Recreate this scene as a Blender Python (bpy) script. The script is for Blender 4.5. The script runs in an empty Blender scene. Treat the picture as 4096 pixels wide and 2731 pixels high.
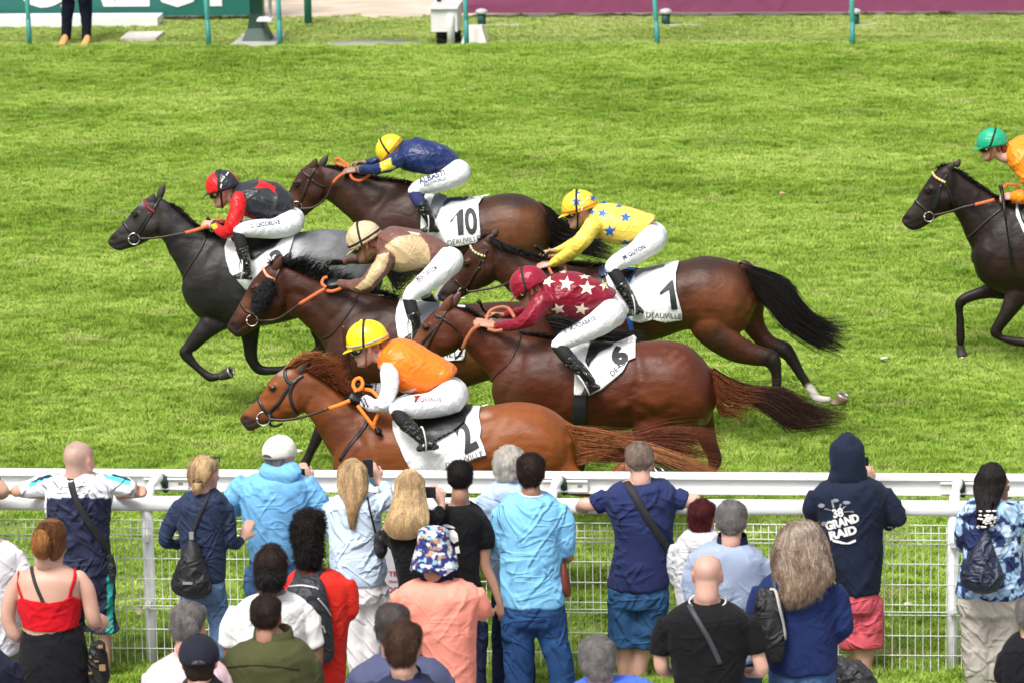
import bpy, bmesh, math, random
import numpy as np
from mathutils import Vector, Matrix
from mathutils.bvhtree import BVHTree
from mathutils.geometry import tessellate_polygon
random.seed(7); rng = np.random.default_rng(7)
scene = bpy.context.scene
COL = scene.collection
R_ = math.radians
# ------------------------------------------------------------------ camera
CAM_H = 7.93; PITCH = math.atan(943/4400); YAW = R_(-5.5); ROLL = 0.0175
FPX = 17600.0; CX, CY = 2048.0, 1365.5
sp_, cp_ = math.sin(PITCH), math.cos(PITCH)
_F = np.array([math.sin(YAW)*cp_, math.cos(YAW)*cp_, -sp_])
_R0 = np.array([math.cos(YAW), -math.sin(YAW), 0.0])
_U0 = np.cross(_R0, _F)
_R = _R0 - ROLL*_U0; _R /= np.linalg.norm(_R)
_U = np.cross(_R, _F)
CAM = np.array([0.0, 0.0, CAM_H])
cam_data = bpy.data.cameras.new('camera'); cam = bpy.data.objects.new('camera', cam_data)
COL.objects.link(cam)
m = Matrix.Identity(4)
for i in range(3):
    m[i][0] = _R[i]; m[i][1] = _U[i]; m[i][2] = -_F[i]; m[i][3] = CAM[i]
cam.matrix_world = m
cam_data.sensor_width = 36.0; cam_data.lens = 36.0*FPX/4096.0
cam_data.clip_start = 0.5; cam_data.clip_end = 500.0
cam_data.dof.use_dof = True; cam_data.dof.focus_distance = 31.6; cam_data.dof.aperture_fstop = 5.0
scene.camera = cam
# ------------------------------------------------------------------ sky, sun, exposure
world = bpy.data.worlds.new('World'); scene.world = world; world.use_nodes = True
wn = world.node_tree; wn.nodes.clear()
sky = wn.nodes.new('ShaderNodeTexSky'); sky.sky_type = 'NISHITA'; sky.sun_disc = False
SUN_EL, SUN_AZ = R_(58), R_(205)      # azimuth from +Y towards +X
sky.sun_elevation = SUN_EL; sky.sun_rotation = SUN_AZ
sky.air_density = 1.0; sky.dust_density = 7.0; sky.ozone_density = 0.6; sky.altitude = 0
hs = wn.nodes.new('ShaderNodeHueSaturation'); hs.inputs['Saturation'].default_value = 0.28
bg = wn.nodes.new('ShaderNodeBackground'); bg.inputs['Strength'].default_value = 0.13
wo = wn.nodes.new('ShaderNodeOutputWorld')
wn.links.new(sky.outputs[0], hs.inputs['Color']); wn.links.new(hs.outputs[0], bg.inputs[0]); wn.links.new(bg.outputs[0], wo.inputs[0])
sun_d = bpy.data.lights.new('sun', 'SUN'); sun_d.energy = 1.5; sun_d.angle = R_(14); sun_d.color = (1.0, 0.965, 0.91)
sun = bpy.data.objects.new('sun', sun_d); COL.objects.link(sun)
sdir = Vector((math.sin(SUN_AZ)*math.cos(SUN_EL), math.cos(SUN_AZ)*math.cos(SUN_EL), math.sin(SUN_EL)))
sun.rotation_euler = (-sdir).to_track_quat('-Z', 'Y').to_euler(); sun.location = (0, 0, 30)
scene.view_settings.view_transform = 'Standard'; scene.view_settings.look = 'None'
scene.view_settings.exposure = 0.62; scene.view_settings.gamma = 1.0; scene.view_settings.use_curve_mapping = False
scene.cycles.use_denoising = True
scene.cycles.max_bounces = 6; scene.cycles.transparent_max_bounces = 8
# ------------------------------------------------------------------ picture <-> place
def ray(u, v):
    return _F + ((u-CX)/FPX)*_R - ((v-CY)/FPX)*_U
def PY(u, v, Y):
    d = ray(u, v); return CAM + d*(Y/d[1])
def PZ(u, v, z=0.0):
    d = ray(u, v); return CAM + d*((z-CAM_H)/d[2])
def PT(u, v, t):
    return CAM + ray(u, v)*t
def proj(co):
    r = co - CAM; t = r@_F
    return CX + FPX*(r@_R)/t, CY - FPX*(r@_U)/t
def YG(u, v):
    return PZ(u, v)[1]
def pxm(Y, u=2048, v=1400):        # source pixels per metre at depth Y
    p = PY(u, v, Y); return FPX/((p-CAM)@_F)
# ------------------------------------------------------------------ materials
MATS = {}
def nodes_of(m):
    m.use_nodes = True; n = m.node_tree.nodes; return n, m.node_tree.links, n['Principled BSDF']
def mat(name, col, rough=0.6, spec=0.5, metal=0.0, bump=0.0, bscale=60.0, vary=0.0, vscale=8.0, sheen=0.0, coat=0.0,
        stretch=(1, 1, 1), wr=0.0, wscale=9.0, trans=0.0, attr=False, sub=0.0, vein=0.0):
    if name in MATS: return MATS[name]
    m = bpy.data.materials.new(name); MATS[name] = m
    n, L, b = nodes_of(m)
    b.inputs['Roughness'].default_value = rough; b.inputs['Specular IOR Level'].default_value = spec
    b.inputs['Metallic'].default_value = metal
    if sheen: b.inputs['Sheen Weight'].default_value = sheen; b.inputs['Sheen Roughness'].default_value = 0.5
    if coat: b.inputs['Coat Weight'].default_value = coat; b.inputs['Coat Roughness'].default_value = 0.12
    if sub: b.inputs['Subsurface Weight'].default_value = sub; b.inputs['Subsurface Radius'].default_value = (0.02, 0.008, 0.005); b.inputs['Subsurface Scale'].default_value = 0.5
    b.inputs['Base Color'].default_value = (*col, 1)
    tc = n.new('ShaderNodeTexCoord'); mp = n.new('ShaderNodeMapping'); L.new(tc.outputs['Object'], mp.inputs[0])
    mp.inputs['Scale'].default_value = stretch
    src = None
    if attr:
        a = n.new('ShaderNodeAttribute'); a.attribute_name = 'col'; src = a.outputs['Color']
        L.new(src, b.inputs['Base Color'])
    if vary:
        t = n.new('ShaderNodeTexNoise'); t.inputs['Scale'].default_value = vscale; t.inputs['Detail'].default_value = 5
        t.inputs['Roughness'].default_value = 0.6
        L.new(mp.outputs[0], t.inputs['Vector'])
        r = n.new('ShaderNodeMapRange'); r.inputs['From Min'].default_value = 0.3; r.inputs['From Max'].default_value = 0.7
        r.inputs['To Min'].default_value = 1-vary; r.inputs['To Max'].default_value = 1+vary
        L.new(t.outputs['Fac'], r.inputs['Value'])
        mx = n.new('ShaderNodeVectorMath'); mx.operation = 'SCALE'
        if src is not None: L.new(src, mx.inputs[0])
        else: mx.inputs[0].default_value = col
        L.new(r.outputs[0], mx.inputs['Scale']); L.new(mx.outputs[0], b.inputs['Base Color'])
    last = None
    if bump:
        t = n.new('ShaderNodeTexNoise'); t.inputs['Scale'].default_value = bscale; t.inputs['Detail'].default_value = 3
        L.new(mp.outputs[0], t.inputs['Vector'])
        bp = n.new('ShaderNodeBump'); bp.inputs['Strength'].default_value = bump; bp.inputs['Distance'].default_value = 0.01
        L.new(t.outputs['Fac'], bp.inputs['Height']); last = bp
    def creases(strength, scale, dist, width, sign, rot, sz, det=1.5):
        mp2 = n.new('ShaderNodeMapping'); L.new(tc.outputs['Object'], mp2.inputs[0]); mp2.inputs['Rotation'].default_value = rot; mp2.inputs['Scale'].default_value = sz
        t = n.new('ShaderNodeTexNoise'); t.inputs['Scale'].default_value = scale; t.inputs['Detail'].default_value = det; t.inputs['Distortion'].default_value = 0.9; t.inputs['Roughness'].default_value = 0.4
        L.new(mp2.outputs[0], t.inputs['Vector']); a = n.new('ShaderNodeMath'); a.operation = 'SUBTRACT'; a.inputs[1].default_value = .5; L.new(t.outputs['Fac'], a.inputs[0])
        c = n.new('ShaderNodeMath'); c.operation = 'ABSOLUTE'; L.new(a.outputs[0], c.inputs[0]); r = n.new('ShaderNodeMapRange'); r.interpolation_type = 'SMOOTHSTEP' if sign < 0 else 'LINEAR'
        r.inputs['From Min'].default_value = 0; r.inputs['From Max'].default_value = width; r.inputs['To Min'].default_value = 0 if sign > 0 else 1; r.inputs['To Max'].default_value = 1 if sign > 0 else 0; L.new(c.outputs[0], r.inputs['Value'])
        bp = n.new('ShaderNodeBump'); bp.inputs['Strength'].default_value = strength; bp.inputs['Distance'].default_value = dist; L.new(r.outputs[0], bp.inputs['Height']); return bp
    def chain(bp):
        nonlocal last
        if last: L.new(last.outputs[0], bp.inputs['Normal'])
        last = bp
    if wr:                                   # cloth folds: long thin rolls in two slanting families, only in patches
        mk = n.new('ShaderNodeTexNoise'); mk.inputs['Scale'].default_value = 4.5; mk.inputs['Detail'].default_value = 0; L.new(tc.outputs['Object'], mk.inputs['Vector'])
        for i, (ry, sc, wd, ds) in enumerate(((.65, (.30, .45, 1.3), .10, .030), (-.75, (.26, .4, 1.1), .09, .026), (1.45, (.2, .3, .8), .12, .014))):
            mp2 = n.new('ShaderNodeMapping'); mp2.vector_type = 'TEXTURE'; L.new(tc.outputs['Object'], mp2.inputs[0]); mp2.inputs['Rotation'].default_value = (.15*i, ry, .1); mp2.inputs['Scale'].default_value = sc
            t = n.new('ShaderNodeTexNoise'); t.inputs['Scale'].default_value = wscale*.42; t.inputs['Detail'].default_value = 1.0; t.inputs['Distortion'].default_value = .5; L.new(mp2.outputs[0], t.inputs['Vector'])
            a_ = n.new('ShaderNodeMath'); a_.operation = 'SUBTRACT'; a_.inputs[1].default_value = .5; L.new(t.outputs['Fac'], a_.inputs[0]); c_ = n.new('ShaderNodeMath'); c_.operation = 'ABSOLUTE'; L.new(a_.outputs[0], c_.inputs[0])
            r = n.new('ShaderNodeMapRange'); r.interpolation_type = 'SMOOTHERSTEP'; r.inputs['From Max'].default_value = wd; r.inputs['To Min'].default_value = 1; r.inputs['To Max'].default_value = 0; L.new(c_.outputs[0], r.inputs['Value'])
            q = n.new('ShaderNodeMapRange'); q.inputs['From Min'].default_value = (.42, .58, .38)[i]; q.inputs['From Max'].default_value = (.58, .42, .6)[i]; L.new(mk.outputs['Fac'], q.inputs['Value'])
            mu = n.new('ShaderNodeMath'); mu.operation = 'MULTIPLY'; L.new(r.outputs[0], mu.inputs[0]); L.new(q.outputs[0], mu.inputs[1])
            bp = n.new('ShaderNodeBump'); bp.inputs['Strength'].default_value = min(1, wr*1.6); bp.inputs['Distance'].default_value = ds; L.new(mu.outputs[0], bp.inputs['Height']); chain(bp)
    if vein:
        chain(creases(vein, 7.5, .004, .022, -1, (.4, .2, .1), (1, 1, 1), 1))
        chain(creases(vein*.8, 4.5, .02, .16, 1, (.1, .9, .3), (1, 1, 1.3), 3))
    if last: L.new(last.outputs[0], b.inputs['Normal'])
    return m
# ------------------------------------------------------------------ object helpers
def link(o, parent=None):
    COL.objects.link(o)
    if parent is not None: o.parent = parent
    return o
def mesh_obj(name, verts, faces, m, parent=None, smooth=True):
    me = bpy.data.meshes.new(name); me.from_pydata([tuple(map(float, v)) for v in verts], [], [tuple(map(int, f)) for f in faces])
    me.update()
    if smooth: me.polygons.foreach_set('use_smooth', [True]*len(me.polygons))
    if m: me.materials.append(m)
    o = bpy.data.objects.new(name, me); return link(o, parent)
def tag(o, label=None, cat=None, group=None, kind=None):
    if label: o['label'] = label
    if cat: o['category'] = cat
    if group: o['group'] = group
    if kind: o['kind'] = kind
    return o
def thing(name, label, cat, group=None, loc=None):
    o = bpy.data.objects.new(name, None); COL.objects.link(o); o.empty_display_size = 0.1
    return tag(o, label, cat, group)
class MB:
    """collects verts / faces"""
    def __init__(s): s.v = []; s.f = []
    def add(s, v, f):
        n = len(s.v); s.v.extend([tuple(map(float, q)) for q in v]); s.f.extend([tuple(int(i)+n for i in q) for q in f])
    def box(s, lo, hi, rot=None, c=None):
        (x0, y0, z0), (x1, y1, z1) = lo, hi
        v = [(x0,y0,z0),(x1,y0,z0),(x1,y1,z0),(x0,y1,z0),(x0,y0,z1),(x1,y0,z1),(x1,y1,z1),(x0,y1,z1)]
        s.add(v, [(0,3,2,1),(4,5,6,7),(0,1,5,4),(1,2,6,5),(2,3,7,6),(3,0,4,7)])
    def build(s, name, m, parent=None, smooth=True):
        return mesh_obj(name, s.v, s.f, m, parent, smooth)
def crom(P, n):
    """Catmull-Rom through rows of P, n samples per span"""
    P = np.asarray(P, float)
    if len(P) == 2 or n <= 1:
        if n <= 1: return P
        t = np.linspace(0, 1, n+1)[:, None]; return P[0]*(1-t)+P[1]*t
    Q = np.vstack([2*P[0]-P[1], P, 2*P[-1]-P[-2]]); out = []
    for i in range(1, len(Q)-2):
        for k in range(n):
            t = k/n; a, b, c, d = Q[i-1], Q[i], Q[i+1], Q[i+2]
            out.append(0.5*((2*b)+(-a+c)*t+(2*a-5*b+4*c-d)*t*t+(-a+3*b-3*c+d)*t**3))
    out.append(Q[-2]); return np.array(out)
def rings_to(mb, rings):
    n = len(rings[0]); v = [p for r in rings for p in r]; f = []
    for i in range(len(rings)-1):
        for j in range(n):
            a = i*n+j; b = i*n+(j+1) % n; f.append((a, b, b+n, a+n))
    f.append(tuple(range(n-1, -1, -1))); f.append(tuple((len(rings)-1)*n+j for j in range(n)))
    mb.add(v, f)
def loft(mb, secs, sub=4, M=22, cap=0.5, expo=1.0):
    """secs: (centre3, axisA3, axisB3) elliptical sections; rounded ends"""
    S = np.array([np.concatenate(s) for s in secs], float)
    S = crom(S, sub)
    d0 = S[0, :3]-S[1, :3]; d1 = S[-1, :3]-S[-2, :3]
    def capset(s, d):
        L = 0.5*(np.linalg.norm(s[3:6])+np.linalg.norm(s[6:9]))*cap; d = d/(np.linalg.norm(d)+1e-9); o = []
        for a in (0.35, 0.65, 0.88, 0.985):
            k = math.sqrt(1-a*a); o.append(np.concatenate([s[:3]+d*L*a, s[3:6]*k, s[6:9]*k]))
        return o
    pre = capset(S[0], d0)[::-1]; post = capset(S[-1], d1)
    S = pre+list(S)+post
    th = np.linspace(0, 2*math.pi, M, endpoint=False)
    c, s = np.cos(th), np.sin(th)
    if expo != 1.0: c = np.sign(c)*np.abs(c)**expo; s = np.sign(s)*np.abs(s)**expo
    rings_to(mb, [q[:3][None]+c[:, None]*q[3:6][None]+s[:, None]*q[6:9][None] for q in S])
def tube(mb, pts, sub=4, M=14, side=(0, 1, 0), cap=0.9):
    """pts: (pos3, r, rside) ; side = direction given the radius rside"""
    P = np.array([p[0] for p in pts], float); secs = []
    side = np.array(side, float)
    for i, (p, r, rs) in enumerate(pts):
        a = P[min(i+1, len(P)-1)]-P[max(i-1, 0)]; a /= np.linalg.norm(a)+1e-9
        s = side-a*(side@a)
        if np.linalg.norm(s) < 0.2: s = np.array([1.0, 0, 0])-a*a[0]
        s /= np.linalg.norm(s); b = np.cross(a, s)
        if secs and (secs[-1][1]@b) < 0: b = -b
        if secs and (secs[-1][2]@s) < 0: s = -s
        secs.append((np.array(p, float), b*r, s*rs))
    loft(mb, secs, sub, M, cap)
def ball(mb, c, a, b, cc, M=14, N=9):
    c = np.array(c, float); a, b, cc = (np.array(q, float) for q in (a, b, cc)); rings = []
    for i in range(1, N):
        ph = math.pi*i/N; k = math.sin(ph); h = math.cos(ph)
        th = np.linspace(0, 2*math.pi, M, endpoint=False)
        rings.append(c+h*cc+k*(np.cos(th)[:, None]*a+np.sin(th)[:, None]*b))
    rings_to(mb, rings)
def remesh(mb, voxel, smooth=5, fac=0.5, deci=1.0):
    """one continuous surface from overlapping closed pieces -> (verts, faces)"""
    me = bpy.data.meshes.new('tmp'); me.from_pydata(mb.v, [], mb.f)
    bm = bmesh.new(); bm.from_mesh(me); bmesh.ops.recalc_face_normals(bm, faces=bm.faces); bm.to_mesh(me); bm.free()
    o = bpy.data.objects.new('tmp', me); COL.objects.link(o)
    r = o.modifiers.new('r', 'REMESH'); r.mode = 'VOXEL'; r.voxel_size = voxel; r.adaptivity = 0
    if smooth:
        s = o.modifiers.new('s', 'SMOOTH'); s.factor = fac; s.iterations = smooth
    if deci < 1:
        d = o.modifiers.new('d', 'DECIMATE'); d.ratio = deci
    dg = bpy.context.evaluated_depsgraph_get(); ev = o.evaluated_get(dg)
    out = bpy.data.meshes.new_from_object(ev, depsgraph=dg)
    bpy.data.objects.remove(o); bpy.data.meshes.remove(me)
    return out
def vget(me):
    a = np.empty(len(me.vertices)*3, np.float32); me.vertices.foreach_get('co', a); return a.reshape(-1, 3).astype(float)
def nget(me):
    a = np.empty(len(me.vertices)*3, np.float32); me.vertices.foreach_get('normal', a); return a.reshape(-1, 3).astype(float)
def vset(me, co):
    me.vertices.foreach_set('co', co.astype(np.float32).ravel()); me.update()
def setcol(me, c):
    at = me.color_attributes.new('col', 'FLOAT_COLOR', 'POINT')
    d = np.ones((len(me.vertices), 4), np.float32); d[:, :3] = c; at.data.foreach_set('color', d.ravel())
def finish(me, name, m, parent=None):
    me.name = name; me.polygons.foreach_set('use_smooth', [True]*len(me.polygons)); me.materials.clear(); me.materials.append(m); me.update()
    return link(bpy.data.objects.new(name, me), parent)
_LAT = rng.random((32, 32, 32))
def vnoise(p, scale):
    q = p*scale; i = np.floor(q).astype(int); f = q-i; f = f*f*(3-2*f); r = 0
    for dx in (0, 1):
        for dy in (0, 1):
            for dz in (0, 1):
                w = (f[:, 0] if dx else 1-f[:, 0])*(f[:, 1] if dy else 1-f[:, 1])*(f[:, 2] if dz else 1-f[:, 2])
                r = r+w*_LAT[(i[:, 0]+dx) % 32, (i[:, 1]+dy) % 32, (i[:, 2]+dz) % 32]
    return r
def polydist(px, py, pts):
    """distance of points to a polyline, in px"""
    d = np.full(len(px), 1e9)
    for (x0, y0), (x1, y1) in zip(pts[:-1], pts[1:]):
        vx, vy = x1-x0, y1-y0; t = np.clip(((px-x0)*vx+(py-y0)*vy)/(vx*vx+vy*vy+1e-9), 0, 1)
        d = np.minimum(d, np.hypot(px-x0-t*vx, py-y0-t*vy))
    return d
def inpoly(px, py, poly):
    ins = np.zeros(len(px), bool); n = len(poly)
    for i in range(n):
        x0, y0 = poly[i]; x1, y1 = poly[(i+1) % n]
        c = ((y0 > py) != (y1 > py)) & (px < (x1-x0)*(py-y0)/(y1-y0+1e-12)+x0); ins ^= c
    return ins
def bvh_of(*objs):
    vs = []; fs = []
    for o in objs:
        n = len(vs); vs.extend([v.co.copy() for v in o.data.vertices]); fs.extend([[i+n for i in p.vertices] for p in o.data.polygons])
    return BVHTree.FromPolygons(vs, fs)
def hit(bvh, u, v, off=0.005):
    d = ray(u, v); d = Vector(d).normalized()
    loc, nor, idx, dist = bvh.ray_cast(Vector(CAM), d)
    if loc is None: return None, None
    if nor.dot(d) > 0: nor = -nor
    return np.array(loc+nor*off), np.array(nor)
def decal(name, bvh, polys, m, parent, off=0.004, maxlen=24.0, thick=0.0, tris=None):
    """flat print / cloth laid over a surface; polys: list of outlines in source px, or tris=(verts2d, faces)"""
    bm = bmesh.new()
    if tris is None:
        for poly in polys:
            vs = [bm.verts.new((x, y, 0)) for x, y in poly]
            for t in tessellate_polygon([[Vector((x, y, 0)) for x, y in poly]]):
                try: bm.faces.new([vs[i] for i in t])
                except ValueError: pass
    else:
        vs = [bm.verts.new((x, y, 0)) for x, y in tris[0]]
        for t in tris[1]:
            try: bm.faces.new([vs[i] for i in t])
            except ValueError: pass
    for _ in range(5):
        e = [e for e in bm.edges if e.calc_length() > maxlen]
        if not e: break
        bmesh.ops.subdivide_edges(bm, edges=e, cuts=1); bmesh.ops.triangulate(bm, faces=bm.faces)
    bad = []; last = None
    hits = {}
    for v in bm.verts:
        p, n = hit(bvh, v.co.x, v.co.y, off)
        hits[v] = (p, n)
    good = [(v.co.x, v.co.y, hits[v][0], hits[v][1]) for v in bm.verts if hits[v][0] is not None]
    if not good: bm.free(); return None
    G = np.array([[g[0], g[1]] for g in good])
    for v in bm.verts:
        p, n = hits[v]
        if p is None:
            k = int(np.argmin((G[:, 0]-v.co.x)**2+(G[:, 1]-v.co.y)**2)); q = good[k][2]
            p = PY(v.co.x, v.co.y, q[1]+0.004)
        hits[v] = (p, n)
    for v in bm.verts: v.co = Vector(hits[v][0])
    bmesh.ops.recalc_face_normals(bm, faces=bm.faces)
    me = bpy.data.meshes.new(name); bm.to_mesh(me); bm.free()
    if thick:
        # make a real sheet: extrude backwards away from the camera
        co = vget(me); fs = [tuple(p.vertices) for p in me.polygons]; n = len(co)
        edges = {}
        for f in fs:
            for a, b in zip(f, f[1:]+f[:1]): edges[(a, b)] = edges.get((a, b), 0)+1
        back = co+np.array([0, thick, 0]); F = list(fs)+[tuple(i+n for i in f[::-1]) for f in fs]
        for (a, b) in edges:
            if (b, a) not in edges: F.append((b, a, a+n, b+n))
        bpy.data.meshes.remove(me)
        return mesh_obj(name, np.vstack([co, back]), F, m, parent)
    return finish(me, name, m, parent)
def text_tris(s, font_size=1.0, shear=0.0, bold=0.0, align='LEFT'):
    cu = bpy.data.curves.new('t', 'FONT'); cu.body = s; cu.size = font_size; cu.align_x = align; cu.shear = shear; cu.offset = bold
    cu.resolution_u = 3
    o = bpy.data.objects.new('t', cu); COL.objects.link(o)
    dg = bpy.context.evaluated_depsgraph_get(); dg.update(); me = bpy.data.meshes.new_from_object(o.evaluated_get(dg), depsgraph=dg)
    v = [(p.co.x, p.co.y) for p in me.vertices]; f = [tuple(p.vertices) for p in me.polygons]
    bpy.data.objects.remove(o); bpy.data.curves.remove(cu); bpy.data.meshes.remove(me)
    return v, f
def text_px(s, x0, y0, x1, y1, h, shear=0.0, bold=0.0, slant=0.0):
    """text from (x0,y0) to (x1,y1) baseline in source px, cap height h px"""
    v, f = text_tris(s, 1.0, shear, bold); v = np.array(v)
    mn = v.min(0); mx = v.max(0); w = mx[0]-mn[0]
    ux, uy = (x1-x0), (y1-y0); L = math.hypot(ux, uy); nx, ny = uy/L, -ux/L
    cap = 0.73
    q = [(x0+(a-mn[0])/w*ux+(b/cap)*h*(nx+slant*ux/L), y0+(a-mn[0])/w*uy+(b/cap)*h*(ny+slant*uy/L)) for a, b in v]
    return q, f
def strap(name, path, w, m, parent, bvh=None, off=0.004, th=0.004, step=10.0, Y=None, obj=True, mb=None, smooth=True):
    """flat strap along a px path laid on the surface; path pts (u,v) or (u,v,Y) for free spans"""
    P = np.array([(p[0], p[1]) for p in path], float)
    free = all(len(p) > 2 for p in path)
    if smooth and len(P) > 2: Q = crom(np.array([tuple(p[:3]) if free else tuple(p[:2]) for p in path], float), 6)
    else: Q = crom(np.array([tuple(p[:3]) if free else tuple(p[:2]) for p in path], float), 5) if len(P) == 2 else np.array([tuple(p[:3]) if free else tuple(p[:2]) for p in path], float)
    pos = []; nor = []
    for q in Q:
        if free: pos.append(PY(q[0], q[1], q[2])); nor.append(np.array([0, -1.0, 0.2]))
        else:
            h, n = hit(bvh, q[0], q[1], off)
            if h is None:
                pos.append(None); nor.append(None)
            else: pos.append(h); nor.append(n)
    ok = [i for i, p in enumerate(pos) if p is not None]
    if len(ok) < 2: return None
    for i, p in enumerate(pos):
        if p is None:
            j = min(ok, key=lambda k: abs(k-i)); pos[i] = PY(Q[i][0], Q[i][1], pos[j][1]); nor[i] = nor[j]
    pos = np.array(pos); nor = np.array(nor)
    if len(pos) > 4:
        for _ in range(2):
            nor[1:-1] = (nor[:-2]+nor[1:-1]*2+nor[2:])/4
            pos[1:-1] = (pos[:-2]+pos[1:-1]*2+pos[2:])/4
    T = np.gradient(pos, axis=0); T /= np.linalg.norm(T, axis=1)[:, None]+1e-9
    rings = []
    for p, n, t in zip(pos, nor, T):
        n = n-t*(n@t); n /= np.linalg.norm(n)+1e-9; s = np.cross(t, n)
        rings.append(np.array([p+s*a*w/2+n*b*th/2 for a, b in ((-1, -1), (-.9, .8), (.9, .8), (1, -1))]))
    M_ = mb or MB(); rings_to(M_, rings)
    if mb is None: return M_.build(name, m, parent)
def torus(mb, c, ax, r, rt, N=20, M=7, a0=0, a1=2*math.pi):
    """ring: centre c, two in-plane unit axes ax=(a,b)"""
    a, b = np.array(ax[0], float), np.array(ax[1], float); n = np.cross(a, b); rings = []
    full = abs(a1-a0-2*math.pi) < 1e-6
    for i in range(N+(0 if full else 1)):
        t = a0+(a1-a0)*i/N; d = math.cos(t)*a+math.sin(t)*b
        rings.append([c+d*(r+rt*math.cos(2*math.pi*j/M))+n*rt*math.sin(2*math.pi*j/M) for j in range(M)])
    v = [p for q in rings for p in q]; f = []; K = len(rings)
    for i in range(K if full else K-1):
        for j in range(M):
            a_ = i*M+j; b_ = i*M+(j+1) % M; c_ = ((i+1) % K)*M+(j+1) % M; d_ = ((i+1) % K)*M+j; f.append((a_, b_, c_, d_))
    mb.add(v, f)
def strands(name, top, bot, n, r, m, parent, Y, dY=0.05, jit=6.0, flare=1.4, seed=1, seg=9, wav=0.0, tcurve=1.0, lenmin=0.75, fly=0.06):
    """hair lock: strands interpolated between two px guide lines (root first)"""
    rg = np.random.default_rng(seed); mb = MB()
    top = crom(np.array(top, float), 5); bot = crom(np.array(bot, float), 5)
    def at(P, t):
        x = t*(len(P)-1); i = min(int(x), len(P)-2); return P[i]+(P[i+1]-P[i])*(x-i)
    for k in range(n):
        s = rg.random(); L = lenmin+(1-lenmin)*rg.random()**0.7; t0 = (0 if rg.random() < 0.55 else rg.random()*0.4)
        yy = (rg.random()-0.5)*2*dY; ph = rg.random()*6.28; amp = wav*(0.5+rg.random()); fl = rg.random() < fly
        jx = rg.normal()*jit; jy = rg.normal()*jit; pts = []
        if fl: jy *= 4; jx *= 2
        for i in range(seg):
            t = t0+(L-t0)*i/(seg-1); g = max(0, min(1, s+(s-0.5)*0.0))
            p = at(top, t)*(1-g)+at(bot, t)*g; e = t**1.3
            pts.append(PY(p[0]+jx*e+amp*math.sin(ph+t*9), p[1]+jy*e*flare+amp*math.cos(ph*1.3+t*8), Y+yy*(0.4+e*0.9)))
        pts = np.array(pts); T = np.gradient(pts, axis=0); rings = []
        rr = r*(0.6+0.8*rg.random())
        for i in range(seg):
            t_ = T[i]/(np.linalg.norm(T[i])+1e-9); a = np.cross(t_, (0, 1, 0.2)); a /= np.linalg.norm(a)+1e-9; b = np.cross(t_, a)
            w = rr*(1-0.85*(i/(seg-1))**2)
            rings.append([pts[i]+a*w, pts[i]-a*w*0.5+b*w*0.87, pts[i]-a*w*0.5-b*w*0.87])
        nn = 3; v = [q for R in rings for q in R]; f = []
        for i in range(seg-1):
            for j in range(nn): f.append((i*nn+j, i*nn+(j+1) % nn, (i+1)*nn+(j+1) % nn, (i+1)*nn+j))
        mb.add(v, f)
    return mb.build(name, m, parent)
# ------------------------------------------------------------------ shared materials
M_WHITE = mat('white_paint', (0.78, 0.79, 0.8), 0.35, bump=0.03, bscale=12, vary=0.03, vscale=4)
M_WIRE = mat('white_wire', (0.72, 0.74, 0.70), 0.5)
M_BLACK = mat('black_leather', (0.009, 0.009, 0.010), 0.36, spec=.3, bump=0.15, bscale=70)
M_BRIDLE = mat('brown_leather', (0.03, 0.014, 0.009), 0.42, bump=0.2, bscale=90)
M_BOOT = mat('patent_boot', (0.008, 0.008, 0.009), 0.13, spec=0.7, coat=0.6, wr=0.55, wscale=16)
M_STEEL = mat('steel', (0.55, 0.55, 0.54), 0.25, metal=1.0)
M_RUBBER = mat('orange_rein', (0.62, 0.13, 0.035), 0.65, bump=0.3, bscale=150)
M_BREECH = mat('breeches', (0.80, 0.81, 0.84), 0.62, wr=0.09, wscale=10)
M_CLOTH = mat('saddle_cloth', (0.84, 0.845, 0.85), 0.7, wr=0.14, wscale=6, bump=0.1, bscale=200)
M_PRINT = mat('black_print', (0.015, 0.016, 0.02), 0.6)
M_NAVYPRINT = mat('navy_print', (0.035, 0.04, 0.10), 0.6)
M_EYE = mat('horse_eye', (0.008, 0.005, 0.004), 0.06, spec=0.8, coat=0.5)
M_HOOF = mat('hoof', (0.035, 0.028, 0.022), 0.5, vary=0.3, vscale=30)
M_SKIN = mat('skin', (0.52, 0.30, 0.22), 0.5, attr=True, vary=0.06, vscale=14, bump=0.05, bscale=80, sub=0.12)
M_COAT = mat('horse_coat', (0.1, 0.05, 0.02), 0.45, spec=0.30, attr=True, vary=0.20, vscale=6, bump=0.22, bscale=150, stretch=(.35, 1, 1), vein=.13)
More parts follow.
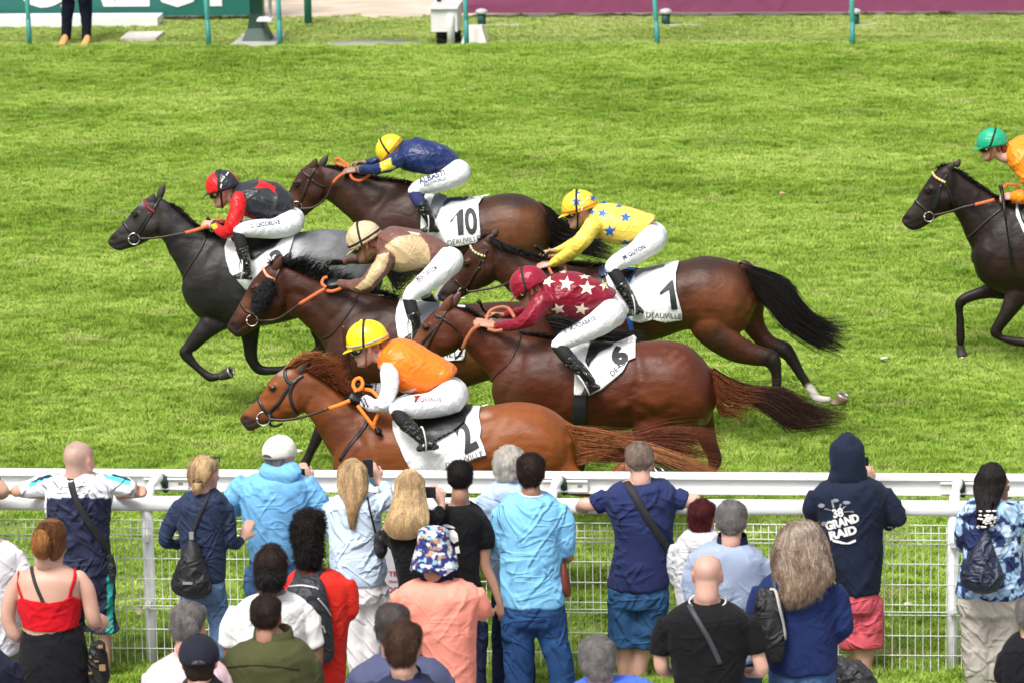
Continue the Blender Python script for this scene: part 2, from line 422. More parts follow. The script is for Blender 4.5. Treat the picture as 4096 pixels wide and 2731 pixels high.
# ------------------------------------------------------------------ the course
def grass_mat(name, cols, sc=1.0, rough=0.75):
    m = bpy.data.materials.new(name); MATS[name] = m; n, L, b = nodes_of(m)
    b.inputs['Roughness'].default_value = rough; b.inputs['Specular IOR Level'].default_value = 0.2
    g = n.new('ShaderNodeNewGeometry'); mp = n.new('ShaderNodeMapping'); mp.inputs['Scale'].default_value = (0.75, 1.25, 1); L.new(g.outputs['Position'], mp.inputs[0])
    t1 = n.new('ShaderNodeTexNoise'); t1.inputs['Scale'].default_value = 6.5*sc; t1.inputs['Detail'].default_value = 6; t1.inputs['Roughness'].default_value = .7
    t2 = n.new('ShaderNodeTexNoise'); t2.inputs['Scale'].default_value = .55*sc; t2.inputs['Detail'].default_value = 4; t2.inputs['Roughness'].default_value = .6
    t3 = n.new('ShaderNodeTexNoise'); t3.inputs['Scale'].default_value = 2.1*sc; t3.inputs['Detail'].default_value = 5
    for t in (t1, t2, t3): L.new(mp.outputs[0], t.inputs['Vector'])
    r1 = n.new('ShaderNodeValToRGB'); e = r1.color_ramp.elements
    e[0].position = .39; e[0].color = (*cols[0], 1); e[1].position = .61; e[1].color = (*cols[2], 1); k = e.new(.5); k.color = (*cols[1], 1)
    ad = n.new('ShaderNodeMath'); ad.operation = 'MULTIPLY_ADD'; ad.inputs[1].default_value = .55; L.new(t1.outputs['Fac'], ad.inputs[0])
    a2 = n.new('ShaderNodeMath'); a2.operation = 'MULTIPLY'; a2.inputs[1].default_value = .45; L.new(t2.outputs['Fac'], a2.inputs[0]); L.new(a2.outputs[0], ad.inputs[2]); L.new(ad.outputs[0], r1.inputs[0])
    # worn, straw-coloured spots
    r3 = n.new('ShaderNodeMapRange'); r3.inputs['From Min'].default_value = .57; r3.inputs['From Max'].default_value = .74; r3.inputs['To Max'].default_value = .55; L.new(t3.outputs['Fac'], r3.inputs['Value'])
    mx = n.new('ShaderNodeMix'); mx.data_type = 'RGBA'; L.new(r3.outputs[0], mx.inputs['Factor']); L.new(r1.outputs[0], mx.inputs['A']); mx.inputs['B'].default_value = (*cols[3], 1)
    L.new(mx.outputs['Result'], b.inputs['Base Color'])
    return m
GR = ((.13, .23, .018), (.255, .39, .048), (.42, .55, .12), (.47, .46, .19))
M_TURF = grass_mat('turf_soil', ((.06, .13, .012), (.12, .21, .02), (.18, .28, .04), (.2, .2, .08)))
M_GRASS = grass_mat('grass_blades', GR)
VG = ((.20, .29, .05), (.32, .42, .10), (.44, .50, .17), (.50, .44, .22))
M_VERGE = grass_mat('verge_soil', ((.16, .22, .04), (.24, .3, .07), (.3, .34, .1), (.36, .3, .14)), 1.4)
M_VGRASS = grass_mat('verge_blades', VG, 1.4)
Y_FEN = .5*(PZ(584, 2620)[1]+PZ(3850, 2712)[1]); Y_BACK = .25*sum(PZ(u, v)[1] for u, v in ((113, 178), (832, 183), (2626, 187), (3408, 192)))
Y_EDGE = Y_BACK-0.25
def sheet(name, x0, x1, y0, y1, z, m, amp=0.0, step=.5, kind='structure'):
    nx = max(2, int((x1-x0)/step)+1); ny = max(2, int((y1-y0)/step)+1); X, Yv = np.meshgrid(np.linspace(x0, x1, nx), np.linspace(y0, y1, ny)); p = np.stack([X.ravel(), Yv.ravel(), np.full(nx*ny, z)], 1)
    if amp: p[:, 2] += (vnoise(p*np.array([1, 1, 0])+7, .8)-.5)*amp*2
    f = [(j*nx+i, j*nx+i+1, (j+1)*nx+i+1, (j+1)*nx+i) for j in range(ny-1) for i in range(nx-1)]
    o = mesh_obj(name, p, f, m); o['kind'] = kind; return o
Y_SAND = PZ(1500, 78)[1]+.1
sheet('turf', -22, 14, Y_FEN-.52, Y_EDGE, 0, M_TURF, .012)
sheet('verge', -24, 16, Y_EDGE, Y_SAND, -.03, M_VERGE, .01)
sheet('far_turf', -90, 70, Y_SAND+14, Y_SAND+240, -.05, M_TURF, 0, 8)
sheet('near_ground', -60, 60, -12, Y_FEN-.54, -.32, mat('paving', (.26, .25, .24), .85, vary=.15, vscale=3, bump=.2, bscale=60), 0, 5)
mb = MB(); mb.box((-22, Y_FEN-.6, -.5), (14, Y_FEN-.521, -.03)); o = mb.build('kerb', mat('concrete', (.38, .37, .35), .85, vary=.12, vscale=5, bump=.3, bscale=40), smooth=False); o['kind'] = 'structure'
sand = sheet('sand_track', -60, 60, Y_SAND, Y_SAND+14, -.06, mat('sand', (.50, .41, .33), .95, vary=.22, vscale=2.2, bump=.9, bscale=5, stretch=(.7, 1.6, 1)), .05, .35)
# grass: tufts of blades instanced over the turf
def blade_patch(name, size, n, h, w, m, seed, lean=.5):
    rg = np.random.default_rng(seed); x = rg.random(n)*size-size/2; y = rg.random(n)*size-size/2
    P = np.stack([x, y, np.zeros(n)], 1); cl = vnoise(P+seed*3, 9)*.65+vnoise(P+seed*5, 22)*.35; hh = h*(.35+1.3*np.clip((cl-.28)*1.9, 0, 1))*(.7+.6*rg.random(n))
    a = rg.random(n)*6.283; d = np.stack([np.cos(a), np.sin(a), np.zeros(n)], 1); la = rg.random(n)*6.283; ln = lean*hh*(.3+rg.random(n)); lv = np.stack([np.cos(la)*ln, np.sin(la)*ln, np.zeros(n)], 1)
    W = (w*(.7+.6*rg.random(n)))[:, None]; up = np.stack([np.zeros(n), np.zeros(n), hh], 1)
    v = np.concatenate([P-d*W, P+d*W, P+up*.6+lv*.4+d*W*.7, P+up*.6+lv*.4-d*W*.7, P+up+lv], 0)
    i = np.arange(n); f = [(int(k), int(k+n), int(k+2*n), int(k+3*n)) for k in i]+[(int(k+3*n), int(k+2*n), int(k+4*n)) for k in i]
    me = bpy.data.meshes.new(name); me.from_pydata(v.tolist(), [], f); me.materials.append(m); me.update(); return bpy.data.objects.new(name, me)
def scatter(name, patches, x0, x1, y0, y1, z, spacing, size_jit=.35):
    nx = int((x1-x0)/spacing)+1; ny = int((y1-y0)/spacing)+1; rg = np.random.default_rng(3); pts = []
    for j in range(ny):
        for i in range(nx): pts.append((x0+(i+.5)*spacing+(rg.random()-.5)*spacing*.5, min(y1-.12, max(y0+.12, y0+(j+.5)*spacing+(rg.random()-.5)*spacing*.5)), z))
    me = bpy.data.meshes.new(name); me.from_pydata(pts, [], []); o = bpy.data.objects.new(name, me); COL.objects.link(o); o['kind'] = 'stuff'
    ng = bpy.data.node_groups.new(name, 'GeometryNodeTree'); ng.interface.new_socket('Geometry', in_out='INPUT', socket_type='NodeSocketGeometry'); ng.interface.new_socket('Geometry', in_out='OUTPUT', socket_type='NodeSocketGeometry')
    N, L = ng.nodes, ng.links; gi = N.new('NodeGroupInput'); go = N.new('NodeGroupOutput'); ip = N.new('GeometryNodeInstanceOnPoints'); gj = N.new('GeometryNodeJoinGeometry')
    for p in patches:
        oi = N.new('GeometryNodeObjectInfo'); oi.inputs['Object'].default_value = p; oi.inputs['As Instance'].default_value = True; L.new(oi.outputs['Geometry'], gj.inputs[0])
    L.new(gi.outputs[0], ip.inputs['Points']); L.new(gj.outputs[0], ip.inputs['Instance']); ip.inputs['Pick Instance'].default_value = True
    r1 = N.new('FunctionNodeRandomValue'); r1.data_type = 'INT'; r1.inputs[4].default_value = 0; r1.inputs[5].default_value = len(patches)-1; L.new(r1.outputs[2], ip.inputs['Instance Index'])
    r2 = N.new('FunctionNodeRandomValue'); r2.data_type = 'FLOAT_VECTOR'; r2.inputs[0].default_value = (0, 0, 0); r2.inputs[1].default_value = (0, 0, 6.283); L.new(r2.outputs[0], ip.inputs['Rotation'])
    r3 = N.new('FunctionNodeRandomValue'); r3.data_type = 'FLOAT_VECTOR'; r3.inputs[0].default_value = (1, 1, .75); r3.inputs[1].default_value = (1.15, 1.15, 1.25); L.new(r3.outputs[0], ip.inputs['Scale'])
    L.new(ip.outputs[0], go.inputs[0]); md = o.modifiers.new('scatter', 'NODES'); md.node_group = ng; return o
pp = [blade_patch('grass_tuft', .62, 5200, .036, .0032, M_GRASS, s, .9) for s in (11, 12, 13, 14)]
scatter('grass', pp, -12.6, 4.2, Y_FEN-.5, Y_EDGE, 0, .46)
pv = [blade_patch('verge_tuft', .7, 2600, .022, .0045, M_VGRASS, s, 1.0) for s in (21, 22, 23)]
scatter('verge_grass', pv, -13.2, 3.0, Y_EDGE, Y_SAND+.1, -.03, .55)
# fallen leaves and scraps lying on the turf
lf = [(1361,198*1.7415+0,'pale pink',(.55,.25,.2)),]
def scrap(u, v, c, nm, r=.035):
    p = PZ(u, v); mb = MB(); rg = np.random.default_rng(int(u)); ring = [(p[0]+r*math.cos(a)*(.6+rg.random()*.6), p[1]+r*1.6*math.sin(a)*(.6+rg.random()*.6), .05+.02*rg.random()) for a in np.linspace(0, 6.283, 9)[:-1]]
    low = [(x, y, z-.004) for x, y, z in ring]; mb.add(ring+low, [tuple(range(8)), tuple(range(15, 7, -1))]+[(i, i+8, (i+1) % 8+8, (i+1) % 8) for i in range(8)]); return mb.build('fallen_leaf' if nm else 'scrap', mat('scrap_%d' % int(u), c, .7))
for u, v, c, lab in ((3130, 795, (.6,.28,.22), 'pale pink leaf lying on the open turf above the dark tail'), (3535, 1459, (.7,.7,.66), 'small white scrap on the turf right of the white-socked hind leg'), (560, 2480, (.45,.36,.2), 'dry leaf on the grass behind the mesh left of the first post'), (3630, 2445, (.5,.42,.28), 'dry leaf on the grass behind the mesh left of the right post')):
    tag(scrap(u, v, c, 1), lab, 'leaf')
# ---- spectator fence: rail, posts, welded mesh
W_ = M_WHITE
fen = thing('spectator_fence', 'white spectator fence with a fat top rail and welded wire mesh', 'fence')
YF = Y_FEN; zt = PY(600, 1988, YF-.03)[2]; zb = PY(600, 2047, YF-.05)[2]
X0, X1 = -8.6, 3.4
mb = MB(); prof = []; hh = (zt-zb)/2; zc = (zt+zb)/2
for i in range(16):
    a = 2*math.pi*i/16; c, s = math.cos(a), math.sin(a); prof.append((np.sign(c)*abs(c)**.55*.05, np.sign(s)*abs(s)**.75*hh))
rings_to(mb, [[(x, YF+p[0], zc+p[1]) for p in prof] for x in np.linspace(X0, X1, 9)]); mb.build('top_rail', W_, fen)
xs = [PY(596, 2300, YF)[0], PY(2206, 2330, YF)[0], PY(3812, 2360, YF)[0]]; dxp = (xs[2]-xs[0])/2; posts = [xs[0]-dxp]+xs+[xs[2]+dxp]
rad = .036
for x in posts:
    mb = MB(); th = np.linspace(0, 2*math.pi, 16, endpoint=False); rings_to(mb, [[(x+rad*math.cos(t), YF+rad*math.sin(t), z) for t in th] for z in (-.3, zb+.01)]); mb.build('post', W_, fen)
vz = [1700+.6577*q+2 for q in (572, 620, 656, 685, 805, 929, 1049, 1086, 1111, 1234, 1351, 1470, 1504, 1534, 1655)]
ym = YF-.062; zz = [PY(640, v, ym)[2] for v in vz]; offs = [0, 0, -.024, 0, 0, 0, 0, -.024, 0, 0, 0, 0, -.024, 0, 0]
mb = MB(); th = np.linspace(0, 2*math.pi, 6, endpoint=False); wr = .0034
rings_to(mb, [[(x, ym+wr*math.cos(t), wr*math.sin(t)) for t in th] for x in (X0, X1)]); hw = None
for z, o_ in zip(zz, offs):
    if hw is None: hw = mb.build('horizontal_wire', M_WIRE, fen); base = hw
    else: hw = base.copy(); COL.objects.link(hw); hw.parent = fen
    hw.location = (0, o_-.006, z)
mb = MB(); pts = [(np.array([0, ym+o_, z]), .0028, .0028) for z, o_ in zip(zz, offs)]
rings_to(mb, [[(.0029*math.cos(t), p[1]+.0029*math.sin(t), p[2]) for t in np.linspace(0, 2*math.pi, 5, endpoint=False)] for p, _, _ in pts])
vw = mb.build('vertical_wire', M_WIRE, fen); sp = 7.72*4/pxm(ym); n0 = int(8.8/sp)
for i in range(min(n0, 270)):
    o = vw if i == 0 else vw.copy()
    if i: COL.objects.link(o); o.parent = fen
    o.location = (-7.05+i*sp, 0, 0)
for x in (posts[1], posts[3], posts[2]):
    for z in (zz[3], zz[7]):
        mb = MB(); mb.box((x-.02, ym-.012, z-.02), (x+.02, YF-rad+.01, z+.015)); mb.build('mesh_clip', M_WIRE, fen, smooth=False)
# ---- running rail carried by goosenecks
rr = thing('running_rail', 'white plastic running rail with lipped edges just beyond the spectator fence', 'rail')
YR = YF+.42; z0, z1, z2, z3 = [PY(600, v, YR)[2] for v in (1880, 1899, 1950, 1958)]
mb = MB(); pr = [(-.034, z0-.004), (-.03, z0+.003), (.03, z0+.003), (.034, z0-.004), (.034, z1), (.012, z1-.004), (.012, z2+.003), (.034, z2), (.034, z3), (-.034, z3), (-.034, z2), (-.006, z2+.004), (-.006, z1-.004), (-.034, z1)]
rings_to(mb, [[(x, YR+a, b) for a, b in pr] for x in (X0, X1)]); mb.build('rail', W_, rr, smooth=False)
for i, x in enumerate(posts):
    mb = MB(); xp = x+.0; tube(mb, [(np.array([xp, YF, zb]), .032, .032), (np.array([xp+.005, YF+.015, zt-.02]), .032, .032), (np.array([xp+.012, YF+.07, zt+.03]), .032, .032), (np.array([xp+.022, YF+.17, zt+.055]), .032, .032), (np.array([xp+.03, YF+.30, zt+.05]), .031, .031)], 4, 16, cap=.5); mb.build('gooseneck', W_, rr)
    mb = MB(); xb = xp+.09; mb.box((xb-.17, YR-.05, z2+.008), (xb+.12, YR-.008, z1-.012)); b = mb.build('bracket', mat('old_white_plastic', (.66, .65, .6), .5), rr, smooth=False)
    mb = MB(); mb.box((xb-.17, YR-.062, z1-.016), (xb+.12, YR-.048, z1-.004)); mb.box((xb-.17, YR-.062, z2+.004), (xb+.12, YR-.048, z2+.014)); mb.build('bracket_lip', W_, b, smooth=False)
    mb = MB(); mb.box((xb+.055, YR-.053, (z1+z2)/2-.008), (xb+.085, YR-.0495, (z1+z2)/2+.008)); mb.build('bracket_slot', mat('grey_slot', (.2, .2, .2), .6), b, smooth=False)
    mb = MB(); tube(mb, [(np.array([xp+.03, YF+.29, zt+.045]), .026, .026), (np.array([xp+.05, YR-.05, zt+.02]), .028, .034), (np.array([xp+.06, YR-.035, zt-.05]), .022, .026)], 3, 12); mb.build('joint', mat('dark_green_joint', (.01, .05, .04), .5), rr)
# ---- far side of the course
TEAL = mat('teal_paint', (.09, .42, .40), .45, vary=.08, vscale=6); TEAL2 = mat('teal_paint_dark', (.03, .22, .2), .5)
fr = thing('far_running_rail', 'far running rail of slim teal posts at the edge of the verge under the banners', 'rail')
for (ub, vb, ut) in ((118, 177, 109), (836, 182, 824), (1121, 182, 1113), (1867, 183, 1861), (2631, 187, 2619), (3411, 192, 3407)):
    b_ = PZ(ub, vb); Yb = b_[1]; t_ = PY(ut, 0, Yb); d_ = (t_-b_)/np.linalg.norm(t_-b_); top = b_+d_*1.25; w = .031
    mb = MB(); th = np.linspace(0, 2*math.pi, 10, endpoint=False); rings_to(mb, [[p+np.array([w*math.cos(q), w*math.sin(q), 0]) for q in th] for p in (b_-d_*.1, top)]); po = mb.build('post', TEAL, fr)
    mb = MB(); rings_to(mb, [[p+np.array([w*1.06*math.cos(q), w*1.06*math.sin(q), 0]) for q in th] for p in (b_-d_*.1, b_+d_*.32)]); mb.build('post_sleeve', TEAL2, po)
mb = MB(); yb = Y_BACK+.02; mb.box((-14, yb-.05, 1.2), (10, yb+.05, 1.32)); mb.build('rail', W_, fr, smooth=False)
pt = PZ(1233, 90); mb = MB(); rings_to(mb, [[(pt[0]+.05*math.cos(q), pt[1]+.05*math.sin(q), z) for q in np.linspace(0, 6.283, 11)[:-1]] for z in (-.1, 1.3)]); tag(mb.build('marker_post', TEAL2), 'single dark teal post at the edge of the sand track behind the rail posts', 'post')
# green board with white letters
def board(name, label, cat, u0, u1, v, m, top=2.2, thick=.12, v1=None):
    a = PZ(u0, v); b = PZ(u1, v1 or v); Yb = a[1]; xa = PY(u0, v, Yb)[0]; xb = PY(u1, v, Yb)[0]; root = thing(name, label, cat)
    mb = MB(); mb.box((xa, Yb, .04), (xb, Yb+thick, top)); o = mb.build('panel', m, root, smooth=False); return root, o, Yb, xa, xb
gb, go_, Yg, xa, xb = board('green_board', 'dark teal advertising board with huge white capital letters at upper left', 'board', -900, 1003, 82, mat('board_green', (.016, .135, .115), .4, vary=.08, vscale=2), top=2.4)
v, f = text_tris('GALOP', 1.0, bold=.035); v = np.array(v); mn, mx_ = v.min(0), v.max(0)
xg0 = PY(49, 12, Yg)[0]; xg1 = PY(985, 12, Yg)[0]; zg = PY(500, 14, Yg)[2]; P_ = [(xg0+(a-mn[0])/(mx_[0]-mn[0])*(xg1-xg0), Yg-.012, zg+b*1.25) for a, b in v]; n_ = len(P_)
mesh_obj('lettering', P_, f, M_WHITE, gb, False)
a = PZ(-60, 103); b = PZ(627, 103); mb = MB(); mb.box((a[0]-3, a[1], -.03), (b[0], a[1]+.45, PY(300, 73, a[1])[2])); tag(mb.build('plinth', M_WHITE, smooth=False), 'long low white plinth at the foot of the dark teal board', 'plinth')
ba, bo_, Yv_, xv0, xv1 = board('maroon_banner', 'long plain maroon banner running to the right along the sand track', 'banner', 1836, 5200, 66, mat('maroon_banner', (.225, .05, .125), .5, wr=.12, wscale=.8), top=1.9, thick=.03)
for i, ub in enumerate((1930, 2665, 3420)):
    c = PZ(ub, 88); mb = MB(); th = np.linspace(0, 6.283, 13)[:-1]; rings_to(mb, [[(c[0]+r*math.cos(q), c[1]-.1+r*math.sin(q), z) for q in th] for r, z in ((.055, -.03), (.055, .12))]); g_ = mb.build('bollard_light', mat('bollard_green', (.012, .08, .06), .5)); mb = MB(); rings_to(mb, [[(c[0]+r*math.cos(q), c[1]-.1+r*math.sin(q), z) for q in th] for r, z in ((.075, .12), (.085, .14), (.07, .17), (.03, .185))]); mb.build('cap', mat('grey_cap', (.42, .43, .43), .5), g_)
    tag(g_, ('stub light with a grey cap under the left end of the maroon banner', 'stub light with a grey cap beneath the middle of the maroon banner', 'stub light half hidden by the rightmost teal post')[i], 'light')
    mb = MB(); mb.box((c[0]-.05, c[1]-.22, -.035), (c[0]+.5, c[1]-.06, -.018)); tag(mb.build('concrete_slab', mat('concrete', (.38, .37, .35), .85), smooth=False), ('thin concrete slab by the stub light at the left end of the maroon banner', 'thin concrete slab by the stub light under the middle of the maroon banner', 'thin concrete slab behind the rightmost teal post')[i], 'slab')
c = PZ(1240+2732-960, 74)
# green mast with flared foot on a concrete pad
c = PZ(1032, 160); s_ = 1/pxm(c[1], 1032, 160); mast = thing('green_mast', 'thick dark green mast with a flared foot standing on a concrete pad', 'mast'); MG = mat('mast_green', (.004, .040, .024), .4)
mb = MB(); w = 26*s_; mb.box((c[0]-w, c[1]-w, .0), (c[0]+w, c[1]+w, 3.2)); mb.build('column', MG, mast, smooth=False)
mb = MB(); rings_to(mb, [[(c[0]+k*sx, c[1]+k*sy, z) for sx, sy in ((-1, -1), (1, -1), (1, 1), (-1, 1))] for k, z in ((58*s_, .0), (54*s_, .03), (36*s_, .16), (w*1.02, .34))]); mb.build('flared_foot', MG, mast, smooth=False)
mb = MB(); mb.box((c[0]-86*s_, c[1]-.65, -.032), (c[0]+90*s_, c[1]+.5, .005)); mb.build('concrete_pad', mat('concrete', (.38, .37, .35), .85), mast, smooth=False)
mb = MB(); mb.box((c[0]+14*s_, c[1]-.35, .28), (c[0]+72*s_, c[1]-.05, .31)); mb.build('bracket_shelf', W_, mast, smooth=False)
mb = MB(); rings_to(mb, [[(c[0]+62*s_+.02*math.cos(q), c[1]-.2+.02*math.sin(q), z) for q in np.linspace(0, 6.283, 9)[:-1]] for z in (.3, 1.6)]); mb.build('conduit', mat('grey_conduit', (.4, .42, .44), .4), mast)
# flat slab on the verge, manhole lid
a, b = PZ(480, 160), PZ(622, 160); mb = MB(); mb.box((a[0], a[1], -.03), (b[0], a[1]+.62, .02)); tag(mb.build('pale_slab', mat('pale_concrete', (.58, .55, .5), .8, vary=.1), smooth=False), 'flat pale concrete slab lying on the verge between the teal posts at upper left', 'slab')
a = PZ(1500, 177); mb = MB(); rings_to(mb, [[(a[0]+.6*math.cos(q), a[1]-.0+.42*math.sin(q), z) for q in np.linspace(0, 6.283, 25)[:-1]] for z in (-.03, .0)]); tag(mb.build('manhole_lid', mat('lid_grey', (.3, .29, .25), .8)), 'round grey manhole lid in the verge left of the white cabinet', 'manhole lid')
# white cabinet on a black base, white bollard in front
c = PZ(1790, 165); s_ = 1/pxm(c[1], 1790, 165); cab = thing('camera_cabinet', 'white box cabinet on a black ribbed base at the edge of the verge', 'cabinet')
WC = mat('cabinet_white', (.70, .70, .68), .45, vary=.05)
mb = MB(); z_ = lambda v: PY(1790, v, c[1])[2]
mb.box((c[0]-55*s_, c[1]-.28, z_(116)), (c[0]+50*s_, c[1]+.3, z_(24))); mb.build('box', WC, cab, smooth=False)
mb = MB(); mb.box((c[0]-60*s_, c[1]-.32, z_(24)), (c[0]+54*s_, c[1]+.34, z_(16))); mb.build('lid', W_, cab, smooth=False)
for r, z0_, z1_ in ((50, .0, .05), (44, .05, .08), (50, .08, .13)):
    mb = MB(); rings_to(mb, [[(c[0]+5*s_+r*s_*math.cos(q), c[1]+r*s_*.9*math.sin(q), z) for q in np.linspace(0, 6.283, 21)[:-1]] for z in (z0_-.03, z1_)]); mb.build('base_ring', M_BLACK, cab)
mb = MB(); rings_to(mb, [[(c[0]+r*s_*math.cos(q), c[1]+r*s_*math.sin(q), z) for q in np.linspace(0, 6.283, 17)[:-1]] for r, z in ((34, .1), (28, .45))]); mb.build('pedestal', WC, cab)
mb = MB(); p = PZ(1776, 8); rings_to(mb, [[(c[0]-.12+.03*math.cos(q), c[1]+.2+.03*math.sin(q), z) for q in np.linspace(0, 6.283, 9)[:-1]] for z in (z_(16), z_(-60))]); mb.build('stalk', M_BLACK, cab)
c2 = PZ(1804, 178); mb = MB(); rings_to(mb, [[(c2[0]+r*s_*math.cos(q), c2[1]+r*s_*math.sin(q), z) for q in np.linspace(0, 6.283, 17)[:-1]] for r, z in ((15, -.03), (15, PY(1804, 66, c2[1])[2]), (11, PY(1804, 58, c2[1])[2]))]); tag(mb.build('white_bollard', W_), 'slim white cylindrical bollard standing in front of the cabinet', 'bollard')
c3 = PZ(1900, 166); mb = MB(); rings_to(mb, [[(c3[0]+sx*k, c3[1]+sy*k*1.1, z) for sx, sy in ((-1, -1), (1, -1), (1, 1), (-1, 1))] for k, z in ((.165, -.03), (.16, .0), (.10, .185), (.09, .2))]); tag(mb.build('concrete_block', mat('block_white', (.72, .70, .66), .7), smooth=False), 'squat white tapered block beside the cabinet behind a teal post', 'block')
# kicked-up divot of turf in the air behind the chestnut horse
# ------------------------------------------------------------------ horses
def tile(x0, y0, k=0.5):
    return lambda x, y: (x0+x*k, y0+y*k)
TG, TB, T2, T10, T5, T1 = tile(400, 640), tile(880, 960), tile(920, 1250), tile(1140, 480), tile(1640, 1020), tile(1760, 720)
TN, T6, T4 = tile(3508, 480, .6504), tile(2732, 910, .5804), tile(0, 910, .5808)
TS = tile(0, 0, 1.0)
def mapl(T, L):
    return [(*T(*p[:2]), *p[2:]) for p in L]
def horse(spec):
    T = spec['tile']; Y = spec['Y']; sc = pxm(Y); mb = MB()
    def sec(x0, y0, x1, y1, hw, dy=0.0):
        a = PY(x0, y0, Y+dy); b = PY(x1, y1, Y+dy); return ((a+b)/2, (b-a)/2, np.array([0, hw, 0.0]))
    tor = []
    for x, y0, y1, hw in spec['torso']:
        (u, v0), (_, v1) = T(x, y0), T(x, y1); tor.append(sec(u, v0, u, v1, hw))
    loft(mb, tor, 4, 28, cap=0.25, expo=0.94)
    nk = [sec(*T(a, b), *T(c, d), hw) for a, b, c, d, hw in spec['neck']]
    # tuck the neck root inside the trunk
    loft(mb, nk, 5, 24, cap=0.5)
    hd = [sec(*T(a, b), *T(c, d), hw) for a, b, c, d, hw in spec['head']]
    loft(mb, hd, 5, 22, cap=0.45, expo=0.92)
    # cheek (jowl) discs, both sides
    h6 = spec['head'][5]; cx = h6[0]*0.38+h6[2]*0.62; cy = h6[1]*0.38+h6[3]*0.62; u, v = T(cx, cy)
    for s in (-1, 1):
        ball(mb, PY(u, v, Y+s*0.052), np.array([0.088, 0, 0]), np.array([0, 0.04, 0]), np.array([0, 0, 0.092]))
    ee = np.array(spec['eye']); u, v = T(*spec['eye'])
    for s in (-1, 1):
        ball(mb, PY(u-3, v-8, Y+s*0.068), np.array([0.032, 0, 0.0]), np.array([0, 0.018, 0]), np.array([0, 0, 0.02]))
    for L in spec['legs']:
        dy = L['dy']; LT = L.get('T', TS); pts = []
        n = len(L['p'])
        for i, p in enumerate(L['p']):
            u, v = LT(p[0], p[1]); r = p[2]*(LT(1, 0)[0]-LT(0, 0)[0])/sc
            rs = r*(0.62 if i == 0 else 0.72 if i == 1 else 0.85)
            d = dy*(0.75 if i == 0 else 1.0)
            pts.append((PY(u, v, Y+d), r, rs))
        tube(mb, pts, 5, 14)
        for q in L.get('knobs', []):
            u, v = LT(q[0], q[1]); r = q[2]*(LT(1, 0)[0]-LT(0, 0)[0])/sc
            ball(mb, PY(u, v, Y+dy), np.array([r, 0, 0]), np.array([0, r*.8, 0]), np.array([0, 0, r]))
    # tail dock
    if 'dock' in spec:
        tube(mb, [(PY(*p[:2], Y), p[2]/sc, p[2]/sc) for p in mapl(T if 'dockT' not in spec else spec['dockT'], spec['dock'])], 3, 10)
    me = remesh(mb, spec.get('vox', 0.0125), smooth=5, fac=0.55, deci=.72)
    co = vget(me); nr = nget(me); px, py = proj(co)
    # sculpt: creases (inward) and swells (outward) of muscle, tendons and bone
    d = np.zeros(len(co))
    for st in spec.get('crease', []):
        CT = st.get('T', T); k = CT(1, 0)[0]-CT(0, 0)[0]
        pts = [CT(*p) for p in st['p']]; w = st['w']*k*1.5; dist = polydist(px, py, pts)+(vnoise(co+2, 7)-.5)*10
        d -= st['d']*.85*np.exp(-(dist/w)**2)*(.5+vnoise(co+1, 4))
    for q in spec.get('bulge', []):
        BT = q[5] if len(q) > 5 else T; k = BT(1, 0)[0]-BT(0, 0)[0]
        x, y = BT(q[0], q[1]); rx, ry = q[2]*k, q[3]*k
        d += q[4]*np.exp(-(((px-x)/rx)**2+((py-y)/ry)**2))
    r_ = np.abs(2*vnoise(co*np.array([1, 1, 1.4])+(vnoise(co+5, 5)-.5)[:, None]*.25, 5.5)-1); d += (np.sqrt(r_)-.6)*.0035+(vnoise(co+3.1, 9)-0.5)*0.006+(vnoise(co, 22)-0.5)*0.003
    side = np.clip(np.abs(nr[:, 1])*1.3, 0.15, 1)
    co = co+nr*(d*side)[:, None]
    vset(me, co); px, py = proj(co)
    base = np.array(spec['color']); c = np.tile(base, (len(co), 1))
    if 'dapple' in spec: dp = np.clip((vnoise(co*np.array([1, .2, 1]), 15)-.45)*3, 0, 1)[:, None]*np.clip((px-T(1200, 0)[0])/300, 0, 1)[:, None]
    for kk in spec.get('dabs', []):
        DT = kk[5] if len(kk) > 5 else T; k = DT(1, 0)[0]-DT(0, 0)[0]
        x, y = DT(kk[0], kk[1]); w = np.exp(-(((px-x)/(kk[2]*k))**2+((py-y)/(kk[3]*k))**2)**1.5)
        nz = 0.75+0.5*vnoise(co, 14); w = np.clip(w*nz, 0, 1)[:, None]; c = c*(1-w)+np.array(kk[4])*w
    for L in spec['legs']:
        lc = L.get('col')
        if lc is None: continue
        LT = L.get('T', TS); k = LT(1, 0)[0]-LT(0, 0)[0]; i0 = L.get('from', 3)
        pts = [LT(*p[:2]) for p in L['p'][i0:]]
        dist = polydist(px, py, pts); Yc = Y+L['dy']; w = 1/(1+np.exp((dist-40*k*1.15)/(7*k)))*(np.abs(co[:, 1]-Yc) < 0.13)
        w = (w*L.get('a', 1.0))[:, None]; c = c*(1-w)+np.array(lc)*w
        if 'sock' in L:
            pts = [LT(*p[:2]) for p in L['p'][-L.get('sn', 2):]]; dist = polydist(px, py, pts)
            w = (1/(1+np.exp((dist-26*k)/(3*k)))*(np.abs(co[:, 1]-Yc) < 0.1))[:, None]; c = c*(1-w)+np.array(L['sock'])*w
    hd_ = spec['head']; mp_ = [T(a+(c_-a)*w_, b+(d_-b)*w_) for (a, b, c_, d_, _), w_ in zip(hd_[:4], (.62, .66, .70, .70))]
    dist = polydist(px, py, mp_[:3]); w = (np.exp(-(dist/4.5)**2)*.85)[:, None]; c = c*(1-w)+np.array([.008, .005, .005])*w; co = co-nr*(np.exp(-(dist/6)**2)*.006)[:, None]
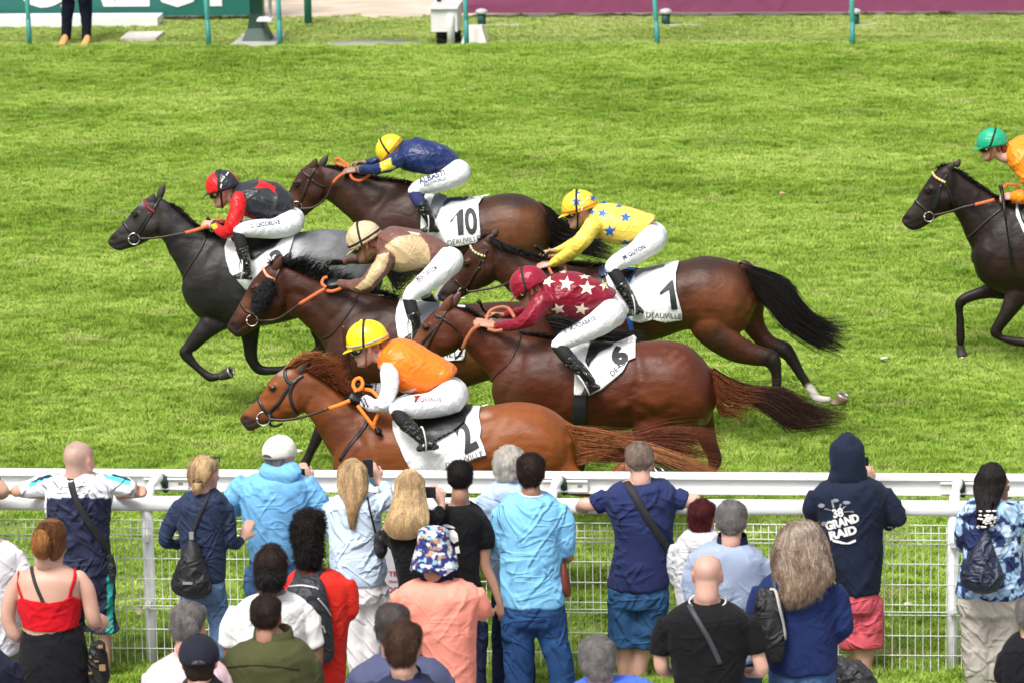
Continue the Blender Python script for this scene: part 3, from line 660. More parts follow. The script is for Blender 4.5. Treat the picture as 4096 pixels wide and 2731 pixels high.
    mz = T((hd_[0][0]+hd_[1][2])/2, (hd_[0][1]+hd_[1][3])/2); w = (np.exp(-(np.hypot(px-mz[0], py-mz[1])/34)**3)*.7)[:, None]; c = c*(1-w)+np.array([.02, .016, .016])*w
    if 'dapple' in spec: c = c*(1-.38*dp)
    c *= (0.9+0.2*vnoise(co+9, 30))[:, None]
    # muzzle / nostril
    (nx, ny) = T(*spec['nostril']); q = np.hypot((px-nx)/13, (py-ny)/10); w = np.exp(-q**4)[:, None]*0.95; c = c*(1-w)+np.array([.03, .007, .006])*w
    co2 = co.copy(); co2[:, 1] += np.exp(-q**2)*0.016*np.sign(Y-co[:, 1]); vset(me, co2)
    setcol(me, np.clip(c, 0, 1))
    root = thing('racehorse', spec['label'], 'horse', 'horses galloping in the race')
    body = finish(me, 'body', M_COAT, root)
    bv = bvh_of(body)
    # ears
    for e in spec['ears']:
        (bx, by), (tx, ty), w_, dy = e; mbe = MB(); b0 = PY(*T(bx, by), Y+dy*0.8); t0 = PY(*T(tx, ty), Y+dy)
        ax = t0-b0; L_ = np.linalg.norm(ax); s = np.cross(ax/L_, (0, 1, 0)); secs = []
        for f_, k_ in ((-.12, .8), (.1, .95), (.35, 1.0), (.6, .8), (.82, .48), (.97, .12)):
            secs.append((b0+ax*f_, s*w_*k_/2, np.array([0, w_*k_*0.30, 0])))
        loft(mbe, secs, 3, 14, cap=0.3)
        eo = mbe.build('ear', spec_earmat(spec), root)
        mi = MB(); secs = [(p-np.array([0, 0.0135*np.linalg.norm(a)/(w_/2), 0]), a*0.55, np.array([0, 0.006, 0])) for (p, a, b) in secs[1:5]]
        loft(mi, secs, 3, 12, cap=0.3); mi.build('ear_lining', mat('ear_inside', (0.05, 0.035, 0.03), 0.8), eo)
    # eye
    u, v = T(*spec['eye'])
    for s in (-1, 1):
        h, n_ = hit(bv, u, v, 0.0)
        base_ = h if (s < 0 and h is not None) else PY(u, v, Y+0.083)
        mbe = MB(); ball(mbe, base_+np.array([0, -s*0.008, 0]), np.array([0.024, 0, .004]), np.array([0, 0.015, 0]), np.array([-.003, 0, 0.0175]))
        mbe.build('eye', M_EYE, root)
    # hooves with shoes
    for L in spec['legs']:
        if 'hoof' not in L: continue
        LT = L.get('T', TS); k = LT(1, 0)[0]-LT(0, 0)[0]; hx, hy, dx, dy_, r = L['hoof']   # centre of sole, direction sole faces
        u, v = LT(hx, hy); Yc = Y+L['dy']; c0 = PY(u, v, Yc); rr = r*k/sc
        dd = np.array([dx, L.get('fy', -0.25), dy_], float); dd /= np.linalg.norm(dd)
        p = L['p'][-1]; up = PY(*LT(p[0], p[1]), Yc)
        s1 = np.cross(dd, (0, 1, 0)); s1 /= np.linalg.norm(s1); s2 = np.cross(dd, s1)
        mbh = MB(); hl = max(0.05, np.linalg.norm(up-c0)*0.9)
        loft(mbh, [(c0-dd*hl*0.95+(up-(c0-dd*hl*0.95))*0.5, s1*rr*.66, s2*rr*.66), (c0-dd*hl*.5, s1*rr*.85, s2*rr*.82), (c0, s1*rr, s2*rr*.93)], 3, 18, cap=0.1)
        ho = mbh.build('hoof', L.get('hm', M_HOOF), root)
        ms = MB(); K = 15; rings = []
        for i in range(K):
            a = R_(-145)+R_(290)*i/(K-1)
            dirv = (math.cos(a)*s1*1.0+math.sin(a)*s2*.94)
            rings.append([c0+dirv*rr*f_+dd*g_ for f_, g_ in ((.66, .006), (1.0, .006), (1.0, .013), (.66, .013))])
        rings_to(ms, rings); ms.build('horseshoe', mat('alloy_shoe', (0.7, 0.7, 0.7), 0.3, metal=0.9), ho)
    return root, body, bv
def spec_earmat(spec):
    c = spec.get('earcol', spec['color']); nm = 'ear_' + '_'.join('%d' % int(q*1000) for q in c)
    return mat(nm, c, 0.55, bump=0.1, bscale=150)
def bridle(root, bv, T, Y, S, m, w=0.02):
    """S: dict of straps in tile px; each strap is a part of the bridle child"""
    br = None
    for nm, path in S.items():
        if nm.startswith('ring'): continue
        P = [T(*p) for p in path]
        o = strap('bridle' if br is None else 'bridle_strap', P, w, m, root if br is None else br, bv, off=0.005, th=0.006)
        if br is None: br = o
    for nm, q in S.items():
        if not nm.startswith('ring'): continue
        u, v = T(q[0], q[1]); h, n_ = hit(bv, u, v, 0.012)
        if h is None: h = PY(u, v, Y-0.06)
        mb = MB(); torus(mb, h, ((1, 0, 0), (0, 0.15, 0.99)), q[2], 0.0045)
        if len(q) > 3: ball(mb, h+np.array([-q[2]*.9, -.004, .0]), np.array([.012, 0, 0]), np.array([0, .01, 0]), np.array([0, 0, .01]))
        mb.build('bit_ring', M_STEEL, br)
    return br
H = {}
Y2 = PT(1640, 2400, 29.6)[1]; Y5 = PT(2300, 2200, 31.2)[1]; YB = PT(1760, 1950, 32.8)[1]
Y1 = PT(2600, 1820, 33.9)[1]; YGr = PT(1200, 1690, 35.1)[1]; Y10 = PT(1800, 1480, 37.0)[1]; YN = PT(4000, 1500, 36.6)[1]
CH = (0.20, 0.056, 0.0115)      # chestnut
BAY = (0.085, 0.028, 0.011)
DK = (0.012, 0.009, 0.008)
# ---- chestnut, cloth 2
H['2'] = horse(dict(label='bright chestnut racehorse wearing cloth number 2, nearest the rail', tile=T2, Y=Y2, color=CH,
 torso=[((x-920)*2, (a-1250)*2, (b-1250)*2, w) for x, a, b, w in [(1345,1800,1890,.10),(1375,1735,1940,.17),(1450,1680,1975,.22),(1540,1648,1992,.25),(1650,1640,1995,.275),(1780,1648,1985,.29),(1900,1638,1965,.29),(2000,1618,1940,.28),(2080,1611,1925,.27),(2160,1624,1925,.27),(2225,1656,1922,.25),(2272,1702,1905,.19),(2299,1768,1865,.1)]],
 neck=[(500,405,590,790,.07),(610,425,665,870,.078),(760,520,725,985,.085),(900,630,790,1100,.10),(1050,735,860,1190,.135),(1200,790,930,1270,.175)],
 head=[(82,832,110,900,.03),(108,792,160,950,.045),(172,742,238,915,.05),(238,665,330,872,.055),(292,580,440,862,.068),(342,510,540,832,.082),(402,463,608,775,.088),(462,428,640,700,.082)],
 eye=(340,603), nostril=(116,850),
 ears=[((545,478),(628,388),.062,-.05),((600,440),(640,400),.055,.05)],
 legs=[dict(dy=-.13,p=[(1450,1930,70),(1395,2010,42),(1360,2085,32),(1400,2150,20),(1450,2195,22),(1480,2190,17)],col=DK,hoof=(1525,2175,.7,.3,26),a=.2),
  dict(dy=.13,p=[(1490,1940,70),(1460,2040,40),(1450,2130,30),(1445,2220,18),(1440,2300,22),(1432,2330,17)],col=DK,hoof=(1425,2372,-.1,-1,26),a=.2),
  dict(dy=-.12,p=[(2200,1810,110),(2250,1900,75),(2350,1945,42),(2440,1925,34),(2500,1872,30),(2545,1912,18),(2585,1928,20),(2605,1910,17)],col=CH,hoof=(2636,1884,.55,.8,28)),
  dict(dy=.13,p=[(2170,1830,100),(2120,1950,66),(2170,2040,40),(2210,2110,30),(2185,2190,19),(2160,2270,21),(2150,2300,17)],col=CH,hoof=(2130,2335,-.2,-1,26))],
 crease=[dict(p=[(640,690),(600,780),(590,830)],w=16,d=.012),dict(p=[(230,700),(330,700),(430,690)],w=14,d=.006),dict(p=[(300,800),(420,760),(500,760)],w=12,d=.005),dict(p=[(1000,900),(1060,1060),(950,1240)],w=22,d=.010),
   dict(p=[(1180,850),(1150,1000),(1200,1200)],w=20,d=.008),dict(T=T5,p=[(620,1500),(700,1400),(760,1330)],w=34,d=.012),dict(T=T5,p=[(1180,1280),(1250,1440),(1290,1568)],w=16,d=.010),dict(p=[(700,640),(860,760),(1000,850)],w=30,d=.008)],
 bulge=[(500,720,70,80,.012),(1240,1050,110,140,.012),(860,900,80,120,.008),(900,1360,90,130,.012,T5),(1050,1450,90,100,.01,T5)],
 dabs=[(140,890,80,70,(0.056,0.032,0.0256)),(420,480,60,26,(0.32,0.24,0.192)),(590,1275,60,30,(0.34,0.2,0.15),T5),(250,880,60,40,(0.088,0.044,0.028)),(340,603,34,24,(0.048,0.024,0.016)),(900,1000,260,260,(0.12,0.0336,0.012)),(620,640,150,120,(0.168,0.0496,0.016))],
 dock=[(1225,1362,26),(1280,1384,22),(1325,1398,16)], dockT=T5, earcol=(0.16,0.044,0.0144)))
# ---- brown bay with sheepskin cheek pieces
H['B'] = horse(dict(label='bay racehorse with black sheepskin cheek pieces and an orange browband', tile=TB, Y=YB, color=(0.0496,0.0116,0.0044),
 torso=[(858,880,1000,.1),(885,770,1075,.15),(950,650,1150,.2),(1050,530,1190,.23),(1250,450,1230,.25),(1430,470,1248,.27),(1700,505,1240,.28),(1970,520,1170,.28),(2150,508,1115,.28),(2300,500,1090,.27),(2440,512,1080,.26),(2560,580,1060,.22),(2650,680,1000,.16),(2695,780,930,.08)],
 neck=[(480,190,560,600,.07),(600,235,620,625,.078),(740,300,690,690,.086),(900,365,775,770,.1),(1080,405,845,880,.13),(1240,440,900,980,.17)],
 head=[(60,682,92,745,.03),(92,618,148,782,.045),(142,530,245,735,.05),(190,445,335,680,.055),(240,350,440,645,.068),(300,275,522,595,.084),(360,215,565,525,.088),(425,175,585,450,.08)],
 eye=(272,402), nostril=(96,690),
 ears=[((440,240),(496,124),.075,-.055),((505,195),(572,95),.065,.05)],
 legs=[dict(dy=.13,p=[(1400,1540,66),(1330,1645,38),(1283,1720,28),(1245,1800,19),(1212,1872,21),(1205,1890,17)],col=DK,hoof=(1180,1925,-.5,-.8,25),**{'from':1}),
  dict(dy=-.13,p=[(1420,1520,66),(1480,1620,38),(1560,1690,28),(1500,1750,18),(1450,1790,20),(1440,1800,16)],col=DK,hoof=(1420,1830,-.5,-.8,24)),
  dict(dy=.12,p=[(2130,1420,100),(2090,1520,66),(2190,1610,42),(2300,1690,32),(2318,1770,20),(2322,1850,21),(2318,1890,17)],col=DK,hoof=(2305,1930,-.2,-1,25),**{'from':3}),
  dict(dy=-.12,p=[(2110,1430,100),(2040,1530,66),(2080,1640,38),(2180,1700,30),(2140,1760,19),(2110,1800,20),(2105,1810,16)],col=DK,hoof=(2090,1850,-.2,-1,24))],
 crease=[dict(p=[(545,430),(540,520),(500,600)],w=15,d=.011),dict(p=[(600,420),(760,520),(880,640)],w=26,d=.01),dict(p=[(150,560),(230,560),(300,570)],w=14,d=.005),dict(p=[(1300,620),(1100,900),(960,1060)],w=26,d=.010),dict(p=[(1040,480),(900,640),(830,780)],w=24,d=.01)],
 bulge=[(430,540,70,70,.01),(1000,900,110,140,.012),(750,560,90,60,.006)],
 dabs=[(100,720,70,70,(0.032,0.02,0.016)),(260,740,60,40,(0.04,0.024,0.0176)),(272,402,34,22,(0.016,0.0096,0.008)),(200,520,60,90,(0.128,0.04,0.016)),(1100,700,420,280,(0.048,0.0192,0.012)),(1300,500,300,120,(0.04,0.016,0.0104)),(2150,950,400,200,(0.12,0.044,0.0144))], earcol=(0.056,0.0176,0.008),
 dock=[(2540,560,24),(2590,575,20),(2640,590,16)]))
# ---- bay, cloth 5
H['5'] = horse(dict(label='red bay racehorse with chequered rump marks, under the rider in maroon', tile=T5, Y=Y5, color=(.082,.0185,.007),
 torso=[(670,1010,1120,.1),(688,900,1200,.15),(760,780,1280,.2),(900,690,1340,.23),(1100,660,1380,.25),(1300,700,1400,.27),(1600,728,1400,.28),(1750,718,1385,.28),(1850,700,1370,.28),(2000,692,1350,.28),(2130,702,1360,.28),(2240,742,1375,.27),(2340,838,1370,.24),(2400,920,1320,.18),(2430,1030,1230,.09)],
 neck=[(330,400,430,740,.07),(450,440,490,810,.078),(600,530,545,870,.088),(800,605,620,950,.11),(980,640,680,1060,.145),(1120,665,730,1180,.18)],
 head=[(-132,920,-105,985,.03),(-98,855,-22,985,.045),(-42,775,62,930,.05),(12,692,172,852,.055),(58,612,290,805,.07),(108,532,372,768,.086),(168,462,415,695,.088),(235,415,430,600,.08)],
 eye=(128,580), nostril=(-95,925),
 ears=[((275,440),(345,315),.07,-.05),((340,400),(404,295),.065,.05)],
 legs=[dict(dy=-.13,p=[(2060,1660,66),(1980,1760,38),(1940,1850,28),(1990,1900,18),(2050,1930,20),(2070,1925,16)],col=DK,hoof=(2105,1920,.9,.2,24)),
  dict(dy=.13,p=[(2060,1640,66),(1990,1740,38),(1960,1800,28),(1950,1860,18),(1940,1920,20),(1935,1930,16)],col=DK,hoof=(1925,1960,-.2,-1,24)),
  dict(dy=-.12,p=[(2680,1560,125),(2600,1690,84),(2580,1780,50),(2530,1840,34),(2480,1890,28),(2500,1960,19),(2510,2000,20)],col=(.15,.04,.015)),
  dict(dy=.12,p=[(2740,1560,110),(2800,1670,60),(2835,1770,36),(2860,1840,30),(2838,1895,19),(2825,1935,20),(2822,1940,16)],col=DK,hoof=(2812,1962,-.2,-1,22),**{'from':2})],
 crease=[dict(p=[(430,700),(440,770)],w=14,d=.01),dict(p=[(500,650),(640,760),(700,880)],w=28,d=.009),dict(p=[(1820,780),(1850,980),(1780,1160),(1760,1300)],w=26,d=.016),dict(p=[(1830,1200),(1960,1280),(2080,1220)],w=22,d=.010),
   dict(p=[(1850,1320),(2000,1350)],w=16,d=.006),dict(p=[(900,780),(860,960),(760,1120)],w=26,d=.011),dict(p=[(1150,860),(1250,1050),(1180,1240)],w=26,d=.010),dict(p=[(1450,1300),(1600,1310),(1740,1280)],w=20,d=.008)],
 bulge=[(300,700,70,80,.012),(1000,1020,130,150,.016),(2050,1050,140,180,.016),(1950,1200,90,80,.01),(1720,1200,36,44,.02),(560,700,60,120,.006),(1950,820,140,80,.008),(1600,1180,140,110,.006)],
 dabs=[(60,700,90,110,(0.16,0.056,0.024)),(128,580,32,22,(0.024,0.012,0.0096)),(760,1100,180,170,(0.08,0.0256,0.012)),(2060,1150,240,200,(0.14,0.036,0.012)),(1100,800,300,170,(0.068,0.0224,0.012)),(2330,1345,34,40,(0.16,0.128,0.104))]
  +[(2035+46*i+13*j, 760+34*j+8*i, 22, 17, (0.116,0.036,0.0176)) for j in range(5) for i in range(4) if (i+j) % 2 == 0],
 dock=[(2350,915,22),(2405,938,18),(2450,960,12)], earcol=(0.12,0.036,0.016)))
# ---- bay, cloth 1
H['1'] = horse(dict(label='dark bay racehorse wearing cloth number 1, white-socked hind leg stretched back', tile=T1, Y=Y1, color=(0.0416,0.012,0.0052),
 torso=[(822,1030,1150,.1),(850,940,1235,.15),(930,840,1300,.2),(1050,750,1340,.23),(1250,690,1350,.25),(1450,700,1340,.27),(1600,712,1305,.28),(1800,685,1250,.29),(1950,650,1195,.28),(2084,616,1185,.28),(2200,622,1200,.28),(2310,644,1225,.27),(2400,676,1215,.24),(2468,775,1160,.17),(2505,890,1050,.08)],
 neck=[(410,450,470,820,.07),(520,500,525,865,.078),(690,585,600,940,.088),(880,640,690,1020,.11),(1080,680,780,1130,.15),(1250,695,860,1230,.18)],
 head=[(-12,898,2,972,.03),(22,850,70,982,.045),(80,790,182,938,.05),(132,715,282,888,.055),(175,632,402,838,.07),(222,560,450,788,.086),(272,512,470,700,.088),(330,462,482,600,.08)],
 eye=(215,672), nostril=(26,918),
 ears=[((362,525),(430,428),.075,-.05),((430,440),(466,394),.06,.05)],
 legs=[dict(dy=-.13,p=[(2200,1330,66),(2120,1430,38),(2090,1510,28),(2150,1560,18),(2200,1590,20),(2220,1590,16)],col=DK,hoof=(2250,1590,.9,.1,24)),
  dict(dy=.13,p=[(2230,1320,66),(2190,1420,38),(2180,1500,28),(2190,1580,18),(2190,1640,20),(2185,1650,16)],col=DK,hoof=(2180,1680,-.1,-1,24)),
  dict(dy=-.13,p=[(2895,1200,125),(2850,1310,88),(2930,1385,58),(3020,1420,44),(3088,1440,37),(3106,1500,22),(3105,1580,20),(3104,1600,18),(3095,1618,15)],col=DK,hoof=(3080,1640,-.3,-1,22),a=.95,**{'from':4}),
  dict(dy=.13,p=[(2980,1180,95),(3010,1290,50),(3070,1370,36),(3140,1400,34),(3170,1440,26),(3205,1500,19),(3245,1560,19),(3272,1596,21),(3315,1597,15)],col=DK,hoof=(3372,1584,.45,.85,27),sock=(0.576,0.544,0.496),a=.95,**{'from':3},sn=3,hm=mat('pale_hoof',(0.2,0.136,0.08),.5))],
 crease=[dict(p=[(450,700),(430,800)],w=14,d=.01),dict(p=[(560,640),(700,760),(760,900)],w=26,d=.008),dict(T=T6,p=[(20,480),(60,640),(130,800)],w=30,d=.014),dict(T=T6,p=[(430,540),(380,640),(400,720)],w=24,d=.009),dict(T=T6,p=[(230,400),(300,560),(260,720)],w=30,d=.005),dict(T=T6,p=[(640,850),(600,900),(580,940)],w=14,d=.006)],
 bulge=[(330,760,70,70,.01),(140,540,120,160,.012,T6),(380,430,80,120,.008,T6),(260,780,90,60,.008,T6)],
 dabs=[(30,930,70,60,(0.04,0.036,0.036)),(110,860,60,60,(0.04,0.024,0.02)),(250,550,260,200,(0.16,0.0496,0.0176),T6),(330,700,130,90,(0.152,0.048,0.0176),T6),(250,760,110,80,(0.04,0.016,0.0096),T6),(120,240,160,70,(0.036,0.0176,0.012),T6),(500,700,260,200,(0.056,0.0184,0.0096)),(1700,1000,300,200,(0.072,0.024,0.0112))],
 dock=[(2430,672,18),(2480,700,16),(2530,735,12)], earcol=(0.04,0.016,0.0096)))
# ---- grey
H['G'] = horse(dict(label='dark grey racehorse with a pale dappled rump, leading at left', tile=TG, Y=YGr, dapple=1, color=(0.0176,0.016,0.0168),
 torso=[(672,960,1060,.1),(694,860,1130,.15),(750,750,1210,.2),(830,670,1280,.23),(960,610,1330,.25),(1080,600,1345,.26),(1250,605,1330,.28),(1450,600,1300,.28),(1600,580,1260,.28),(1800,557,1230,.28),(1950,572,1210,.28),(2060,606,1200,.26),(2150,660,1185,.22),(2215,750,1120,.15),(2245,850,1020,.07)],
 neck=[(435,292,485,625,.068),(520,320,520,665,.075),(610,385,550,740,.082),(710,475,605,830,.1),(830,565,655,930,.13),(960,605,700,1040,.17)],
 head=[(64,642,86,695,.028),(90,602,148,728,.043),(150,542,222,712,.048),(196,492,302,690,.054),(246,428,392,645,.067),(300,368,470,600,.082),(350,320,502,532,.086),(402,292,512,460,.078)],
 eye=(275,442), nostril=(97,642),
 ears=[((412,355),(430,265),.07,-.05),((478,290),(516,188),.06,.05)],
 legs=[dict(dy=-.13,p=[(880,1262,62),(815,1325,40),(762,1385,28),(740,1410,26),(790,1470,16),(842,1508,19),(872,1506,15)],col=DK,hoof=(920,1488,.85,.45,25),a=.5,**{'from':1}),
  dict(dy=.13,p=[(985,1280,66),(1000,1350,36),(1006,1430,26),(1040,1478,22),(1110,1480,16),(1160,1472,19),(1180,1465,15)],col=DK,hoof=(1215,1445,.8,.5,24),a=.5,**{'from':1}),
  dict(dy=.12,p=[(1400,1130,100),(1320,1200,70),(1270,1300,36),(1290,1385,30),(1245,1420,19),(1205,1440,20),(1198,1442,15)],col=DK,hoof=(1185,1475,-.2,-1,24),a=.7,**{'from':1}),
  dict(dy=-.12,p=[(1420,1130,100),(1380,1210,70),(1420,1300,36),(1480,1350,28),(1440,1420,18),(1410,1470,20),(1405,1475,15)],col=DK,hoof=(1390,1510,-.2,-1,24))],
 crease=[dict(p=[(500,420),(500,520),(470,590)],w=14,d=.011),dict(p=[(860,700),(780,860),(720,960)],w=24,d=.010),dict(p=[(1000,760),(960,1000),(1040,1180)],w=24,d=.010),dict(p=[(560,430),(700,560),(760,700)],w=26,d=.009),dict(p=[(160,600),(240,590),(330,600)],w=13,d=.006),dict(p=[(740,1190),(840,1240),(960,1290)],w=18,d=.008)],
 bulge=[(400,520,64,70,.012),(850,950,110,140,.016),(900,1150,110,90,.012),(640,700,60,100,.006)],
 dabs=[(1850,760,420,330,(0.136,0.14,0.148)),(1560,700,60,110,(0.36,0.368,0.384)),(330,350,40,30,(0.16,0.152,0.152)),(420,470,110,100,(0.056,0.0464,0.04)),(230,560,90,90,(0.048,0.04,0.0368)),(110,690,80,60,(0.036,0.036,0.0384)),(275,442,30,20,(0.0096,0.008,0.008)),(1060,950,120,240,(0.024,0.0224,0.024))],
 dock=[(2160,720,24),(2230,760,22),(2290,800,16)], earcol=(0.036,0.032,0.032)))
# ---- bay, cloth 10
H['10'] = horse(dict(label='dark bay racehorse wearing cloth number 10, farthest from the rail', tile=T10, Y=Y10, color=(0.036,0.0116,0.006),
 torso=[(590,870,1000,.1),(615,780,1080,.15),(700,660,1150,.2),(850,560,1200,.23),(1000,520,1230,.25),(1200,600,1240,.27),(1400,640,1220,.28),(1560,636,1190,.28),(1700,600,1180,.28),(1840,592,1180,.28),(1940,618,1170,.26),(2030,672,1140,.22),(2085,750,1100,.15),(2112,860,1020,.07)],
 neck=[(262,362,335,640,.068),(380,375,390,680,.076),(540,420,460,740,.086),(720,470,535,810,.105),(900,492,590,900,.14),(1040,512,630,1000,.17)],
 head=[(-68,728,-42,790,.028),(-38,665,48,812,.043),(2,612,130,790,.048),(32,560,190,750,.054),(58,510,262,690,.068),(96,440,322,640,.082),(138,395,345,560,.086),(190,352,355,480,.078)],
 eye=(92,520), nostril=(-30,745),
 ears=[((218,400),(252,305),.07,-.05),((292,360),(345,280),.062,.05)],
 legs=[dict(dy=-.13,p=[(1480,1020,66),(1420,1110,38),(1400,1170,28),(1440,1200,18),(1470,1215,20)],col=DK),
  dict(dy=.13,p=[(1500,1020,66),(1450,1110,38),(1430,1170,28),(1430,1200,18),(1435,1225,20)],col=DK),
  dict(dy=-.12,p=[(2050,960,110),(1960,1040,76),(1880,1080,44),(1830,1100,32),(1780,1150,20),(1752,1190,19),(1745,1200,15)],col=(0.4,0.384,0.368),hoof=(1728,1235,-.4,-1,20),a=.9,**{'from':4}),
  dict(dy=.12,p=[(2060,960,100),(2090,1060,66),(2150,1150,38),(2220,1200,28),(2230,1240,18),(2235,1260,19)],col=DK)],
 crease=[dict(p=[(330,560),(320,640)],w=14,d=.010),dict(p=[(400,450),(560,560),(640,700)],w=26,d=.009),dict(p=[(700,700),(860,580)],w=18,d=.006),dict(p=[(820,560),(700,780),(640,860)],w=26,d=.010)],
 bulge=[(240,620,64,60,.01),(1850,820,150,150,.012)],
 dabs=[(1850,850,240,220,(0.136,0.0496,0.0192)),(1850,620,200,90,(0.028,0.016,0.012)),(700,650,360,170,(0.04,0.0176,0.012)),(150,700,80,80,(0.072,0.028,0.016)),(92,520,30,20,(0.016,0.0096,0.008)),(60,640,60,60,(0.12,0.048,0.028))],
 dock=[(2035,685,18),(2085,720,16),(2130,770,12)], earcol=(0.04,0.02,0.012)))
# ---- near-black bay at the right edge
H['N'] = horse(dict(label='almost black racehorse with gold-and-white browband galloping in at the right edge of the picture', tile=TN, Y=YN, color=(0.0128,0.0068,0.0056),
 torso=[(592,790,880,.1),(618,710,960,.16),(680,620,1020,.2),(780,550,1065,.23),(880,525,1080,.25),(1000,530,1095,.27),(1200,540,1090,.28),(1400,530,1060,.28),(1550,505,1030,.28),(1700,530,1010,.25),(1790,610,960,.17),(1830,700,880,.08)],
 neck=[(460,288,482,585,.068),(540,345,515,645,.076),(640,412,550,730,.095),(750,480,590,810,.13),(850,515,620,880,.17)],
 head=[(154,602,178,660,.028),(176,572,224,682,.043),(216,522,300,655,.048),(250,472,370,602,.054),(285,412,432,578,.067),(325,352,478,558,.082),(365,306,490,482,.086),(418,272,500,420,.078)],
 eye=(312,440), nostril=(176,614),
 ears=[((432,318),(478,258),.07,-.05),((486,282),(512,243),.055,.05)],
 legs=[dict(dy=.13,T=TN,p=[(780,1040,70),(650,1062,42),(515,1120,34),(511,1220,25),(514,1330,29),(514,1375,24)],col=DK,hoof=(524,1455,.2,-.95,34),a=.5,**{'from':1}),
  dict(dy=-.13,T=TN,p=[(870,1060,80),(800,1190,48),(730,1310,37),(810,1352,26),(920,1368,30),(960,1360,24)],col=DK,hoof=(1020,1330,.9,.3,36),a=.5,**{'from':1}),
  dict(dy=-.12,T=TN,p=[(1680,850,150),(1760,1000,90),(1860,1100,50),(1950,1180,40),(1980,1290,26),(2000,1390,30),(2010,1410,24)],col=DK,hoof=(2050,1440,.6,-.4,34)),
  dict(dy=.12,T=TN,p=[(1660,850,140),(1600,1000,90),(1680,1120,50),(1740,1200,40),(1700,1320,26),(1660,1420,30),(1650,1440,24)],col=DK,hoof=(1620,1500,-.3,-1,34))],
 crease=[dict(p=[(470,470),(470,560)],w=13,d=.011),dict(p=[(640,500),(660,650),(700,760)],w=22,d=.010),dict(p=[(820,600),(740,780),(700,900)],w=26,d=.011),dict(p=[(560,460),(600,600),(620,700)],w=20,d=.008)],
 bulge=[(420,500,60,60,.011),(800,860,110,120,.014),(700,940,90,80,.010)],
 dabs=[(250,560,90,80,(0.028,0.0192,0.016)),(850,950,160,160,(0.028,0.0144,0.0104)),(312,440,26,18,(0.008,0.0064,0.0064))],
 dock=[(1790,600,20),(1860,630,18),(1920,680,14)], earcol=(0.016,0.0112,0.0096)))
# ---- tails and manes
def hair_mat(nm, c, c2=None):
    return mat(nm, c, 0.5, spec=0.18, vary=0.35, vscale=40)
HB = hair_mat('black_hair', (.012, .010, .010)); HC = hair_mat('chestnut_hair', (.22, .07, .025)); HC2 = hair_mat('pale_chestnut_hair', (.36, .15, .06)); HR = hair_mat('dark_red_hair', (.135, .036, .017)); HD = hair_mat('dark_brown_hair', (.035, .016, .013))
Z3 = tile(2000, 1700, .6577)
def hair(nm, key, T, top, bot, n, r, m, Y, **k):
    return strands(nm, mapl(T, top), mapl(T, bot), n, r, m, H[key][0], Y, **k)
hair('tail', '2', Z3, lenmin=.66, top=[(405,-5),(450,5),(600,30),(800,65),(950,30),(1100,15),(1250,30),(1385,45)], bot=[(425,30),(470,190),(550,205),(700,205),(850,200),(980,225),(1100,262),(1370,300)], n=1250, r=.0018, m=HR, Y=Y2, dY=.06, seed=2, wav=3, jit=9, fly=.10)
hair('tail_lock', '2', Z3, [(405,-5),(450,3),(600,26),(760,62),(900,70)], [(425,30),(455,230),(500,230),(560,200),(640,190)], 620, .002, hair_mat('tail_copper', (.27, .095, .032)), Y2-.03, dY=.05, seed=3, wav=2, jit=7)
hair('tail_lock', '2', Z3, [(700,70),(900,120),(1100,190),(1390,300)], [(700,110),(900,190),(1100,250),(1360,350)], 330, .0018, HC2, Y2-.05, dY=.05, seed=4, wav=3, jit=8)
hair('tail', '5', T6, [(205,970),(330,1045),(480,1100),(700,1115),(820,1190),(960,1245),(1175,1290)], [(212,1060),(300,1180),(420,1190),(550,1250),(660,1330),(760,1400),(1080,1340)], 900, .0019, HD, Y5, dY=.06, seed=5, wav=3, jit=9, fly=.1)
hair('tail_lock', '5', T6, [(208,985),(330,1060),(480,1110),(640,1120)], [(215,1080),(250,1280),(330,1300),(420,1350)], 300, .002, hair_mat('mid_red_hair', (.15, .045, .016)), Y5-.03, dY=.05, seed=6, wav=4, jit=10)
hair('tail', '1', T6, [(388,243),(480,270),(620,310),(740,375),(810,500),(900,600),(1010,650),(1140,760)], [(420,290),(490,450),(580,540),(650,640),(760,730),(880,800),(980,850),(1125,890)], 900, .0021, HB, Y1, dY=.07, seed=7, wav=2, jit=6, fly=.07)
hair('tail_lock', '1', T6, [(900,610),(1000,640),(1190,625)], [(920,680),(1040,720),(1180,720)], 40, .0022, HB, Y1, dY=.05, seed=8, wav=3, jit=9)
hair('tail', 'G', T10, [(740,1080),(820,1140),(950,1160),(1100,1180)], [(770,1160),(840,1250),(900,1350),(1040,1300)], 220, .0032, HB, YGr, dY=.06, seed=9, wav=4, jit=9, fly=.15)
hair('tail', '10', T1, [(800,190),(860,215),(960,300),(1120,390),(1250,470),(1400,560)], [(822,240),(870,370),(890,560),(1020,560),(1180,600),(1390,650)], 700, .0023, HB, Y10, dY=.07, seed=10, wav=2, jit=7, fly=.08)
hair('tail', 'B', T5, [(1060,500),(1160,480),(1300,520),(1500,590),(1700,600),(1860,605)], [(1090,600),(1190,660),(1350,700),(1500,720),(1700,710),(1890,690)], 300, .0032, HB, YB, dY=.06, seed=11, wav=2, jit=6)
hair('tail', 'N', TN, [(1820,600),(1900,610),(2000,680),(2150,800)], [(1840,640),(1890,760),(1980,880),(2120,960)], 150, .004, HB, YN, dY=.06, seed=12)
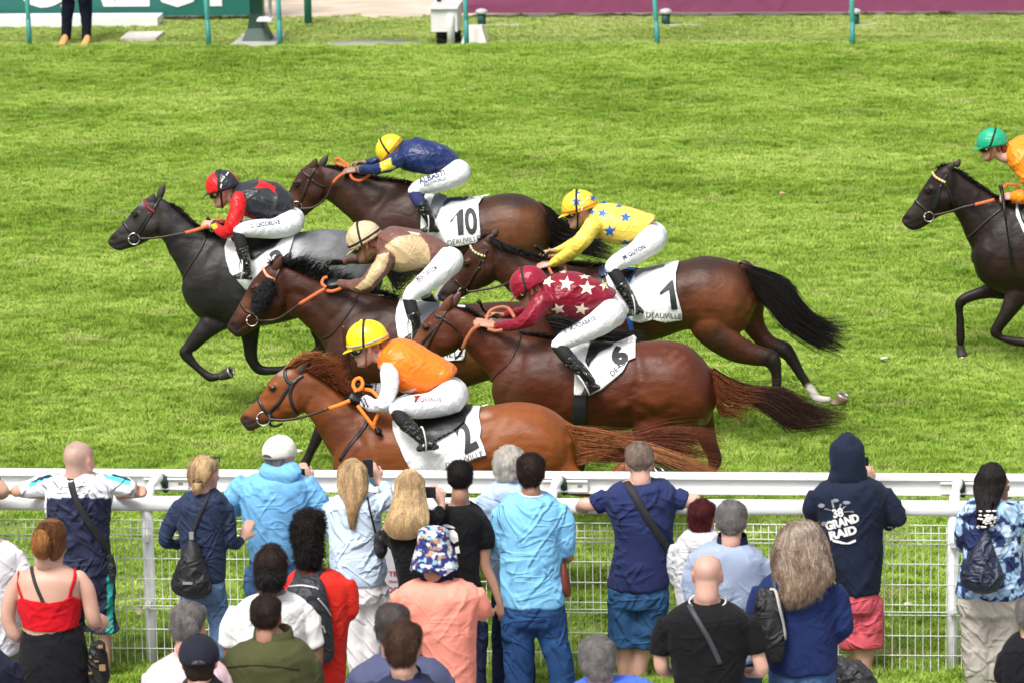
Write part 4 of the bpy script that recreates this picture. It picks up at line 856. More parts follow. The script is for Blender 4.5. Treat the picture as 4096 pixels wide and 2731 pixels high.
def mane(nm, key, T, crest, tips, n, r, m, Y, **k):
    """strands leave the crest and end along the tips line"""
    rg = np.random.default_rng(k.get('seed', 1)); mb = MB(); A = crom(np.array(mapl(T, crest), float), 6); B = crom(np.array(mapl(T, tips), float), 6)
    def at(P, t):
        x = t*(len(P)-1); i = min(int(x), len(P)-2); return P[i]+(P[i+1]-P[i])*(x-i)
    dY = k.get('dY', .03); jit = k.get('jit', 8); curl = k.get('curl', 4.0); lift = k.get('lift', 0.0)
    for q in range(n):
        s = rg.random(); s2 = min(1, max(0, s+rg.normal()*.03)); a = at(A, s); b = at(B, s2)+rg.normal(size=2)*jit; y0 = Y+(rg.random()-.6)*dY; y1 = Y+(rg.random()-.7)*dY*3+k.get('out', 0)
        L = .55+.45*rg.random(); b = a+(b-a)*L; ph = rg.random()*6; pts = []
        for i in range(7):
            t = i/6; e = t*t; p = a*(1-t)+b*t; p = p+np.array([curl*math.sin(ph+t*7), curl*math.cos(ph+t*6)-lift*math.sin(t*3.14)])*t
            pts.append(PY(p[0], p[1], y0*(1-t)+y1*t))
        pts = np.array(pts); T_ = np.gradient(pts, axis=0); rr = r*(.6+.8*rg.random()); rings = []
        for i in range(7):
            t_ = T_[i]/(np.linalg.norm(T_[i])+1e-9); a_ = np.cross(t_, (0, 1, .2)); a_ /= np.linalg.norm(a_)+1e-9; b_ = np.cross(t_, a_); w = rr*(1-.8*(i/6)**2)
            rings.append([pts[i]+a_*w, pts[i]-a_*w*.5+b_*w*.87, pts[i]-a_*w*.5-b_*w*.87])
        v = [z for R in rings for z in R]; f = [(i*3+j, i*3+(j+1) % 3, (i+1)*3+(j+1) % 3, (i+1)*3+j) for i in range(6) for j in range(3)]; mb.add(v, f)
    return mb.build(nm, m, H[key][0])
mane('mane', '2', T2, [(470,445),(560,420),(650,455),(760,530),(880,620),(990,700)], [(640,320),(760,330),(860,370),(900,420),(960,560),(1130,690)], 1100, .0021, HC, Y2, seed=21, jit=14, curl=6, dY=.05, lift=10)
mane('mane_lock', '2', T2, [(600,450),(740,530),(860,620)], [(840,400),(900,520),(980,640)], 450, .002, hair_mat('deep_red_hair', (.15, .038, .014)), Y2-.05, seed=22, jit=14, curl=6, dY=.05, lift=16)
mane('forelock', '2', T2, [(430,450),(470,430),(520,430)], [(600,330),(680,310),(760,325)], 160, .003, HC2, Y2-.02, seed=23, jit=9, curl=5, dY=.04, lift=16)
mane('mane', 'B', TB, [(500,200),(600,240),(740,300),(900,365),(1080,400),(1250,430),(1420,465)], [(640,150),(760,130),(880,190),(1060,250),(1140,330),(1330,410),(1440,455)], 900, .0023, HB, YB, seed=24, jit=13, curl=6, dY=.05, lift=8)
mane('forelock', 'B', TB, [(390,190),(430,180),(470,190)], [(370,200),(470,110),(580,150)], 110, .003, HB, YB, seed=25, jit=9, curl=5, dY=.05)
mane('mane', '5', T5, [(340,410),(440,440),(540,500),(640,555)], [(400,425),(500,435),(580,480),(680,540)], 170, .003, HB, Y5, seed=26, jit=5, curl=3)
mane('mane_lock', '5', T5, [(860,610),(980,640),(1130,665)], [(960,640),(1060,625),(1190,655)], 120, .003, HB, Y5, seed=27, jit=5, curl=3)
mane('mane', '1', T1, [(395,455),(480,490),(600,560),(740,615),(880,650)], [(440,560),(560,590),(680,590),(800,610),(900,650)], 420, .0036, HB, Y1-.06, seed=28, jit=8, curl=4, dY=.04, lift=10)
mane('forelock', '1', T1, [(330,470),(380,450),(430,450)], [(295,500),(340,450),(480,440)], 110, .003, HB, Y1, seed=29, jit=7, curl=4)
mane('mane_lock', '1', T1, [(980,670),(1100,685),(1280,695)], [(1060,640),(1200,645),(1330,660)], 180, .003, HB, Y1, seed=30, jit=6, curl=4)
mane('mane', 'G', TG, [(545,350),(610,385),(700,470),(780,530),(860,580),(960,605)], [(600,360),(680,430),(760,510),(850,575),(930,590),(1010,620)], 380, .0032, HB, YGr, seed=31, jit=7, curl=6, lift=6)
mane('mane', '10', T10, [(300,368),(430,385),(560,430),(720,475),(860,490),(990,505)], [(420,385),(560,410),(700,440),(820,465),(940,480),(1040,495)], 330, .0032, HB, Y10, seed=32, jit=7, curl=4, lift=6)
mane('mane', 'N', TN, [(470,300),(540,350),(620,400),(700,455),(780,500)], [(520,315),(600,370),(670,420),(740,470),(850,510)], 300, .004, HB, YN, seed=33, jit=6, curl=4, lift=3)
mane('forelock', 'N', TN, [(370,300),(400,285),(440,280)], [(350,310),(400,268),(470,268)], 80, .003, HB, YN, seed=34, jit=5, curl=3)
# ------------------------------------------------------------------ people
def unit(v):
    v = np.array(v, float); return v/(np.linalg.norm(v)+1e-9)
def head_geo(mb, o, f, up, s=1.0, jaw=1.0, neck=None, nose=1.0):
    """o = centre of the cranium; f face direction; up"""
    f = unit(f); up = unit(np.array(up)-f*(f@np.array(up))); sd = np.cross(f, up)
    def p(y, z, x=0): return o+(f*(y+0.005)+up*(z-0.145)+sd*x)*s
    S = [(0.002, .078, .03, .022), (.018, .092, .0, .040), (.042, .092, -.03, .052), (.07, .089, -.062, .060), (.1, .086, -.086, .067), (.13, .087, -.098, .072), (.16, .086, -.1, .0745), (.185, .075, -.092, .070), (.208, .045, -.07, .055), (.222, .012, -.04, .03)]
    secs = [((p(a, z)+p(b, z))/2, (p(a, z)-p(b, z))/2, sd*w*s*(jaw if z < .08 else 1)) for z, a, b, w in S]
    loft(mb, secs, 3, 22, cap=0.25)
    # nose, lips, chin, brow, cheekbones
    loft(mb, [(p(.088, .128), f*.008*s, sd*.007*s), (p(.1, .105), f*.012*s*nose, sd*.009*s), (p(.108, .088), f*.013*s*nose, sd*.013*s), (p(.098, .078), f*.009*s, sd*.014*s)], 3, 10, cap=.6)
    for z, y, w, h in ((.058, .094, .021, .006), (.049, .093, .019, .0065)):
        ball(mb, p(y, z), sd*w*s, f*.009*s, up*h*s, 12, 7)
    ball(mb, p(.086, .016), sd*.019*s, f*.014*s, up*.014*s, 10, 7)
    for k in (-1, 1):
        ball(mb, p(.084, .135, k*.03), sd*.022*s, f*.008*s, up*.006*s, 10, 7)
        ball(mb, p(.068, .092, k*.042), sd*.018*s, f*.018*s, up*.014*s, 10, 7)
        # ear: rim and lobe
        c = p(-.012, .108, k*.076); loft(mb, [(c-up*.03*s+f*.006*s, f*.007*s, sd*.006*s), (c, f*.014*s, sd*.008*s), (c+up*.022*s-f*.004*s, f*.017*s, sd*.009*s), (c+up*.034*s-f*.002*s, f*.010*s, sd*.007*s)], 3, 10, cap=.4)
    return p, sd
def hand_geo(mb, w, d, n, curl=0.9, s=1.0, thumb=1, spread=0.15):
    """w wrist, d along the hand, n back-of-hand normal"""
    d = unit(d); n = unit(np.array(n)-d*(d@np.array(n))); b = np.cross(d, n)*thumb
    loft(mb, [(w-d*.01*s, b*.026*s, n*.02*s), (w+d*.03*s, b*.036*s, n*.018*s), (w+d*.06*s, b*.041*s, n*.016*s), (w+d*.082*s, b*.038*s, n*.013*s)], 3, 14, cap=.5)
    for i, L in enumerate((.92, 1.05, 1.0, .8)):
        off = (.029-.0195*i); p0 = w+d*.078*s+b*off*s; a = 0; dr = unit(d+b*spread*(off/.03)*.5); pts = [(p0-dr*.015*s, .0092*s, .0092*s)]
        pts.append((p0, .0092*s, .0092*s)); pos = p0
        for l, c in ((.042, .55), (.027, .9), (.021, .6)):
            a += c*curl; dd = dr*math.cos(a)-n*math.sin(a); pos = pos+dd*l*L*s; pts.append((pos, .0084*s, .0084*s))
        tube(mb, pts, 2, 8, side=b)
    p0 = w+d*.025*s+b*.03*s-n*.004*s; d1 = unit(d*.75+b*.75-n*.25); d2 = unit(d*.95+b*.1-n*(.3+.5*curl))
    tube(mb, [(p0-d1*.01, .011*s, .011*s), (p0+d1*.035*s, .0105*s, .0105*s), (p0+d1*.035*s+d2*.03*s, .0095*s, .0095*s), (p0+d1*.035*s+d2*.052*s, .008*s, .008*s)], 3, 8, side=n)
def colour_skin(me, base, hair=None, head=None, lips=True):
    co = vget(me); c = np.tile(np.array(base, float), (len(co), 1)); c *= (0.93+0.14*vnoise(co, 16))[:, None]
    if head is not None:
        o, f, up, s = head; f = unit(f); up = unit(np.array(up)-f*(f@np.array(up))); sd = np.cross(f, up)
        r = (co-o)/s; y = r@f-0.005; z = r@up+.145; x = r@sd
        def m(cy, cz, cx, ry, rz, rx): return np.exp(-(((y-cy)/ry)**2+((z-cz)/rz)**2+((np.abs(x)-cx)/rx)**2)**2)[:, None]
        red = np.array(base)*np.array([1.15, .68, .66])
        for q, a in ((m(.1, .054, 0, .02, .011, .026), .8), (m(.1, .09, 0, .03, .016, .018), .4), (m(-.012, .108, .08, .03, .04, .02), .55), (m(.07, .088, .042, .03, .02, .02), .3)):
            c = c*(1-q*a)+red*q*a
        if hair is not None:
            q = m(.088, .139, .03, .02, .0055, .02); c = c*(1-q*.8)+np.array(hair)*q*.8
            # stubble line / scalp under hair
            q = np.clip((z-.17)*30, 0, 1)[:, None]; c = c*(1-q*.5)+np.array(hair)*q*.5
            q = (np.clip((-.04-y)*30, 0, 1)*np.clip((z-.06)*40, 0, 1))[:, None]; c = c*(1-q*.4)+np.array(hair)*q*.4
    setcol(me, np.clip(c, 0, 1))
def eyes(root, p, sd, f, s):
    for k in (-1, 1):
        mb = MB(); c = p(.078, .121, k*.031); ball(mb, c, sd*.0125*s, unit(f)*.0125*s, np.cross(sd, unit(f))*.0125*s, 12, 9)
        e = mb.build('eye', mat('eye_white', (.75, .72, .68), .15), root)
        mb = MB(); ball(mb, c+unit(f)*.0085*s, sd*.0062*s, unit(f)*.005*s, np.cross(sd, unit(f))*.0062*s, 10, 7); mb.build('iris', mat('iris', (.03, .015, .01), .1), e)
def wrinkle(me, amp=.006, sc=9, seed=0, stretch=(1, 1, 1)):
    """folds of cloth: sharp valleys between soft swells, running mostly across"""
    co = vget(me); nr = nget(me); q = co+seed*1.7; w = (np.stack([vnoise(q, 3), vnoise(q+3, 3), vnoise(q+7, 3)], 1)-.5)*.22; d = 0
    for i, (an, fx, fz) in enumerate(((.62, 15, 3.4), (-.7, 17, 4.0), (1.4, 16, 5))):
        c, s_ = math.cos(an), math.sin(an); x, z = q[:, 0]*c-q[:, 2]*s_+w[:, 0], q[:, 0]*s_+q[:, 2]*c+w[:, 2]
        r = 1-np.abs(2*vnoise(np.stack([x*fx, (q[:, 1]+w[:, 1])*8, z*fz], 1)+i*5, sc/6)-1); mk = np.clip((vnoise(q+i*9, 4)-.40)*4, 0, 1); d = d+(r**3)*mk*(1, 1, .6)[i]
    vset(me, co+nr*((d-.35)*amp*1.1)[:, None])
SKINS = dict(fair=(.56, .33, .25), tan=(.42, .22, .145), dark=(.075, .035, .022), brown=(.22, .11, .065), pink=(.62, .36, .28))
def jockey(S):
    T, Y = S['T'], S['Y']; sc = pxm(Y); k = T(1, 0)[0]-T(0, 0)[0]
    def P(x, y, dy=0.0): return PY(*T(x, y), Y+dy)
    root = thing('person', S['label'], 'jockey', 'jockeys riding in the race')
    FK = (.42, .75, 1.08, 1.26, 1.36, 1.42, 1.46, 1.48, 1.5, 1.5)
    def nodes(L, dy, g=1.0, gs=1.0, i0=0):
        return [(P(q[0], q[1], (q[3] if len(q) > 3 else 0)+dy*(FK[i+i0] if len(q) <= 3 else 1)), q[2]*k/sc*g, q[2]*k/sc*g*gs) for i, q in enumerate(L)]
    def secs(L, g=1.0):
        o = []
        for x0, y0, x1, y1, w in L:
            a, b = P(x0, y0), P(x1, y1); o.append(((a+b)/2, (b-a)/2*g, np.array([0, w*g, 0])))
        return o
    hx, hy, ang, hs = S['head']; a = R_(ang); yaw = R_(S.get('yaw', 0))
    f = np.array([-math.cos(a)*math.cos(yaw), -math.sin(yaw), -math.sin(a)]); up = np.array([-math.sin(a), 0, math.cos(a)])
    ho = P(hx, hy); base = SKINS[S.get('skin', 'fair')]
    # body: one continuous figure
    mb = MB(); p, sd = head_geo(mb, ho, f, up, hs)
    neckb = P(*S['neck']); tube(mb, [(p(-.03, .07), .052, .055), ((p(-.035, .03)+neckb)/2, .052, .056), (neckb, .06, .075)], 3, 14)
    loft(mb, secs(S['torso'], .82), 3, 18, cap=.3)
    for L, dy in ((S['arm'], -1), (S['farm'], 1)):
        nd = nodes(L, 0, .8); tube(mb, nd, 3, 12)
    for L, dy in ((S['leg'], -S['ldy']), (S['fleg'], S['ldy'])): tube(mb, nodes(L, dy, .72), 3, 12)
    for h in (S['hand'], S['fhand']):
        w = P(h[0], h[1], h[2]); d = np.array([h[3], h[4], h[5]]); hand_geo(mb, w, d, h[6], h[7], S.get('hs', .98), h[8] if len(h) > 8 else 1)
    me = remesh(mb, .0078, 2, .5, .45); colour_skin(me, base, S.get('hair', (.05, .025, .015)), (ho, f, up, hs))
    body = finish(me, 'body', M_SKIN, root); eyes(root, p, sd, f, hs)
    # gloves
    if S.get('glove'):
        for h in (S['hand'], S['fhand']):
            mb = MB(); w = P(h[0], h[1], h[2]); hand_geo(mb, w-unit(h[3:6])*.004, h[3:6], h[6], h[7], S.get('hs', .98)*1.08, h[8] if len(h) > 8 else 1)
            g = remesh(mb, .0075, 1, .4, .6); finish(g, 'glove', M_BLACK, root)
    # silks
    mb = MB(); loft(mb, secs(S['torso'], 1.0), 4, 26, cap=.22, expo=.95)
    for L in (S['arm'], S['farm']):
        tube(mb, nodes(L, 0, 1.06), 4, 16)
    me = remesh(mb, .0092, 3, .5); wrinkle(me, .011, 4.2, len(S['label'])); S['silk'](me)
    silks = finish(me, 'silks', S['silkmat'], root)
    # breeches (pelvis and both thighs)
    mb = MB()
    for L, dy in ((S['leg'][:S['kn']], -S['ldy']), (S['fleg'][:S['kn']], S['ldy'])):
        nd = nodes(L, dy, 1.0, .95); tube(mb, nd, 5, 20)
    px_, py_, pr = S['pelvis']; c = P(px_, py_); r = pr*k/sc
    ball(mb, c, np.array([r, 0, 0]), np.array([0, .165, 0]), np.array([0, 0, r*.95]), 18, 11)
    me = remesh(mb, .0105, 5, .5, .6); wrinkle(me, .004, 6, 3); br = finish(me, 'breeches', M_BREECH, root)
    # boots with sock top
    for L, dy, ft in ((S['leg'][S['kn']-1:], -S['ldy'], S['foot']), (S['fleg'][S['kn']-1:], S['ldy'], S.get('ffoot', S['foot']))):
        mb = MB(); nd = nodes(L, dy, i0=S['kn']-1); q = nd[0]; tube(mb, [(q[0], q[1]*.9, q[2]*.9), (nd[1][0], nd[1][1]*.98, nd[1][2]*.95), (nd[1][0]*.6+nd[2][0]*.4, nd[2][1], nd[2][2])], 3, 14)
        me = remesh(mb, .01, 2); sk = finish(me, 'sock', S.get('sockmat', mat('black_sock', (.008, .008, .01), .75)), root)
        mb = MB(); nd2 = [(nd[1][0]*.55+nd[2][0]*.45, nd[1][1]*1.02, nd[1][2]*1.02)]+nd[2:]
        tube(mb, nd2, 4, 18, cap=.25)
        (tx, ty), (ex, ey) = ft; e, t = P(ex, ey, dy*1.5), P(tx, ty, dy*1.55); dn = unit(t-e); dd = np.cross(dn, (0, 1, 0)); dd = dd if dd[2] > 0 else -dd
        an = nd[-1][0]
        loft(mb, [(e+dd*.03, dd*.03, np.array([0, .03, 0])), (e*.62+t*.38+dd*.033, dd*.036, np.array([0, .034, 0])), (e*.3+t*.7+dd*.022, dd*.026, np.array([0, .042, 0])), (t+dd*.014, dd*.016, np.array([0, .032, 0]))], 4, 16, cap=.6)
        loft(mb, [(an, dn*.04, np.array([0, .036, 0])), (e*.7+t*.3+dd*.04, dn*.05, np.array([0, .036, 0]))], 3, 14, cap=.5)
        ball(mb, e+dd*.012-dn*.004, dn*.03, np.array([0, .028, 0]), dd*.016)
        me = remesh(mb, .008, 3); wrinkle(me, .004, 16, 5, (1, 1, 1.6)); bo = finish(me, 'boot', M_BOOT, root)
        ms = MB(); c = e*.38+t*.62-dd*.0; w_ = .062; rings = []
        for i in range(19):
            a_ = R_(-60)+R_(300)*i/18; rings.append(c+dd*(.075+math.sin(a_)*.085)+np.array([0, 1, 0])*0+(dn*.35*math.cos(a_)*w_)+np.array([0, math.cos(a_)*w_*.9, 0]))
        tube(ms, [(q, .005, .008) for q in rings], 1, 8); ms.build('stirrup', mat('white_stirrup', (.75, .75, .73), .3), bo)
    # helmet: shell, peak, button, band, goggles
    H_ = S['helm']; hm = H_['m']; fo = unit(f); u2 = np.cross(np.cross(fo, up), fo); u2 = unit(u2); c = ho+u2*.014*hs+fo*.004
    t_ = R_(H_.get('tilt', 0)); ff = fo*math.cos(t_)+u2*math.sin(t_); uu = u2*math.cos(t_)-fo*math.sin(t_)
    A, B, C = .127*hs*H_.get('g', 1), .104*hs, .112*hs*H_.get('g', 1); mb = MB(); rings = []
    for i in range(15):
        ph = R_(-17)+R_(105)*i/14; h = math.sin(ph); r = math.cos(ph)
        if i < 3: r *= 1+.015*(3-i)
        rings.append([c+uu*C*h+(ff*A*math.cos(t)+sd*B*math.sin(t))*r*(1+.035*math.sin(t*8+1)*max(0, .35-h)) for t in np.linspace(0, 2*math.pi, 40, endpoint=False)])
    rings_to(mb, rings); hel = mb.build('helmet', hm, root)
    if 'paint' in H_: H_['paint'](hel.data)
    hb = bvh_of(hel)
    mb = MB(); fr = c-uu*C*.30+ff*A*.86; loft(mb, [(fr-ff*.03, sd*.088, uu*.006), (fr+ff*.006-uu*.001, sd*.078, uu*.006), (fr+ff*.036-uu*.008, sd*.058, uu*.005), (fr+ff*.058-uu*.014, sd*.03, uu*.004)], 3, 18, cap=.3)
    mb.build('peak', H_.get('pm', hm), hel)
    mb = MB(); ball(mb, c+uu*C*1.0, ff*.012, sd*.012, uu*.009); mb.build('button', H_.get('bm', hm), hel)
    mbg = MB(); rr = []      # goggle strap: loop over the crown
    for i in range(25):
        t = R_(-15)+R_(210)*i/24; v = sd*math.cos(t)*B*1.03+unit(uu*1.0-ff*H_.get('sl', .25))*math.sin(t)*C*1.06; rr.append(c+v+ff*.01)
    T_ = np.gradient(np.array(rr), axis=0); rings = []
    for q, tt in zip(rr, T_):
        tt = unit(tt); nn = unit(q-c); ss = np.cross(tt, nn); rings.append(np.array([q+ss*a_*.008+nn*b_*.002 for a_, b_ in ((-1, -1), (-1, 1), (1, 1), (1, -1))]))
    rings_to(mbg, rings); mbg.build('goggle_strap', mat('black_elastic', (.01, .01, .012), .7), hel)
    if H_.get('band'):
        mbg = MB(); rings = []
        for i in range(41):
            t = 2*math.pi*i/40; h = -.10; r = math.sqrt(1-h*h)*1.028; q = c+uu*C*(h+H_.get('bh', 0))+(ff*A*math.cos(t)+sd*B*math.sin(t))*r; nn = unit(q-c-uu*((q-c)@uu)); rings.append(np.array([q+uu*a_*.0075+nn*b_*.0015 for a_, b_ in ((-1, -1), (-1, 1), (1, 1), (1, -1))]))
        rings_to(mbg, rings); mbg.build('helmet_band', H_['band'], hel)
    # goggles over the eyes
    mb = MB(); g0 = p(.083, .122)
    g0 = p(.09, .118); loft(mb, [(g0-sd*.078*hs-fo*.045, u2*.024*hs, fo*.018), (g0-sd*.062*hs-fo*.016, u2*.034*hs, fo*.028), (g0-sd*.03*hs, u2*.032*hs, fo*.02), (g0, u2*.022*hs, fo*.016), (g0+sd*.03*hs, u2*.032*hs, fo*.02), (g0+sd*.062*hs-fo*.016, u2*.034*hs, fo*.028), (g0+sd*.078*hs-fo*.045, u2*.024*hs, fo*.018)], 4, 14, cap=.4)
    gg = mb.build('goggles', mat('goggle_lens', (.012, .012, .014), .12, coat=.5), root)
    for kx in (-1, 1):
        mb = MB(); cc = p(.052, .117, kx*.088*1.0); torus(mb, cc, (fo, u2), .0085, .0028, 14, 6); mb.build('goggle_vent', mat('brass', (.55, .42, .16), .35, metal=.6), gg)
    mb = MB()                 # side strap and chin strap
    pts = [p(.06, .12, -.074), p(.02, .14, -.084), p(-.03, .17, -.088)]
    tube(mb, [(q, .006, .003) for q in pts], 3, 8)
    mb.build('goggle_band', mat('black_elastic', (.01, .01, .012), .7), gg)
    mb = MB(); near = -1 if sd[1] > 0 else 1
    for kx in (-1, 1):
        tube(mb, [(q, .0065, .0035) for q in (p(.0, .14, kx*.083), p(.018, .09, kx*.074), p(.03, .04, kx*.06), p(.045, .0, kx*.03), p(.05, -.008, 0))], 3, 8)
    mb.build('chin_strap', S.get('chinmat', M_BLACK), hel)
    if S.get('hairv'):
        mb = MB(); loft(mb, [(p(-.085, .12), fo*.025, sd*.06), (p(-.088, .085), fo*.03, sd*.058), (p(-.08, .05), fo*.026, sd*.045), (p(-.085, .02), fo*.014, sd*.03)], 3, 16, cap=.6)
        for kx in (-1, 1): loft(mb, [(p(-.04, .14, kx*.07), fo*.03, sd*.012), (p(-.045, .105, kx*.073), fo*.02, sd*.01), (p(-.05, .075, kx*.066), fo*.014, sd*.009)], 3, 12)
        me = remesh(mb, .008, 3); finish(me, 'hair', mat('hair_%s' % S['hairv'][0], S['hairv'][1], .5, bump=.5, bscale=60, stretch=(1, 1, 4), vary=.3, vscale=40), root)
    bs, bb, bh = bvh_of(silks), bvh_of(br), hb
    return dict(root=root, silks=silks, breeches=br, helmet=hel, bs=bs, bb=bb, bh=hb, P=P, head=(p, sd, fo, u2, hs))
def px_region(me, fns, base):
    """colour map of real panels sewn in the garment"""
    co = vget(me); px, py = proj(co); c = np.tile(np.array(base, float), (len(co), 1))
    for fn, col in fns:
        w = fn(px, py, co); c = c*(1-w[:, None])+np.array(col)*w[:, None]
    setcol(me, c)
def pol(T, pts, ymax=None, ymin=None):
    Q = [T(*p) for p in pts]
    def fn(px, py, co):
        w = inpoly(px, py, Q).astype(float)
        if ymax is not None: w *= co[:, 1] < ymax
        if ymin is not None: w *= co[:, 1] > ymin
        return w
    return fn
def star(cx, cy, r, rot=0, sx=1.0, sy=1.0, inner=.42):
    return [(cx+sx*(r if i % 2 == 0 else r*inner)*math.sin(R_(rot)+i*math.pi/5), cy-sy*(r if i % 2 == 0 else r*inner)*math.cos(R_(rot)+i*math.pi/5)) for i in range(10)]
def satin(nm, c=(1, 1, 1), attr=True, rough=.36, wr=.34):
    return mat(nm, c, rough, spec=.4, attr=attr, wr=wr*.45, wscale=8, sheen=.05, bump=.08, bscale=250)
U_ = (0, 0, 1)
def flat_col(c):
    def fn(me): px_region(me, [], c)
    return fn
# far leg: same chain, a little higher in the picture because it is farther away; drawn from the near one
def far(L, du=0, dv=-14): return [(q[0]+du, q[1]+dv, *q[2:]) for q in L]
J = {}
# red sleeves, black body with red star (on the grey)
T = TG
RED, BLK = (.62, .008, .012), (.022, .026, .032)
def silkG(me):
    arm = pol(T, [(1085,250),(1140,258),(1172,330),(1165,400),(1180,440),(1250,455),(1240,475),(1120,490),(1080,620),(960,640),(890,540),(940,500),(1020,470),(1040,330)], ymax=None)
    px_region(me, [(arm, RED), (pol(T, [(1280,156),(1412,220),(1395,222),(1405,270),(1350,225),(1230,228),(1275,190),(1265,160)]), RED), (pol(T, [(880,520),(925,505),(945,540),(905,560)]), (.75,.45,.03))], BLK)
leg = [(1530,500,105),(1400,550,84),(1250,552,76),(1150,560,62),(1108,580,52),(1125,665,52),(1150,760,47),(1175,850,38),(1185,905,33)]
J['G'] = jockey(dict(T=T, Y=YGr, label='rider in black silks with a red star and red sleeves, on the leading grey horse', head=(985,215,16,1.06), neck=(1085,290), torso=[(1090,205,1060,320,.07),(1140,182,1090,390,.14),(1225,162,1150,440,.185),(1330,172,1240,465,.19),(1440,215,1350,478,.17),(1525,290,1440,455,.15),(1552,365,1500,420,.12)],
  arm=[(1110,320,60,-.17),(1090,440,56,-.24),(1030,580,47,-.26),(975,575,40,-.2),(915,528,28,-.10)], farm=[(1110,310,55,.17),(1080,430,45,.24),(1040,520,38,.24),(1000,530,30,.16),(960,505,24,.08)],
  leg=leg, fleg=far(leg, 12, -22), ldy=.24, kn=5, pelvis=(1530,495,100), foot=((1072,948),(1192,960)), hand=(918,528,-.10,-.9,.1,.15,(0,-.7,.7),1.2), fhand=(965,505,.08,-.95,-.1,.1,(0,.7,.7),1.2,-1),
  silk=silkG, silkmat=satin('satin_black_red'), helm=dict(m=satin('helmet_black_red', wr=.3), paint=lambda me: px_region(me, [(pol(T, [(870,60),(912,90),(955,250),(840,280),(840,100)]), RED), (pol(T, [(960,60),(1110,60),(1120,190),(1085,140),(1030,85)]), RED)], BLK), pm=mat('dark_visor', (.02,.022,.03), .3), tilt=0), skin='fair'))
# yellow with blue stars (cloth 1)
T = T1; YEL, BLU = (.85, .60, .045), (.02, .13, .62)
leg = [(1700,470,118),(1580,575,90),(1460,640,70),(1395,680,62),(1372,712,54),(1425,790,54),(1475,880,52),(1530,970,46),(1555,1030,38)]
J['1'] = jockey(dict(T=T, Y=Y1, label='rider in pale yellow silks with blue stars and a starred yellow cap', head=(1118,218,12,1.06), neck=(1210,310), torso=[(1235,195,1180,330,.08),(1330,185,1230,450,.16),(1450,205,1370,500,.19),(1570,235,1480,515,.18),(1665,268,1580,470,.15),(1722,294,1650,370,.12)],
  arm=[(1225,360,70,-.17),(1140,490,62,-.22),(1040,580,50,-.2),(960,635,42,-.15),(905,665,34,-.1)], farm=[(1220,350,60,.17),(1120,460,42,.2),(1030,520,36,.16),(960,555,30,.12),(915,568,24,.08)],
  leg=leg, fleg=far(leg, 14, -24), ldy=.24, kn=5, pelvis=(1700,470,115), foot=((1515,1085),(1600,1075)), hand=(895,668,-.1,-.95,-.05,-.15,(0,-.5,.9),.75), fhand=(910,570,.08,-.9,-.05,-.15,(0,.5,.9),1.1,-1),
  silk=flat_col((.88,.66,.10)), silkmat=satin('satin_yellow'), helm=dict(m=satin('helmet_yellow', (.85,.6,.04), attr=False, wr=.35), band=mat('orange_band', (.8,.2,.03), .6), tilt=-4), skin='fair', hair=(.1,.04,.02)))
# brown and beige
T = T10; BRN, BEI = (.155, .068, .052), (.50, .37, .20)
def silkB(me):
    px_region(me, [(pol(T, [(790,1010),(900,935),(1010,918),(1090,935),(1140,1000),(1165,1060),(1150,1170),(960,1215),(870,1200),(885,1100),(850,1060)]), BEI), (pol(T, [(740,1080),(830,1060),(828,1110),(800,1200),(690,1330),(600,1365),(560,1345),(640,1270),(700,1150)]), BEI), (pol(T, [(980,890),(1070,905),(1090,925),(1010,918)]), (.62,.52,.42)), (pol(T, [(590,1085),(640,1080),(660,1110),(580,1115)]), BEI)], BRN)
leg = [(1310,1130,120),(1210,1235,98),(1080,1340,74),(1020,1390,64),(990,1430,56),(1012,1510,56),(1040,1590,55),(1060,1680,46),(1045,1730,38)]
J['B'] = jockey(dict(T=T, Y=YB, label='rider in brown silks with beige panels and a cream cap, black gloves', head=(640,955,22,1.08), neck=(745,1000), torso=[(775,885,730,1040,.08),(860,868,800,1140,.16),(950,875,890,1195,.19),(1060,903,1000,1198,.18),(1170,930,1110,1185,.16),(1258,980,1170,1130,.14),(1300,1010,1215,1070,.12)],
  arm=[(820,1080,62,-.17),(740,1220,54,-.24),(640,1315,47,-.26),(540,1325,38,-.2),(440,1308,28,-.12)], farm=[(800,1050,55,.17),(700,1110,42,.22),(600,1125,36,.2),(520,1125,30,.14),(440,1140,24,.09)],
  leg=leg, fleg=[(q[0]+[0,10,40,90,130,150,170,190,180][i], q[1]-[15,15,20,30,40,50,70,80,80][i], q[2]*.92) for i, q in enumerate(leg)], ldy=.24, kn=5, pelvis=(1310,1130,118), foot=((960,1770),(1070,1765)), ffoot=((1150,1690),(1260,1690)), hand=(438,1308,-.12,-.95,.05,0,(0,-.6,.8),1.3), fhand=(440,1140,.09,-.95,0,-.05,(0,.6,.8),1.3,-1), glove=1,
  silk=silkB, silkmat=satin('satin_brown'), helm=dict(m=satin('helmet_cream', (.60,.47,.29), attr=False, wr=.35), band=mat('black_elastic', (.01,.01,.012), .7), tilt=-8, bh=.08), skin='tan', hairv=('auburn', (.20,.055,.02)), chinmat=mat('tan_strap', (.28,.1,.04), .6)))
